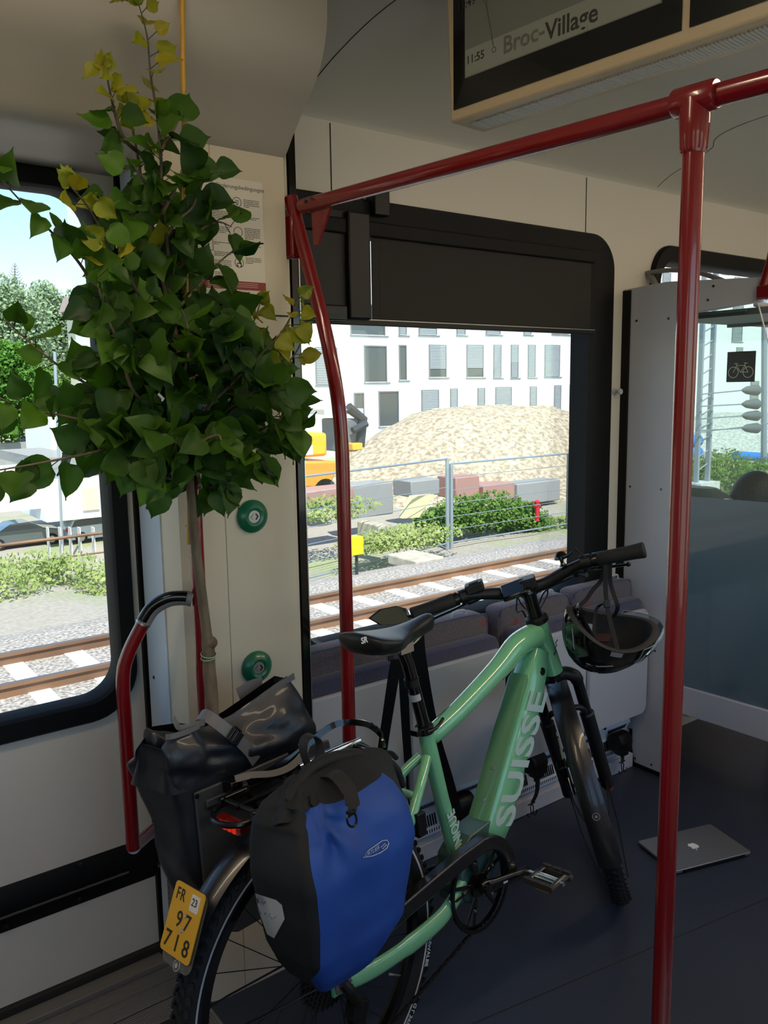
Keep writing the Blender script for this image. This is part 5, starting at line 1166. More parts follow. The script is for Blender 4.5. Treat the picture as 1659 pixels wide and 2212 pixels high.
# ================================================================ HELMET (hangs by its straps from the right grip)
HC = at(1312, 1372, 1, bw((0,0,0)).y*0+1.46)
gR = sw(bar(-1)[-9])
HC = onplane(1312, 1375, gR, fw)
h = thing('bicycle_helmet', 'black bicycle helmet with clear visor hanging by its straps from the right grip', 'helmet', tuple(HC))
hx = (rt*.97+fw*.12-up*.17).normalized(); hz = (up*.90-fw*.45).normalized(); hz = (hz-hx*hz.dot(hx)).normalized(); hy = hz.cross(hx)
HL, HW, HH = .136, .102, .138
def hp3(a_, e, k=1.0): # a_ azimuth (0 = front/visor), e 0 rim .. pi/2 crown (downwards)
    ce = cos(e)**.82 if e < pi/2 else 0
    x = cos(a_)*ce*HL*(1.0 if cos(a_) > 0 else 1.0); y = sin(a_)*ce*HW; z = -sin(e)*HH*(1+.12*cos(a_)*-1)
    wob = .020*cos(2*a_)*(1-e/(pi/2))
    return HC+hz*.040-rt*.004+hx*(x*k)+hy*(y*k)+hz*((z*k)+wob)
sh_ = M(); NR = 48
rings = [[hp3(2*pi*k/NR, pi/2*min(.985, j/14)) for k in range(NR)] for j in range(15)]
inn = [[hp3(2*pi*k/NR, pi/2*min(.985, j/14), .84) for k in range(NR)] for j in range(14, -1, -1)]
sh_.loft(rings+inn, True, False)
rm_ = M().loft([rings[0], [p+hz*.004 for p in [a_.lerp(b_, .5) for a_, b_ in zip(rings[0], inn[-1])]], inn[-1]], True, False); make('rim_pad', rm_, mat('helmet_rim', (30,30,33), .7, bump=.3, bscale=300), h, smooth=60)
make('shell', sh_, mat('helmet_gloss', (10,10,11), .12, coat=.8), h, smooth=60)
li = M(); li.loft([[hp3(2*pi*k/NR, pi/2*min(.98, j/12), .835) for k in range(NR)] for j in range(13)], True, False); make('liner', li, mat('helmet_foam', (24,23,25), .75, bump=.4, bscale=200), h, smooth=70)
def hpatch(a0, a1, e0, e1, k0, k1, name, mt, n_=10):
    mb = M(); A = [[hp3(a0+(a1-a0)*i/n_, e0+(e1-e0)*j/3, k0) for i in range(n_+1)] for j in range(4)]; Bq = [[hp3(a0+(a1-a0)*i/n_, e0+(e1-e0)*j/3, k1) for i in range(n_+1)] for j in range(4)]
    rgs = [A[j]+Bq[j][::-1] for j in range(4)]; mb.loft(rgs); return make(name, mb, mt, h, smooth=50)
PADM = mat('helmet_pad', (70,72,76), .8, bump=.4, bscale=500)
hpatch(R_(200), R_(228), .40, .60, .83, .80, 'inner_pad', PADM); hpatch(R_(195), R_(225), .75, .95, .83, .80, 'inner_pad', PADM); hpatch(R_(95), R_(118), .35, .6, .83, .80, 'inner_pad', mat('helmet_label', (176,178,180), .5))
hpatch(R_(120), R_(60), .62, .9, .83, .81, 'inner_pad', mat('helmet_brown_pad', (70,40,36), .8))
hpatch(R_(262), R_(276), .02, .13, 1.005, 1.012, 'rim_clip', GREYD)
GLS = mat('pale_trim', (150,152,156), .3)
make('shell_line', M().tube([hp3(R_(a_), e_, 1.003) for a_, e_ in ((238,.62),(246,.60),(255,.55),(263,.48),(272,.42))], .0014, 6), GLS, h)
make('shell_line', M().tube([hp3(R_(a_), e_, 1.003) for a_, e_ in ((205,.1),(210,.22),(214,.38),(216,.45))], .0016, 6), GLS, h)
hpatch(R_(244), R_(252), .56, .63, 1.003, 1.012, 'shell_badge', BLACKP, 4)
for a0, a1, e0, e1 in ((196, 216, .62, .85), (222, 250, .8, 1.0), (262, 300, .85, 1.02)): hpatch(R_(a0), R_(a1), e0, e1, 1.0, 1.006, 'vent_slot', BLACKR)
vz = M(); A = []
for i in range(25):
    a_ = R_(-62+124*i/24); A.append((hp3(a_, .10, 1.03), hp3(a_, -.0, 1.09)+hz*.012))
A2 = []
for i in range(25):
    a_ = R_(-62+124*i/24); q = .30+.28*cos(R_(-62+124*i/24)*1.3)
    A2.append([hp3(a_, q, 1.04), hp3(a_, q*.5, 1.07), hp3(a_, .02, 1.08)+hz*.012])
vz.loft([[r_[0] for r_ in A2], [r_[1] for r_ in A2], [r_[2] for r_ in A2]], False, False)
make('visor', vz, glassm('visor_clear', (200,204,206), .12), h, smooth=80)
make('visor_edge', M().tube([r_[2] for r_ in A2]+[A2[-1][1], A2[-1][0]]+[r_[0] for r_ in A2[::-1]]+[A2[0][1]], .0016, 6, loop=True), mat('visor_rim_clear', (120,124,126), .15), h)
# straps
gt = gR+Z_*.012
hook = [gR-_r*.03+Z_*.0, gR+_r*.0]
def hstrap(pts, wd=.013): make('chin_strap', M().strap(smoothpath(pts, 5), rt, wd, .0016), STR, h)
q1 = onplane(1304, 1216, gR, fw)-fw*.022; q2 = onplane(1306, 1300, gR, fw)-fw*.02; 
hstrap([q1+up*.012, q1, q2, hp3(R_(272), .05, .87)])
hstrap([q1+up*.012-rt*.002, onplane(1300, 1250, gR, fw), onplane(1280, 1275, gR, fw), onplane(1262, 1300, gR, fw), hp3(R_(165), .02, .85)], .012)
hstrap([q1+rt*.012+up*.012, onplane(1318, 1255, gR, fw), onplane(1326, 1285, gR, fw), onplane(1334, 1312, gR, fw), hp3(R_(70), .05, .85)], .012)
hstrap([q2, onplane(1290, 1318, gR, fw)+fw*.01, hp3(R_(235), .05, .86)], .009)
make('strap_loop', M().tube(smoothpath([q1-rt*.006, q1+up*.018-rt*.004+fw*.006, q1+up*.026+fw*.024, q1+up*.016+fw*.042, q1-up*.01+fw*.04], 5), .003, 8), STR, h)
make('strap_buckle', M().obox(onplane(1306, 1302, gR, fw)-fw*.023, rt*.009, up*.011, fw*.004), BLACKP, h, bev=.002)
rd = M().revolve([(.002,-.006),(.018,-.006),(.020,0),(.018,.008),(.002,.010)], hp3(R_(180), .25, .80)+hz*.03, hx, hz, 20); make('fit_dial', rd, BLACKG, h)
make('fit_cradle', M().tube(smoothpath([hp3(R_(120), .15, .80), hp3(R_(150), .1, .80)+hz*.02, hp3(R_(180), .1, .78)+hz*.03, hp3(R_(210), .1, .80)+hz*.02, hp3(R_(240), .15, .80)], 5), .006, 8, flat=(.4,1.6), upv=hz), BLACKP, h)

# ================================================================ THE YOUNG TREE AND ITS STAKE
BARK = mat('bark', (90,74,58), .85, bump=.8, bscale=70, c2=(118,104,86), vscale=26, stretch=(1,1,.35))
TWG = mat('twig_bark', (62,58,44), .7)
def leafmat(name, c, c2, tr):
    m_ = bpy.data.materials.new(name); m_.use_nodes = True; n = m_.node_tree; b = n.nodes['Principled BSDF']; out = n.nodes['Material Output']
    at_ = n.nodes.new('ShaderNodeAttribute'); at_.attribute_name = 'leaf_tone'
    mx = n.nodes.new('ShaderNodeMix'); mx.data_type = 'RGBA'; mx.inputs[6].default_value = srgb(c); mx.inputs[7].default_value = srgb(c2); n.links.new(at_.outputs['Fac'], mx.inputs[0])
    n.links.new(mx.outputs[2], b.inputs['Base Color']); b.inputs['Roughness'].default_value = .48; b.inputs['Specular IOR Level'].default_value = .35
    t_ = n.nodes.new('ShaderNodeBsdfTranslucent'); hs = n.nodes.new('ShaderNodeHueSaturation'); hs.inputs['Value'].default_value = tr; hs.inputs['Saturation'].default_value = 1.1; n.links.new(mx.outputs[2], hs.inputs['Color']); n.links.new(hs.outputs[0], t_.inputs[0])
    ms = n.nodes.new('ShaderNodeMixShader'); ms.inputs[0].default_value = .42; n.links.new(b.outputs[0], ms.inputs[1]); n.links.new(t_.outputs[0], ms.inputs[2]); n.links.new(ms.outputs[0], out.inputs[0]); return m_
LEAF = leafmat('mature_leaf', (28,60,24), (86,124,34), 1.45); LEAFY = leafmat('young_leaf', (104,128,34), (150,142,40), 1.3)
tr = thing('young_tree', 'young leafy tree planted in the charcoal pannier reaching up to the ceiling', 'tree', tuple(at(470, 1540, 1, 1.64)))
def tp(px, py, y): return at(px, py, 1, y)
tk = smoothpath([bw((-.12,.19,.50)), tp(458,1545,1.64), tp(452,1450,1.645), tp(450,1400,1.645), tp(438,1300,1.64), tp(425,1200,1.64), tp(417,1120,1.64), tp(409,1030,1.64), tp(402,930,1.64), tp(392,820,1.64), tp(378,720,1.64), tp(352,600,1.64), tp(330,500,1.64), tp(312,430,1.64), tp(296,330,1.635), tp(276,225,1.63)], 6)
rr = []
for i, p in enumerate(tk):
    t_ = i/(len(tk)-1); r_ = .0125*(1-t_)**.9+.0016
    if p.z < 1.06: r_ *= 1.16
    r_ += .0008*noise.noise(p*25); rr.append(r_)
make('trunk', M().tube(tk, rr, 14), BARK, tr, smooth=70)
gr_ = min(tk, key=lambda p: abs(p.z-1.045))
make('graft_swelling', M().ball(gr_+V((.004,-.002,.012)), .0165, 12, 8, (1,1,.9)), BARK, tr, smooth=70)
gm = M()
for k in range(2): gm.tube([gr_+V((cos(a_)*.0165, sin(a_)*.0165, -.014-.006*k+.004*sin(a_+k))) for a_ in [2*pi*i/20 for i in range(20)]], .0012, 6, loop=True)
make('grafting_tie', gm, mat('pale_green_tie', (130,170,130), .5), tr)
br = [ # pixel polylines with their depth y: (points), young tip
 ([(372,700,1.64),(365,560,1.62),(352,440,1.61),(347,330,1.60),(338,240,1.60),(325,160,1.60),(318,80,1.60),(300,10,1.60)], 1.0),
 ([(300,330,1.63),(268,300,1.60),(250,250,1.59),(238,200,1.59),(228,150,1.59)], 1.0),
 ([(378,760,1.64),(330,690,1.55),(290,620,1.52),(255,570,1.50),(215,490,1.49),(185,440,1.48),(150,400,1.48)], .9),
 ([(395,830,1.64),(330,770,1.58),(270,690,1.55),(220,640,1.54),(165,560,1.53),(110,500,1.52),(50,440,1.52),(0,385,1.52)], .35),
 ([(398,900,1.64),(330,880,1.56),(285,840,1.52),(262,760,1.50),(238,700,1.49),(218,640,1.48),(205,590,1.48)], .2),
 ([(402,950,1.64),(330,900,1.60),(250,870,1.57),(180,825,1.55),(120,785,1.54),(70,745,1.54),(10,690,1.54)], .25),
 ([(404,980,1.64),(340,950,1.57),(280,905,1.55),(200,910,1.54),(120,895,1.53),(50,880,1.53),(-20,850,1.53)], .2),
 ([(404,985,1.64),(350,950,1.60),(280,955,1.54),(210,975,1.52),(140,990,1.51),(60,1005,1.50),(-30,1020,1.49)], .1),
 ([(400,960,1.64),(450,880,1.58),(500,830,1.56),(560,770,1.55),(610,715,1.54),(650,640,1.54)], .95),
 ([(402,970,1.64),(470,900,1.66),(530,860,1.66),(590,820,1.66),(640,760,1.66),(655,720,1.66)], .7),
 ([(396,850,1.64),(450,800,1.66),(500,780,1.68),(530,740,1.69),(550,690,1.69),(562,655,1.69)], .95),
 ([(404,1000,1.64),(470,960,1.60),(520,945,1.58),(580,920,1.57),(625,890,1.57),(655,870,1.57)], .15),
 ([(404,1000,1.64),(460,985,1.56),(520,975,1.54),(570,950,1.53),(630,935,1.53)], .1),
 ([(360,620,1.64),(400,560,1.63),(430,500,1.62),(470,480,1.62),(500,490,1.62)], .1),
 ([(340,540,1.64),(380,480,1.60),(420,440,1.59),(440,360,1.59)], .15),
 ([(370,680,1.64),(430,620,1.60),(470,570,1.58),(500,545,1.58)], .1),
 ([(320,450,1.64),(270,460,1.58),(240,440,1.56),(205,440,1.55)], .6),
 ([(352,600,1.64),(290,560,1.68),(250,520,1.70),(240,420,1.70)], .3),
 ([(404,990,1.64),(380,960,1.50),(350,950,1.44),(330,960,1.42)], .05), ([(404,1000,1.64),(430,960,1.50),(470,940,1.46),(480,960,1.44)], .05),
 ([(404,940,1.64),(440,900,1.72),(500,880,1.76),(540,900,1.78)], .05), ([(400,900,1.64),(350,850,1.72),(300,800,1.76),(260,790,1.78)], .05),
 ([(385,780,1.64),(430,740,1.56),(480,720,1.52),(520,700,1.50)], .2), ([(380,740,1.64),(330,700,1.70),(290,640,1.74),(270,600,1.75)], .1),
 ([(395,850,1.64),(400,800,1.52),(410,740,1.48),(400,680,1.46)], .1), ([(390,800,1.64),(440,770,1.70),(470,700,1.74),(480,640,1.75)], .1),
 ([(345,330,1.60),(370,290,1.60),(385,260,1.59)], .3), ([(350,440,1.61),(310,390,1.58),(285,350,1.57)], .4), ([(350,460,1.61),(390,380,1.60),(400,320,1.60)], .3),
]
leafv, leaff, ltone, lmi = [], [], [], []
def leaf(p, dirv, nrm, L, tone, young):
    W2 = L*.45
    prof = [(0,.0),(.03,.42),(.09,.78),(.20,.97),(.34,1.0),(.48,.90),(.62,.70),(.74,.46),(.85,.20),(.92,.08),(1,.0)]
    dirv = dirv.normalized(); sd_ = dirv.cross(nrm).normalized(); nrm = sd_.cross(dirv)
    fold = random.uniform(.15, .55); curl = random.uniform(-.35, .5); b = len(leafv); twist = random.uniform(-.3,.3)
    for i, (u, w_) in enumerate(prof):
        c = p+dirv*(L*u)-nrm*(L*curl*u*u)
        jag = 1+random.uniform(-.07,.07); W_2 = W2*w_*jag
        s2 = (sd_+nrm*twist*u).normalized()
        back = -dirv*(L*.06 if i == 1 else 0)
        for k in (-1, -.5, 0, .5, 1):
            leafv.append(c+s2*(W_2*k)+nrm*(abs(k)*W_2*fold+.002*sin(u*9+k*4))+back*abs(k))
    for i in range(len(prof)-1):
        for k in range(4): a_ = b+i*5+k; leaff.append((a_, a_+1, a_+6, a_+5)); lmi.append(1 if young else 0)
    ltone.extend([tone]*(5*len(prof)))
random.seed(21)
stems = M()
AXC = [tp(400, y_, 1.64) for y_ in (300, 700, 1000)]
def put_leaves(P, young_tip, dens, tipsize, R0=.0):
    L = [0]
    for a_, b_ in zip(P, P[1:]): L.append(L[-1]+(b_-a_).length)
    s_ = L[-1]*R0+.01; side = 1
    while s_ < L[-1]:
        i = 0
        while L[i+1] < s_: i += 1
        p = P[i].lerp(P[i+1], (s_-L[i])/max(1e-9, L[i+1]-L[i])); d_ = (P[i+1]-P[i]).normalized(); t_ = s_/L[-1]
        ang = random.uniform(0, 2*pi); u = d_.orthogonal().normalized(); v = d_.cross(u); o_ = u*cos(ang)+v*sin(ang)
        o_.y -= .35; o_.normalize()
        sz = random.uniform(.050, .078)*(1-.45*max(0, t_-.55)/.45*min(1, young_tip+.2)); sz *= tipsize
        young = young_tip > .5 and t_ > .62 and random.random() < young_tip
        pl = random.uniform(.012, .032); q = p+(o_*.8+d_*.45).normalized()*pl
        ld = (o_*.55+d_*.35+V((0,0,random.uniform(-.95, .25)))+V((random.uniform(-.3,.3), random.uniform(-.3,.3), 0))).normalized()
        nr_ = V((random.uniform(-.7,.7), -1+random.uniform(-.3,.6), random.uniform(-.2,.9)))
        stems.tube([p, q+V((0,0,.002)), q], .0009, 4, caps=False)
        leaf(q, ld, nr_, sz, min(1, max(0, random.gauss(.30+.45*t_*young_tip, .2))), young); s_ += dens*random.uniform(.6, 1.4)
    if young_tip > .5:
        for k in range(3): leaf(P[-1], (P[-1]-P[-2]).normalized()+V((random.uniform(-.8,.8), random.uniform(-.5,.3), random.uniform(-.2,.6))), V((random.uniform(-.5,.5),-1,.2)), .034, random.random(), True)
for pts_, yt in br:
    P = smoothpath([tp(*q) for q in pts_], 6); n_ = len(P); big = len(pts_) > 6
    make('branch', M().tube(P, [.0036*(1-i/n_)+.0010 for i in range(n_)], 8), TWG if yt > .3 else BARK, tr, smooth=70)
    inner = pts_[-1][0] < 120
    put_leaves(P, yt, .0165 if not inner else .0195, 1.0 if yt < .5 else .84, .12)
put_leaves(tk[len(tk)*7//15:], .9, .018, .80)
# short side shoots that fill the middle of the crown
def inside(x, y):
    tab = [(360,250,400),(450,250,415),(520,240,445),(600,200,480),(700,205,510),(780,200,580),(850,200,620),(930,190,640),(990,190,600),(1040,215,520),(1075,300,500)]
    r_ = interp([(a_, b_, c_) for a_, b_, c_ in tab], y); return r_[0] <= x <= r_[1]
k = 0
while k < 62:
    px, py, yy_ = random.uniform(190, 640), random.uniform(400, 1072), random.uniform(1.46, 1.80)
    if not inside(px, py) or random.random() > interp([(400,.55),(600,.75),(760,1.0),(1060,1.0)], py)[0]: continue
    q0 = tp(px, py, yy_); c = min(tk, key=lambda p: (p-q0).length); 
    st_ = q0.lerp(c, min(.8, .06/max(.02, (q0-c).length))); P = smoothpath([st_, st_.lerp(q0, .5)+V((0,0,.006)), q0], 3)
    stems.tube(P, .0014, 5, caps=False); put_leaves(P, .1, .0085, 1.0); k += 1
make('leaf_stalks', stems, TWG, tr)['kind'] = 'stuff'
me = bpy.data.meshes.new('foliage'); inv = FR[tr.name].inverted()
me.from_pydata([tuple(inv @ q) for q in leafv], [], leaff); me.materials.append(LEAF); me.materials.append(LEAFY); me.polygons.foreach_set('material_index', lmi)
me.polygons.foreach_set('use_smooth', [True]*len(me.polygons)); al = me.attributes.new('leaf_tone', 'FLOAT', 'POINT'); al.data.foreach_set('value', ltone)
fo = bpy.data.objects.new('foliage', me); COL.objects.link(fo); fo.parent = tr; fo['kind'] = 'stuff'
sk_ = M(); b0_, b1_ = at(409, 1175, 1, 1.655), at(393, -60, 1, 1.66); P = [b0_.lerp(b1_, k/24) for k in range(25)]
sk_.tube(P, [.0052+(.0011 if k % 5 == 0 else 0) for k in range(25)], 12)
top('bamboo_stake', sk_, mat('bamboo', (196,150,58), .45, var=.15, vscale=14, stretch=(1,1,.2)), 'yellow bamboo stake standing beside the tree trunk up to the ceiling', 'stake', smooth=60)
# ================================================================ BEYOND THE SCREEN: seats, rack, a passenger
lr_ = thing('luggage_rack', 'grey ribbed luggage rack with curved end bracket above the seats beyond the screen', 'luggage rack', (3.0, 2.0, 1.9))
p0, p1, p2, p3, p4 = at(1382, 594, 0, 2.98), at(1440, 584, 0, 2.98), at(1500, 588, 0, 2.98), at(1545, 600, 0, 2.98), at(1590, 622, 0, 2.98)
make('end_bracket', M().strap(smoothpath([p0, p1, p2, p3, p4, p4+V((0,-.06,-.06))], 5), X_, .03, .016), GREYD, lr_, bev=.003)
make('bracket_leg', M().strap([at(1403,590,0,2.98), at(1420,625,0,2.98), at(1428,660,0,2.98)], X_, .03, .016), GREYD, lr_, bev=.003)
rz = 1.86
ms_ = M(); ms_.box((2.95, 1.70, rz), (4.9, 2.14, rz+.008)); make('shelf', ms_, GREYD, lr_)
for k in range(5): make('shelf_bar', M().tube([(2.95, 1.36+.075*k, rz+.02), (4.9, 1.36+.075*k, rz+.02)], .009, 8), GREYP, lr_)
for k in range(4): make('cross_bracket', M().box((2.97+.6*k, 1.34, rz-.012), (2.99+.6*k, 2.14, rz+.012)), GREYD, lr_)
def pseat(x, y, lab, ks=1.0):
    s_ = thing('passenger_chair', lab, 'seat', (x, y, 0))
    bk_ = M(); rings = []
    for z, hw_, dx in ((.45,.20,.06),(.60,.215,.045),(.85,.215,.02),(1.06,.205,0),(1.15,.17,-.01),(1.19,.09,-.015)):
        rings.append([V((x-.0+dx+sin(a_)*.045, y+cos(a_)*hw_, z*ks)) for a_ in [2*pi*k/20 for k in range(20)]])
    make('seat_back', bk_.loft(rings), FAB2, s_, smooth=60); sh2 = M(); sh2.loft([[V((q.x-.012, (q.y-y)*1.06+y, q.z+.012*(q.z-.4))) if q.x < x+.03 else V((q.x-.03, (q.y-y)*1.06+y, q.z+.012*(q.z-.4))) for q in r_] for r_ in rings]); make('back_shell', sh2, GREYD, s_, smooth=60)
    cu = M(); cu.loft([[V((x+.27+(cos(a_)*abs(cos(a_))**-.4 if abs(cos(a_)) > .01 else 0)*.22, y+(sin(a_)*abs(sin(a_))**-.4 if abs(sin(a_)) > .01 else 0)*.205, z)) for a_ in [2*pi*(k+.5)/24 for k in range(24)]] for z in (.38,.40,.44,.455)]); make('seat_cushion', cu, FAB2, s_, smooth=60)
    make('cantilever_arm', M().loft([[V((x+.10, y-.16, .37)), V((x+.38, y-.16, .37)), V((x+.38, y-.16, .33)), V((x+.10, y-.16, .33))], [V((x+.12, 2.145, .26)), V((x+.36, 2.145, .26)), V((x+.36, 2.145, .14)), V((x+.12, 2.145, .14))]]), HG, s_, bev=.004); return s_
pseat(2.95, 1.86, 'window-side seat behind the draught screen, its rounded back rim showing over the opaque pane'); pseat(2.96, 1.42, 'aisle-side seat behind the draught screen with the passenger in it', .86)
# passenger
ps_ = thing('person', 'person with long dark hair seated behind the draught screen, only the head showing over it', 'person', (3.2, 1.50, .45))
SKIN = mat('skin', (206,150,126), .5); HAIR = mat('dark_hair', (24,19,18), .5, spec=.3, var=.4, vscale=60, stretch=(1,1,.12), bump=.5, bscale=160)
hc = V((3.17, 1.565, 1.155))
hd0 = onplane(1634, 1088, hc, fw); hc = hd0; PX, PY = hc.x, hc.y
def skin(name, verts, edges, radii, mt, sub=2):
    me = bpy.data.meshes.new(name); me.from_pydata([tuple(v) for v in verts], edges, []); ob_ = bpy.data.objects.new(name, me); COL.objects.link(ob_)
    md = ob_.modifiers.new('s', 'SKIN'); md.use_smooth_shade = True
    for i, r_ in enumerate(radii): me.skin_vertices[0].data[i].radius = r_ if isinstance(r_, tuple) else (r_, r_)
    me.skin_vertices[0].data[0].use_root = True
    ms = ob_.modifiers.new('u', 'SUBSURF'); ms.levels = sub; ms.render_levels = sub
    dg = bpy.context.evaluated_depsgraph_get(); dg.update(); m2 = bpy.data.meshes.new_from_object(ob_.evaluated_get(dg)); bpy.data.objects.remove(ob_)
    mb = M(); mb.add([v.co for v in m2.vertices], [tuple(p.vertices) for p in m2.polygons]); return mb
def rel(x, y, z): return (PX+x, PY+y, z)
bv_ = [rel(.10,0,.55), rel(.04,0,.72), rel(.0,0,.90), rel(.0,0,.98), rel(.01,0,1.04), rel(.03,0,1.09),
       rel(.0,-.17,.94), rel(.08,-.21,.72), rel(.28,-.12,.70), rel(.0,.17,.94), rel(.08,.21,.72), rel(.28,.12,.70),
       rel(.14,-.09,.52), rel(.52,-.10,.52), rel(.50,-.10,.10), rel(.14,.09,.52), rel(.52,.10,.52), rel(.50,.10,.10)]
be = [(0,1),(1,2),(2,3),(3,4),(4,5),(2,6),(6,7),(7,8),(2,9),(9,10),(10,11),(0,12),(12,13),(13,14),(0,15),(15,16),(16,17)]
brd = [(.13,.11),(.12,.10),(.14,.10),(.07,.07),(.05,.05),(.055,.055),.055,.042,.030,.055,.042,.030,.085,.065,.042,.085,.065,.042]
body = skin('body', bv_, be, brd, SKIN, 2)
hm = M().ball(hc+V((.012,0,-.008)), .1, 24, 18, (.93,.76,1.12)); body.join(hm)
nose = M().tube([hc+V((.095,0,.012)), hc+V((.118,0,-.016)), hc+V((.100,0,-.026))], [.008,.012,.008], 8); body.join(nose)
for s_ in (-1, 1): body.join(M().ball(hc+V((.0,s_*.077,-.01)), .022, 10, 8, (.7,.35,1.2)))
for s_ in (-1, 1):
    w0 = V(rel(.28, s_*.12, .70)); body.join(M().ball(w0+V((.05,0,-.01)), .036, 12, 8, (1.2,.9,.45)))
    for k in range(4): f0 = w0+V((.08, (k-1.5)*.016, -.01)); body.join(M().tube([f0, f0+V((.03,0,-.004)), f0+V((.052,0,-.016)), f0+V((.06,0,-.03))], [.0085,.008,.0075,.006], 8))
    f0 = w0+V((.04, -s_*.03, -.005)); body.join(M().tube([f0, f0+V((.025,-s_*.016,-.004)), f0+V((.045,-s_*.018,-.014))], [.010,.009,.007], 8))
bo_ = make('body', body, SKIN, ps_, smooth=80)
hr = M(); rings = []
for i in range(13):
    t_ = pi*(.03+.62*i/12); rings.append([hc+V((-.012+cos(a_)*sin(t_)*.108*(1.0 if cos(a_) < .25 or t_ < .9 else .80), sin(a_)*sin(t_)*.092, cos(t_)*.128)) for a_ in [2*pi*k/28 for k in range(28)]])
for dz, e_ in ((.08, .98), (.14, .95), (.20, .86), (.25, .7)): rings.append([hc+V((-.022+(min(cos(a_), .15))*.10*e_, sin(a_)*.088*e_, -.055-dz)) for a_ in [2*pi*k/28 for k in range(28)]])
make('hair', hr.loft(rings), HAIR, ps_, smooth=70)
for s_ in (-1, 1): make('eye', M().ball(hc+V((.094, s_*.030, .008)), .011, 10, 8), mat('eye_dark', (30,24,22), .2) if s_ < 0 else bpy.data.materials['eye_dark'], ps_)
make('mouth', M().ball(hc+V((.096,0,-.046)), .018, 12, 8, (.4,1,.3)), mat('lips', (170,92,84), .5), ps_)
top_ = skin('jumper', [bv_[i] for i in (0,1,2,3,6,7,9,10)]+[rel(.22,-.13,.70), rel(.22,.13,.70)], [(0,1),(1,2),(2,3),(2,4),(4,5),(2,6),(6,7),(5,8),(7,9)], [(.145,.125),(.135,.115),(.152,.115),(.08,.08),.066,.054,.066,.054,.044,.044], None)
make('jumper', top_, mat('dark_jumper', (52,50,58), .9), ps_, smooth=80)
tr_ = skin('trousers', [bv_[i] for i in (0,12,13,14,15,16,17)], [(0,1),(1,2),(2,3),(0,4),(4,5),(5,6)], [(.14,.12),.098,.078,.058,.098,.078,.058], None)
make('trousers', tr_, mat('dark_trousers', (34,36,44), .9), ps_, smooth=80)
for s_ in (-1, 1):
    a_ = V(rel(.50, s_*.10, .0)); shm = M()
    shm.loft([[a_+V((-.06+dx+x, y*w_, z)) for x, y in [(cos(t_)*.0+0, sin(t_)) for t_ in [0]]] for dx, w_, z in ()]) if False else None
    rgs = []
    for x, hw_, h_ in ((-.06,.028,.055),(-.03,.036,.085),(.02,.038,.085),(.08,.042,.055),(.15,.045,.042),(.20,.036,.030),(.22,.015,.018)): rgs.append([a_+V((x, cos(t_)*hw_, .004+h_/2+sin(t_)*h_/2)) for t_ in [2*pi*k/16 for k in range(16)]])
    make('shoe', shm.loft(rgs), mat('shoe_brown', (112,104,88), .8, bump=.8, bscale=120) if s_ < 0 else bpy.data.materials['shoe_brown'], ps_, smooth=60)
# patterned trainer seen below the screen's rail
# ================================================================ OUTSIDE
def ss(a, b, x): t_ = max(0, min(1, (x-a)/(b-a))); return t_*t_*(3-2*t_)
def gz(x, y):
    h_ = -1.26-.10*ss(9.4, 10.2, y)-.75*ss(10.2, 13.5, y)*ss(3.0, 6.5, x)
    u = x-y*.47; left = 1-ss(-1.5, 1.5, u)
    v = -4.7*ss(15.0, 31, y)-1.6*ss(46,56,y)*0+2.6*ss(60,100,y)+5.5*ss(105,140,y)+16*ss(140,260,y)
    return h_*(1) + left*(v) + (1-left)*(4*ss(60,120,y))*0
gnd = M(); xs = [-60+i*2.0 for i in range(96)]; ys_ = [2.6, 3.6, 4.6, 5.2, 6, 7, 7.8, 8.4, 9, 9.8, 10.6, 11.5, 12.5, 13.5, 15, 17, 19, 22, 25, 28, 32, 36, 40, 45, 50, 56, 62, 70, 80, 90, 100, 112, 125, 140, 160, 190, 230, 270]
nx = len(xs)
for yy_ in ys_:
    for x in xs: k_ = 1+max(0, yy_-40)/60; gnd.v.append(V((x*k_*.8, yy_, gz(x*k_*.8, yy_)+(.06*noise.noise(V((x*.7, yy_*.7, 0))) if yy_ > 9 else 0))))
for j in range(len(ys_)-1):
    for i in range(nx-1): gnd.f.append((j*nx+i, j*nx+i+1, (j+1)*nx+i+1, (j+1)*nx+i)); gnd.mi.append(0)
GM = bpy.data.materials.new('ground_mix'); GM.use_nodes = True; n = GM.node_tree; b = n.nodes['Principled BSDF']; b.inputs['Roughness'].default_value = .95
tc = n.nodes.new('ShaderNodeTexCoord'); n1 = n.nodes.new('ShaderNodeTexNoise'); n1.inputs['Scale'].default_value = 14; n1.inputs['Detail'].default_value = 6; n2 = n.nodes.new('ShaderNodeTexNoise'); n2.inputs['Scale'].default_value = .35; n2.inputs['Detail'].default_value = 4
for q in (n1, n2): n.links.new(tc.outputs['Object'], q.inputs[0])
a_ = n.nodes.new('ShaderNodeMix'); a_.data_type = 'RGBA'; a_.inputs[6].default_value = srgb((128,120,108)); a_.inputs[7].default_value = srgb((190,182,168)); n.links.new(n1.outputs[0], a_.inputs[0])
c_ = n.nodes.new('ShaderNodeMix'); c_.data_type = 'RGBA'; c_.inputs[6].default_value = srgb((112,128,78)); c_.inputs[7].default_value = srgb((168,174,128)); n.links.new(n1.outputs[0], c_.inputs[0])
sx = n.nodes.new('ShaderNodeSeparateXYZ'); n.links.new(tc.outputs['Object'], sx.inputs[0])
my = n.nodes.new('ShaderNodeMapRange'); my.inputs[1].default_value = 9.5; my.inputs[2].default_value = 14; n.links.new(sx.outputs[1], my.inputs[0])
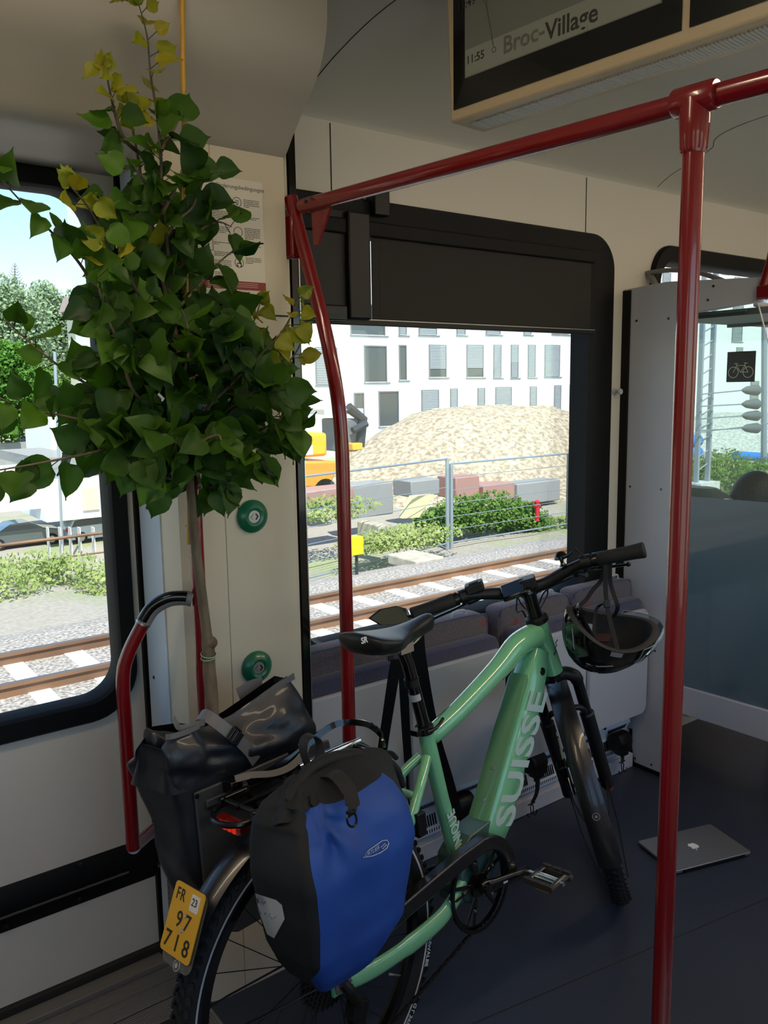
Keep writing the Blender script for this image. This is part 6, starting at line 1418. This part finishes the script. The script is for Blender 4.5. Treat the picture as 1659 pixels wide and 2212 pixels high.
mm = n.nodes.new('ShaderNodeMath'); mm.operation = 'MULTIPLY'; mr = n.nodes.new('ShaderNodeMapRange'); mr.inputs[1].default_value = .48; mr.inputs[2].default_value = .62; n.links.new(n2.outputs[0], mr.inputs[0]); n.links.new(my.outputs[0], mm.inputs[0]); n.links.new(mr.outputs[0], mm.inputs[1])
e_ = n.nodes.new('ShaderNodeMix'); e_.data_type = 'RGBA'; n.links.new(mm.outputs[0], e_.inputs[0]); n.links.new(a_.outputs[2], e_.inputs[6]); n.links.new(c_.outputs[2], e_.inputs[7]); n.links.new(e_.outputs[2], b.inputs['Base Color'])
props(make('ground', gnd, GM, smooth=180), None, None, None, 'structure')
# ballast bed
BAL = mat('ballast', (112,104,98), .95, c2=(196,188,178), vscale=26, det=6, bump=1, bscale=30)
bb = M().prism([(6.2,-1.30),(7.0,-1.19),(10.0,-1.19),(10.8,-1.35),(10.8,-1.6),(6.2,-1.6)], (-30,0,0), Y_, Z_, X_, 80); top('ballast_bed', bb, BAL, 'grey stone ballast under the neighbouring track', 'ballast', kind='stuff', smooth=None)
b2 = M().prism([(2.35,-1.02),(3.6,-1.10),(4.6,-1.28),(4.6,-1.5),(2.35,-1.5)], (-30,0,0), Y_, Z_, X_, 80); top('ballast_shoulder', b2, BAL, 'stone ballast sloping away beside the train', 'ballast', kind='stuff', smooth=None)
rp_ = [(-.07,0),(.07,0),(.07,.012),(.012,.03),(.009,.11),(.035,.125),(.036,.158),(-.036,.158),(-.035,.125),(-.009,.11),(-.012,.03),(-.07,.012)]
RAILM = mat('rusty_rail', (150,112,82), .7, c2=(112,82,62), vscale=3, stretch=(.2,1,1)); RTOP = mat('worn_rail_head', (150,126,108), .3, .8)
for k, y in enumerate((8.03, 9.03)):
    t = thing('rail', ('nearer rusty rail of the neighbouring track', 'farther rusty rail of the neighbouring track')[k], 'rail', (0, y, -1.218))
    make('rail_body', M().prism(rp_, (-28, y, -1.218), Y_, Z_, X_, 76), RAILM, t); make('running_surface', M().box((-28, y-.034, -1.0605), (48, y+.034, -1.0585)), RTOP, t)
CON = mat('pale_concrete', (216,212,204), .85, var=.1, vscale=8)
sp0 = M().prism([(-.14,0),(.14,0),(.10,.16),(-.10,.16)], (0,7.6,-1.345), X_, Z_, Y_, 1.86); sx0 = -1.2
slp = top('sleeper', sp0, CON, 'pale concrete sleepers lying under the rusty rails', 'sleeper', group='concrete sleepers of the neighbouring track', smooth=None)
slp.location.x = sx0
for k in range(1, 44):
    c = slp.copy(); COL.objects.link(c); c.location.x = sx0+k*.62
# --- white apartment building
FAC = mat('white_render', (236,238,238), .8, var=.02, vscale=3); WG = mat('dark_window_glass', (70,78,80), .12, coat=.5); BLN = mat('blind_slats', (176,184,190), .5); FRM = mat('window_reveal', (120,122,124), .6)
BYF = 40.0
ab = thing('apartment_building', 'long white apartment block with slatted window blinds behind the gravel heap', 'building', (40, BYF, -2))
roofz = at(1424, 580, 1, BYF).z
def X4(px, py): p = at(px, py, 1, BYF); return p
x_l, x_r = 16.6, 96
make('wall', M().box((x_l, BYF, -2.5), (x_r, BYF+14, 13.5)), FAC, ab)
def zoomA(x, y): return (620+x/2.44, 650+y/2.44)
rowsA = [(150,262,250,438,'b'),(408,522,240,425,'g'),(592,626,238,415,'g'),(750,835,236,400,'h'),(948,1030,236,400,'h'),(1090,1124,236,402,'b'),(1182,1214,236,402,'b'),(1272,1304,236,400,'b'),(1360,1432,236,396,'b'),(1526,1556,236,392,'b'),
 (355,403,490,650,'g'),(485,585,482,655,'g'),(710,796,475,660,'b'),(862,895,468,650,'b'),(1006,1038,465,650,'b'),(1100,1178,460,645,'b'),(1282,1310,456,640,'b'),(1410,1438,450,600,'b'),(1492,1560,446,605,'b'),
 (335,512,20,180,'g'),(590,625,20,178,'b'),(695,785,20,178,'b'),(895,935,20,178,'b'),(1050,1120,20,176,'b'),(1250,1282,20,176,'b'),(1400,1480,20,174,'b')]
wins = []
for a_, b_, c_, d_, kd in rowsA:
    p, q = X4(*zoomA(a_, c_)), X4(*zoomA(b_, d_)); wins.append((p.x, q.x, q.z, p.z, kd))
for px0, px1, py0, py1 in ((1587,1601,600,737),(1591,1603,752,762),(1622,1636,825,866),(1490,1498,905,925),(1466,1476,700,760),(1560,1572,568,590),(1432,1446,590,640)):
    p, q = X4(px0, py0), X4(px1, py1); wins.append((p.x, q.x, q.z, p.z, 'b'))
nb = 0
for (a_, b_, z0_, z1_, kd) in wins:
    wf = M()
    for (u0, u1, v0, v1) in ((a_-.06, b_+.06, z1_, z1_+.07), (a_-.10, b_+.30, z0_-.12, z0_-.05), (a_-.06, a_, z0_, z1_), (b_, b_+.06, z0_, z1_)): wf.box((u0, BYF-.06, v0), (u1, BYF+.0, v1))
    wn_ = make('window', wf, FRM, ab, smooth=None)
    make('pane', M().box((a_, BYF-.012, z0_), (b_, BYF-.004, z1_)), WG, wn_, smooth=None)
    if kd in 'bh':
        sb = M(); zz = z1_; stop = z0_ if kd == 'b' else z0_+(z1_-z0_)*.28
        while zz > stop: sb.box((a_+.02, BYF-.055, zz-.055), (b_-.02, BYF-.02, zz)); zz -= .095
        make('blind', sb, BLN, wn_, smooth=None)
# --- gravel heaps
GRV = mat('gravel', (198,184,158), .95, c2=(140,126,104), vscale=7, det=8, bump=1, bscale=22)
def heap(name, cx, cy, rx, ry, h_, lab, mt, z0=-2.0, seed=0):
    mb = M(); N1, N2 = 26, 72; rings = []
    for i in range(N1):
        t_ = i/(N1-1); row = []
        for k in range(N2):
            a_ = 2*pi*k/N2; r_ = max(.02, t_)*(1+.08*noise.noise(V((cos(a_)*1.5, sin(a_)*1.5, seed)))); zz = h_*(1-ss(.22, 1, t_))**.9
            p = V((cx+cos(a_)*rx*r_, cy+sin(a_)*ry*r_, z0+zz)); p.z += .10*noise.noise(p*1.3)+.05*noise.noise(p*4); row.append(p)
        rings.append(row)
    return top(name, mb.loft(rings[::-1]), mt, lab, 'gravel heap', kind='stuff', smooth=80)
def hx_(px, y): return at(px, 900, 1, y).x
heap('gravel_heap', hx_(1085, 23), 23.5, 10.0, 6.5, at(1050, 884, 1, 23).z+2.35, 'large beige gravel heap in front of the white apartment block', GRV, -2.3)
heap('gravel_heap', hx_(1625, 26), 27, 7.5, 6, at(1610, 895, 1, 26).z+2.3, 'pale gravel heap seen through the draught screen', mat('pale_gravel', (214,214,208), .95, c2=(168,166,160), vscale=7, det=8, bump=1, bscale=22), -2.3, 9)
# --- construction fence
FEN = mat('galvanised_steel', (168,178,184), .4, .6)
def fpanel(a_, b_, zt_, lab, wires=5):
    t = thing('fence_panel', lab, 'fence', tuple(a_))
    mb = M(); u_ = Z_*(zt_-a_.z)
    make('post', M().tube([a_, a_+u_], .045, 8), FEN, t); make('post', M().tube([b_, b_+u_], .045, 8), FEN, t)
    make('top_rail', M().tube([a_+u_, b_+u_], .025, 6), FEN, t); make('bottom_rail', M().tube([a_+Z_*.25, b_+Z_*.25], .02, 6), FEN, t)
    ms = M()
    for k in range(1, wires+1): ms.tube([a_+Z_*.25+(u_-Z_*.25)*k/(wires+1), b_+Z_*.25+(u_-Z_*.25)*k/(wires+1)], .008, 4)
    make('wire_mesh', ms, FEN, t)
fy = 14.2
g0 = at(975, 1195, 1, fy); zt_ = at(975, 1002, 1, fy).z; g1 = at(1225, 1180, 1, fy); g1.z = g0.z; g2 = at(1480, 1100, 1, fy); g2.z = g0.z
fpanel(g0, g1, zt_, 'wire fence panel in front of the green shrub, right of the thick post'); fpanel(g1, g2, zt_, 'wire fence panel at the right edge of the big window')
gl0 = at(640, 1200, 1, 13.2); gl0.z = g0.z; fpanel(gl0, g0-X_*.12, zt_+.12, 'wire fence panel in front of the excavator')
# --- shrubs and weeds
def leafcloud(name, pts, lab, cat, mt, lsz, n_, kind=None, trunk=None, group=None):
    mb = M()
    for _ in range(n_):
        c, r_ = random.choice(pts); a_, b_ = random.uniform(0, 2*pi), math.acos(random.uniform(-1, 1)); k = random.uniform(.45, 1)
        p = V(c)+V((sin(b_)*cos(a_)*r_[0], sin(b_)*sin(a_)*r_[1], cos(b_)*r_[2]))*k
        u = V((random.gauss(0,1), random.gauss(0,1), random.gauss(0,1))).normalized(); v = u.orthogonal().normalized(); s_ = lsz*random.uniform(.6, 1.3)
        w_ = u.cross(v); mb.add([p-u*s_*.5, p+v*s_*.4, p+u*s_*.5, p-v*s_*.4], [(0,1,2,3)])
    if trunk is None: return top(name, mb, mt, lab, cat, group, kind, smooth=None)
    t = thing(name, lab, cat, trunk[0], group=group); make('foliage', mb, mt, t, smooth=None)
    make('trunk', M().tube([trunk[0], trunk[1]], [trunk[2], trunk[2]*.4], 8), BARK, t); return t
def bladem(name, c, c2):
    m_ = mat(name, c, .8, c2=c2, vscale=3); n = m_.node_tree; b = n.nodes['Principled BSDF']; t_ = n.nodes.new('ShaderNodeBsdfTranslucent'); l = b.inputs['Base Color'].links[0].from_socket; n.links.new(l, t_.inputs[0])
    ms = n.nodes.new('ShaderNodeMixShader'); ms.inputs[0].default_value = .35; n.links.new(b.outputs[0], ms.inputs[1]); n.links.new(t_.outputs[0], ms.inputs[2]); n.links.new(ms.outputs[0], n.nodes['Material Output'].inputs[0]); return m_
G1 = bladem('shrub_green', (70,108,36), (122,156,64)); G2 = bladem('weed_green', (128,150,76), (176,186,118)); G3 = bladem('tree_dark_green', (64,112,34), (104,152,50)); G4 = bladem('tree_pale_green', (132,156,112), (176,192,156))
random.seed(4)
def cl(px, py, y, rx, ry, rz): return (at(px, py, 1, y), (rx, ry, rz))
leafcloud('shrub', [cl(1000,1110,15,1.0,.7,.5), cl(1060,1105,15,1.1,.7,.55), cl(1110,1115,15,.8,.6,.45), cl(950,1130,15,.8,.6,.4)], 'green shrub growing at the foot of the gravel heap', 'shrub', G1, .095, 7000)
leafcloud('shrub', [cl(1165,1145,14.8,.5,.5,.5), cl(1150,1125,14.8,.4,.5,.5)], 'smaller dark shrub beside the red hydrant', 'shrub', G1, .09, 2000)
leafcloud('weeds', [cl(880,1160,13.6,1.6,.6,.3), cl(830,1170,13.4,1.2,.6,.2), cl(700,1100,15,1.5,.7,.3), cl(1230,1130,14.6,.8,.6,.2)], 'low pale weeds beside the fence', 'weeds', G2, .085, 4500, 'stuff')
leafcloud('weeds', [(V((xx, random.uniform(13.0, 14.6), gz(xx, 13.5)+.12)), (.8,.6,.34)) for xx in [-1+.6*k for k in range(14)]], 'yellow-green weeds along the embankment edge seen through the door', 'weeds', G2, .07, 12000, 'stuff')
leafcloud('weeds', [cl(1500,1030,15,1.4,.8,.7), cl(1560,1020,15,1.6,.8,.8), cl(1640,1030,15,1.6,.8,.7)], 'green growth seen through the draught screen', 'weeds', G1, .10, 6500, 'stuff')
# --- yellow excavator and dumper
YEL = mat('machine_yellow', (240,178,28), .5); ORG = mat('machine_orange', (236,146,40), .5); DKM = mat('machine_dark', (48,50,54), .6)
ey = 19.0
exv = thing('excavator', 'yellow construction machine parked left of the gravel heap', 'excavator', tuple(at(690, 1000, 1, ey)))
def bx(px0, py0, px1, py1, y, dy): p, q = at(px0, py0, 1, y), at(px1, py1, 1, y); return (p.x, y, q.z), (q.x, y+dy, p.z)
make('body', M().box(*bx(600, 940, 708, 985, ey, 1.8)), YEL, exv, bev=.08); make('skip', M().prism([(at(600,1052,1,ey).x, at(600,1052,1,ey).z), (at(700,1052,1,ey).x, at(690,1052,1,ey).z), (at(722,996,1,ey).x, at(720,996,1,ey).z), (at(600,996,1,ey).x, at(600,996,1,ey).z)], (0, ey-.3, 0), X_, Z_, Y_, 2.0), ORG, exv, bev=.05)
make('sign', M().box(*bx(656, 963, 676, 982, ey-.02, .02)), mat('sign_blue', (200,214,232), .4), exv)
for px in (620, 690): p = at(px, 1062, 1, ey); make('wheel', M().cyl(p-Y_*.3, p+Y_*.2, .38, None, 20), DKM, exv)
exc = thing('drilling_machine', 'grey machine with a mast standing beside the excavator', 'machine', tuple(at(760, 960, 1, 20)))
make('cab', M().box(*bx(742, 905, 775, 975, 20, 1.2)), mat('machine_grey', (108,112,114), .6), exc, bev=.05); make('roof', M().box(*bx(700, 885, 785, 893, 20, 1.4)), mat('machine_pale', (190,192,190), .6), exc); make('arm', M().tube([at(752,880,1,20), at(783,905,1,20), at(776,965,1,20)], .16, 8), DKM, exc)
make('boom', M().tube([at(762,930,1,19.8), at(792,915,1,19.8)], .1, 8), DKM, exc); make('engine_cover', M().box(*bx(762, 958, 784, 972, 19.7, .6)), YEL, exc, bev=.03)
# --- debris row
RD = mat('weathered_red', (168,128,118), .8); WD = mat('weathered_wood', (186,176,156), .8, var=.15, vscale=6); CG = mat('concrete_grey', (146,146,144), .85)
deb = [('concrete_block', 'grey concrete wall element left of the shrub', 'concrete block', (760,1050,850,1110), 16.5, CG), ('concrete_block', 'grey concrete wall element behind the thick fence post', 'concrete block', (888,1040,950,1068), 17, CG), ('pallet_stack', 'reddish pallet stack in front of the gravel heap', 'pallets', (985,1032,1036,1072), 17, RD), ('board_stack', 'low stack of reddish boards right of the pallet stack', 'boards', (1045,1050,1112,1078), 17, RD), ('concrete_block', 'long grey concrete element near the red hydrant', 'concrete block', (1118,1046,1210,1080), 17.5, CG), ('timber_stack', 'weathered timbers lying left of the shrub', 'timber', (660,1062,765,1078), 16, RD), ('board', 'pale leaning board in front of the shrub', 'board', (818,1135,838,1170), 13.9, WD), ('stone_slab', 'pale flat slab lying near the farther rail', 'slab', (900,1212,960,1224), 10.4, WD)]
for nm, lb, ct, r_, y, mt in deb: top(nm, M().box(*bx(r_[0], r_[1], r_[2], r_[3], y, .8)), mt, lb, ct, bev=.03)
bdp = [(870,1120),(893,1072),(938,1068),(905,1118)]; P = [at(q[0], q[1], 1, 14.6) for q in bdp]; top('barrier_board', M().loft([P, [p+Y_*.15 for p in P]]), mat('pale_yellow_board', (226,214,160), .7), 'cream tilted barrier board in front of the green shrub', 'barrier', smooth=None)
p = at(1160, 1100, 1, 14.5); hy_ = M().tube([p-Z_*.3, p+Z_*.12, p+Z_*.2, p+Z_*.24], [.06,.06,.085,.03], 12); hy_.tube([p+Z_*.08-X_*.1, p+Z_*.08+X_*.1], .04, 8); top('hydrant', hy_, mat('hydrant_red', (206,40,52), .5), 'small red hydrant to the right of the green shrub', 'hydrant')
yb_ = thing('track_marker', 'bright yellow box on a short post beside the far rail', 'marker', tuple(at(770, 1215, 1, 10.3)))
make('box', M().box(*bx(754, 1163, 786, 1197, 10.3, .2)), mat('marker_yellow', (250,226,20), .5), yb_, bev=.01); make('post', M().cyl(at(770,1197,1,10.4), V((at(770,1197,1,10.4).x, 10.4, -1.6)), .025), DKM, yb_)
# --- catenary mast with weights and blue tubes behind the screen
cm_ = thing('catenary_mast', 'grey lattice mast seen through the draught screen', 'mast', tuple(at(1525, 1060, 1, 12.5)))
c0 = at(1528, 1040, 1, 12.5); bx0, bx1 = at(1512, 900, 1, 12.5).x, at(1540, 900, 1, 12.5).x
for x in (bx0+.04, bx1-.04): make('upright', M().box((x-.04, 12.5, c0.z), (x+.04, 12.62, 6)), mat('mast_grey', (150,156,168), .5) if x < bx0+.1 else bpy.data.materials['mast_grey'], cm_)
lt2 = M(); z = c0.z+.3; sgn = 0
while z < 6: lt2.tube([(bx0+.05, 12.56, z), (bx1-.05, 12.56, z+.18)], .02, 5); z += .36
make('lacing', lt2, bpy.data.materials['mast_grey'], cm_); make('footing', M().box((bx0-.15, 12.3, c0.z-.6), (bx1+.15, 12.8, c0.z)), CON, cm_)
ti = thing('tension_gear', 'row of grey insulator cones with rods reaching the lattice mast', 'insulators', tuple(at(1610, 900, 1, 12.3)))
for k, (ya, yb_2) in enumerate(((852, 843), (878, 873), (905, 898), (930, 925))):
    make('rod', M().tube([at(1512, ya, 1, 12.4), at(1606, yb_2, 1, 12.4)], .018, 6), FEN, ti); p = at(1603, yb_2, 1, 12.4); q = at(1634, yb_2, 1, 12.4); make('insulator', M().tube([p, p.lerp(q, .35), q], [.03, .11, .15], 14), mat('insulator_grey', (104,108,112), .5) if k == 0 else bpy.data.materials['insulator_grey'], ti)
make('tension_wire', M().tube([at(1480, 938, 1, 12.4), at(1659, 915, 1, 12.4), at(1800, 897, 1, 12.4)], .014, 6), FEN, ti)
BLT = mat('blue_plastic_pipe', (44,128,214), .4)
for px0, py0, px1, py1, lab in ((1440,948,1508,952,'upper blue plastic pipe left of the mast, seen through the screen'),(1440,975,1508,978,'lower blue plastic pipe left of the mast, seen through the screen'),(1590,984,1700,990,'long blue plastic pipe in front of the pale gravel heap')):
    a_, b_ = at(px0, py0, 1, 19), at(px1, py1, 1, 19); top('plastic_pipe', M().cyl(a_, b_, .24 if px0 < 1500 else .19, None, 20), BLT, lab, 'pipe')
top('street_post', M().cyl(at(1650,1000,1,15), at(1652,640,1,15), .10, None, 10), bpy.data.materials['mast_grey'], 'plain grey post at the right edge behind the screen glass', 'post')
# --- the village on the left: trees, houses, cars, wall
def tree(nm, pts, lab, mt, n_, ls, group=None):
    c = pts[0][0]; base = V((c.x, c.y, gz(c.x, c.y)-.5)); leafcloud(nm, pts, lab, 'tree', mt, ls, n_, None, (tuple(base), (c.x, c.y, c.z), .25), group)
random.seed(9)
D1 = 85
tree('leafy_tree', [cl(20,850,D1,4.2,3,4.6), cl(50,860,D1,2.4,3,3.4), cl(10,800,D1,3.2,3,2.6), cl(20,770,D1,2.0,2,1.6), cl(-10,880,D1,4,3,4)], 'dense bright green tree at the lower left of the door window', G3, 9000, .42)
tree('tall_tree', [cl(20,720,110,4.5,3,5), cl(45,700,110,4,3,5), cl(10,670,110,3,3,4.5), cl(60,740,110,3,3,3)], 'tall pale green tree behind the dense bright one', G4, 8000, .55)
tree('tall_tree', [cl(105,700,115,3.5,3,5), cl(95,660,115,2.2,3,3.4), cl(130,720,115,3.5,3,5), cl(150,690,115,3,3,4), cl(110,760,115,5,3,5)], 'loose birch-like tree right of the tall pale tree', G4, 8000, .5)
tree('leafy_tree', [cl(120,850,90,3.5,2,3.5), cl(150,870,90,3.0,2,3), cl(95,870,90,2.5,2,2.5)], 'round green tree below the houses behind the hanging leaves', G1, 5000, .42)
cn = thing('bare_conifer', 'thin bare conifer top against the sky in the door window', 'tree', tuple(at(32, 720, 1, 118))); b0_, b1_ = at(33, 740, 1, 118), at(32, 568, 1, 118)
make('trunk', M().tube([b0_, b1_], [.22, .04], 6), BARK, cn); bm_ = M()
for k in range(22):
    t_ = k/22; p = b1_.lerp(b0_, .04+t_*.75); L_ = .25+t_*3.4
    for s_ in (-1, 1): bm_.tube([p, p+X_*(s_*L_*.55)-Z_*.12, p+X_*(s_*L_)+Z_*(.30)], [.05,.04,.02], 4)
make('branches', bm_, BARK, cn)['kind'] = 'stuff'
HW_ = mat('house_cream', (236,226,200), .8); RF = mat('tile_roof', (166,146,140), .8)
def house(px0, py0, px1, py1, y, lab, roof=8):
    a_, b_ = bx(px0, py0, px1, py1, y, 8); t = thing('house', lab, 'house', a_); make('wall', M().box((a_[0], y, a_[2]-3), b_), HW_, t)
    z = b_[2]; make('roof', M().prism([(a_[0]-.6, z), (b_[0]+.6, z), ((a_[0]+b_[0])/2+1, z+roof*.28), ((a_[0]+b_[0])/2-1, z+roof*.28)], (0, y-.6, 0), X_, Z_, Y_, 9), RF, t)
    for k in range(2):
        for j in range(2): wx = a_[0]+(b_[0]-a_[0])*(.22+.42*k); wz = a_[2]+(b_[2]-a_[2])*(.15+.45*j); make('window', M().box((wx, y-.05, wz), (wx+(b_[0]-a_[0])*.16, y, wz+(b_[2]-a_[2])*.28)), WG, t)
house(158, 733, 208, 800, 130, 'cream house with a grey hipped roof in the door window'); house(52, 772, 84, 800, 128, 'small house with a pale gable between the trees', 6); house(202, 660, 262, 905, 75, 'tall white house at the right side of the door window', 5)
lw_ = thing('white_building', 'low white building with garage front below the branch in the door window', 'building', tuple(at(150, 1080, 1, 46))); make('wall', M().box(*bx(92, 1000, 262, 1112, 46, 8)), FAC, lw_); make('roof_slab', M().box(*bx(86, 990, 262, 1001, 45.6, 9)), CG, lw_); make('side_wing', M().box(*bx(108, 905, 160, 1000, 52, 6)), FAC, lw_); make('window', M().box(*bx(130, 935, 142, 970, 51.9, .05)), WG, lw_); make('brick_front', M().box(*bx(176, 1055, 215, 1100, 45.9, .06)), mat('pale_brick', (226,210,176), .8, var=.12, vscale=9), lw_)
rw_ = M().box(*bx(-40, 1010, 92, 1098, 47, .6)); top('retaining_wall', rw_, CON, 'pale concrete retaining wall left of the white building', 'wall', smooth=None)
rw2 = M().box(*bx(-40, 960, 100, 1000, 80, 1)); top('embankment_wall', rw2, CG, 'grey rough wall below the parked dark car', 'wall', smooth=None)
top('lawn', M().box(*bx(-60, 925, 40, 938, 79, 12)), G3, 'strip of bright lawn under the dense green tree', 'lawn', smooth=None)
def car(px, py, y, L_, face, col, lab, wag=1):
    # px,py: where the middle of the car meets the road
    yy4 = y-12
    while yy4 < y+14 and at(px, py, 1, yy4).z > gz(at(px, py, 1, yy4).x, yy4)+.02: yy4 += .25
    y = yy4
    g = at(px, py, 1, y); t = thing('car', lab, 'car', tuple(g)); f_ = face
    pr = [(-.50,.32),(-.49,.62),(-.47,.88),(-.40,1.38),(-.30,1.46),(.02,1.44),(.18,1.0),(.42,.86),(.49,.66),(.50,.30),(.42,.22),(-.42,.22)] if wag else [(-.50,.32),(-.50,.70),(-.46,.92),(-.30,.98),(-.16,1.36),(.06,1.40),(.22,1.0),(.42,.84),(.50,.62),(.50,.30),(.4,.22),(-.4,.22)]
    o_ = [(x*L_*f_, z) for x, z in pr]; rings = []
    for yy2, k in ((-.85,.93),(-.80,1),(.80,1),(.85,.93)): rings.append([V((g.x+x, y+yy2, g.z+.22+(z-.22)*k)) for x, z in o_])
    CP = mat('car_paint', col, .25, .3, coat=.8); make('body', M().loft(rings), CP, t, smooth=30)
    gp3 = [(-.43,.95),(-.385,1.30),(-.29,1.37),(.01,1.36),(.13,1.0)] if wag else [(-.27,1.0),(-.16,1.28),(.05,1.32),(.17,1.0)]
    make('side_window', M().prism([(x*L_*f_, z) for x, z in gp3], (g.x, y-.862, g.z), X_, Z_, Y_, .012), WG, t, smooth=None)
    for s_ in (-1, 1):
        for yy2 in (-.82, .62):
            c = V((g.x+s_*L_*.31, y+yy2, g.z+.31)); w_ = make('wheel', M().revolve([(.19,-.08),(.31,-.08),(.33,-.05),(.33,.12),(.19,.12)], c, Y_, X_, 24), TIRE, t); make('hubcap', M().cyl(c-Y_*.07, c-Y_*.06, .19, None, 16), ALU, w_)
    make('tail_light', M().box((g.x-f_*L_*.49-.03, y-.87, g.z+.72), (g.x-f_*L_*.44+.03, y-.7, g.z+.92)), mat('tail_red', (214,40,34), .3), t)
car(48, 1178, 46, 4.5, 1, (96,104,106), 'dark grey car at the lower left of the door window', 0); car(216, 1163, 41, 4.2, 1, (186,200,214), 'silver car with red tail lights beside the window frame'); car(68, 962, 95, 4.3, -1, (44,52,74), 'dark blue car parked up the slope behind a railing')
rg = thing('road_railing', 'white tubular railing in front of the parked dark blue car', 'railing', tuple(at(70, 960, 1, 92)))
for py in (938, 948, 956): make('rail_bar', M().tube([at(36, py+8, 1, 92), at(125, py-4, 1, 92)], .06, 5), FEN, rg)
for px in (45, 68, 92): make('post', M().tube([at(px, 966, 1, 92), at(px, 938, 1, 92)], .06, 5), FEN, rg)
lf_ = thing('road_fence', 'rusty rail fence with pale posts along the road in the door window', 'fence', tuple(at(100, 1190, 1, 30)))
for k, (ya, yb_3) in enumerate(((1178, 1148), (1222, 1190))): make('rusty_bar', M().tube([at(-30, ya+4, 1, 30), at(245, yb_3, 1, 30)], .06 if k == 0 else .035, 6), RAILM, lf_)
for px in (108, 134, 156, 176, 206, 232): make('post', M().box(*bx(px-4, 1140, px+4, 1225, 30.1, .3)), CON, lf_)
top('lamp_post', M().tube([at(135, 1190, 1, 40), at(118, 760, 1, 40)], .07, 8), FEN, 'slim pale lamp post in the middle of the door window', 'lamp post')
bpy.context.view_layer.update()
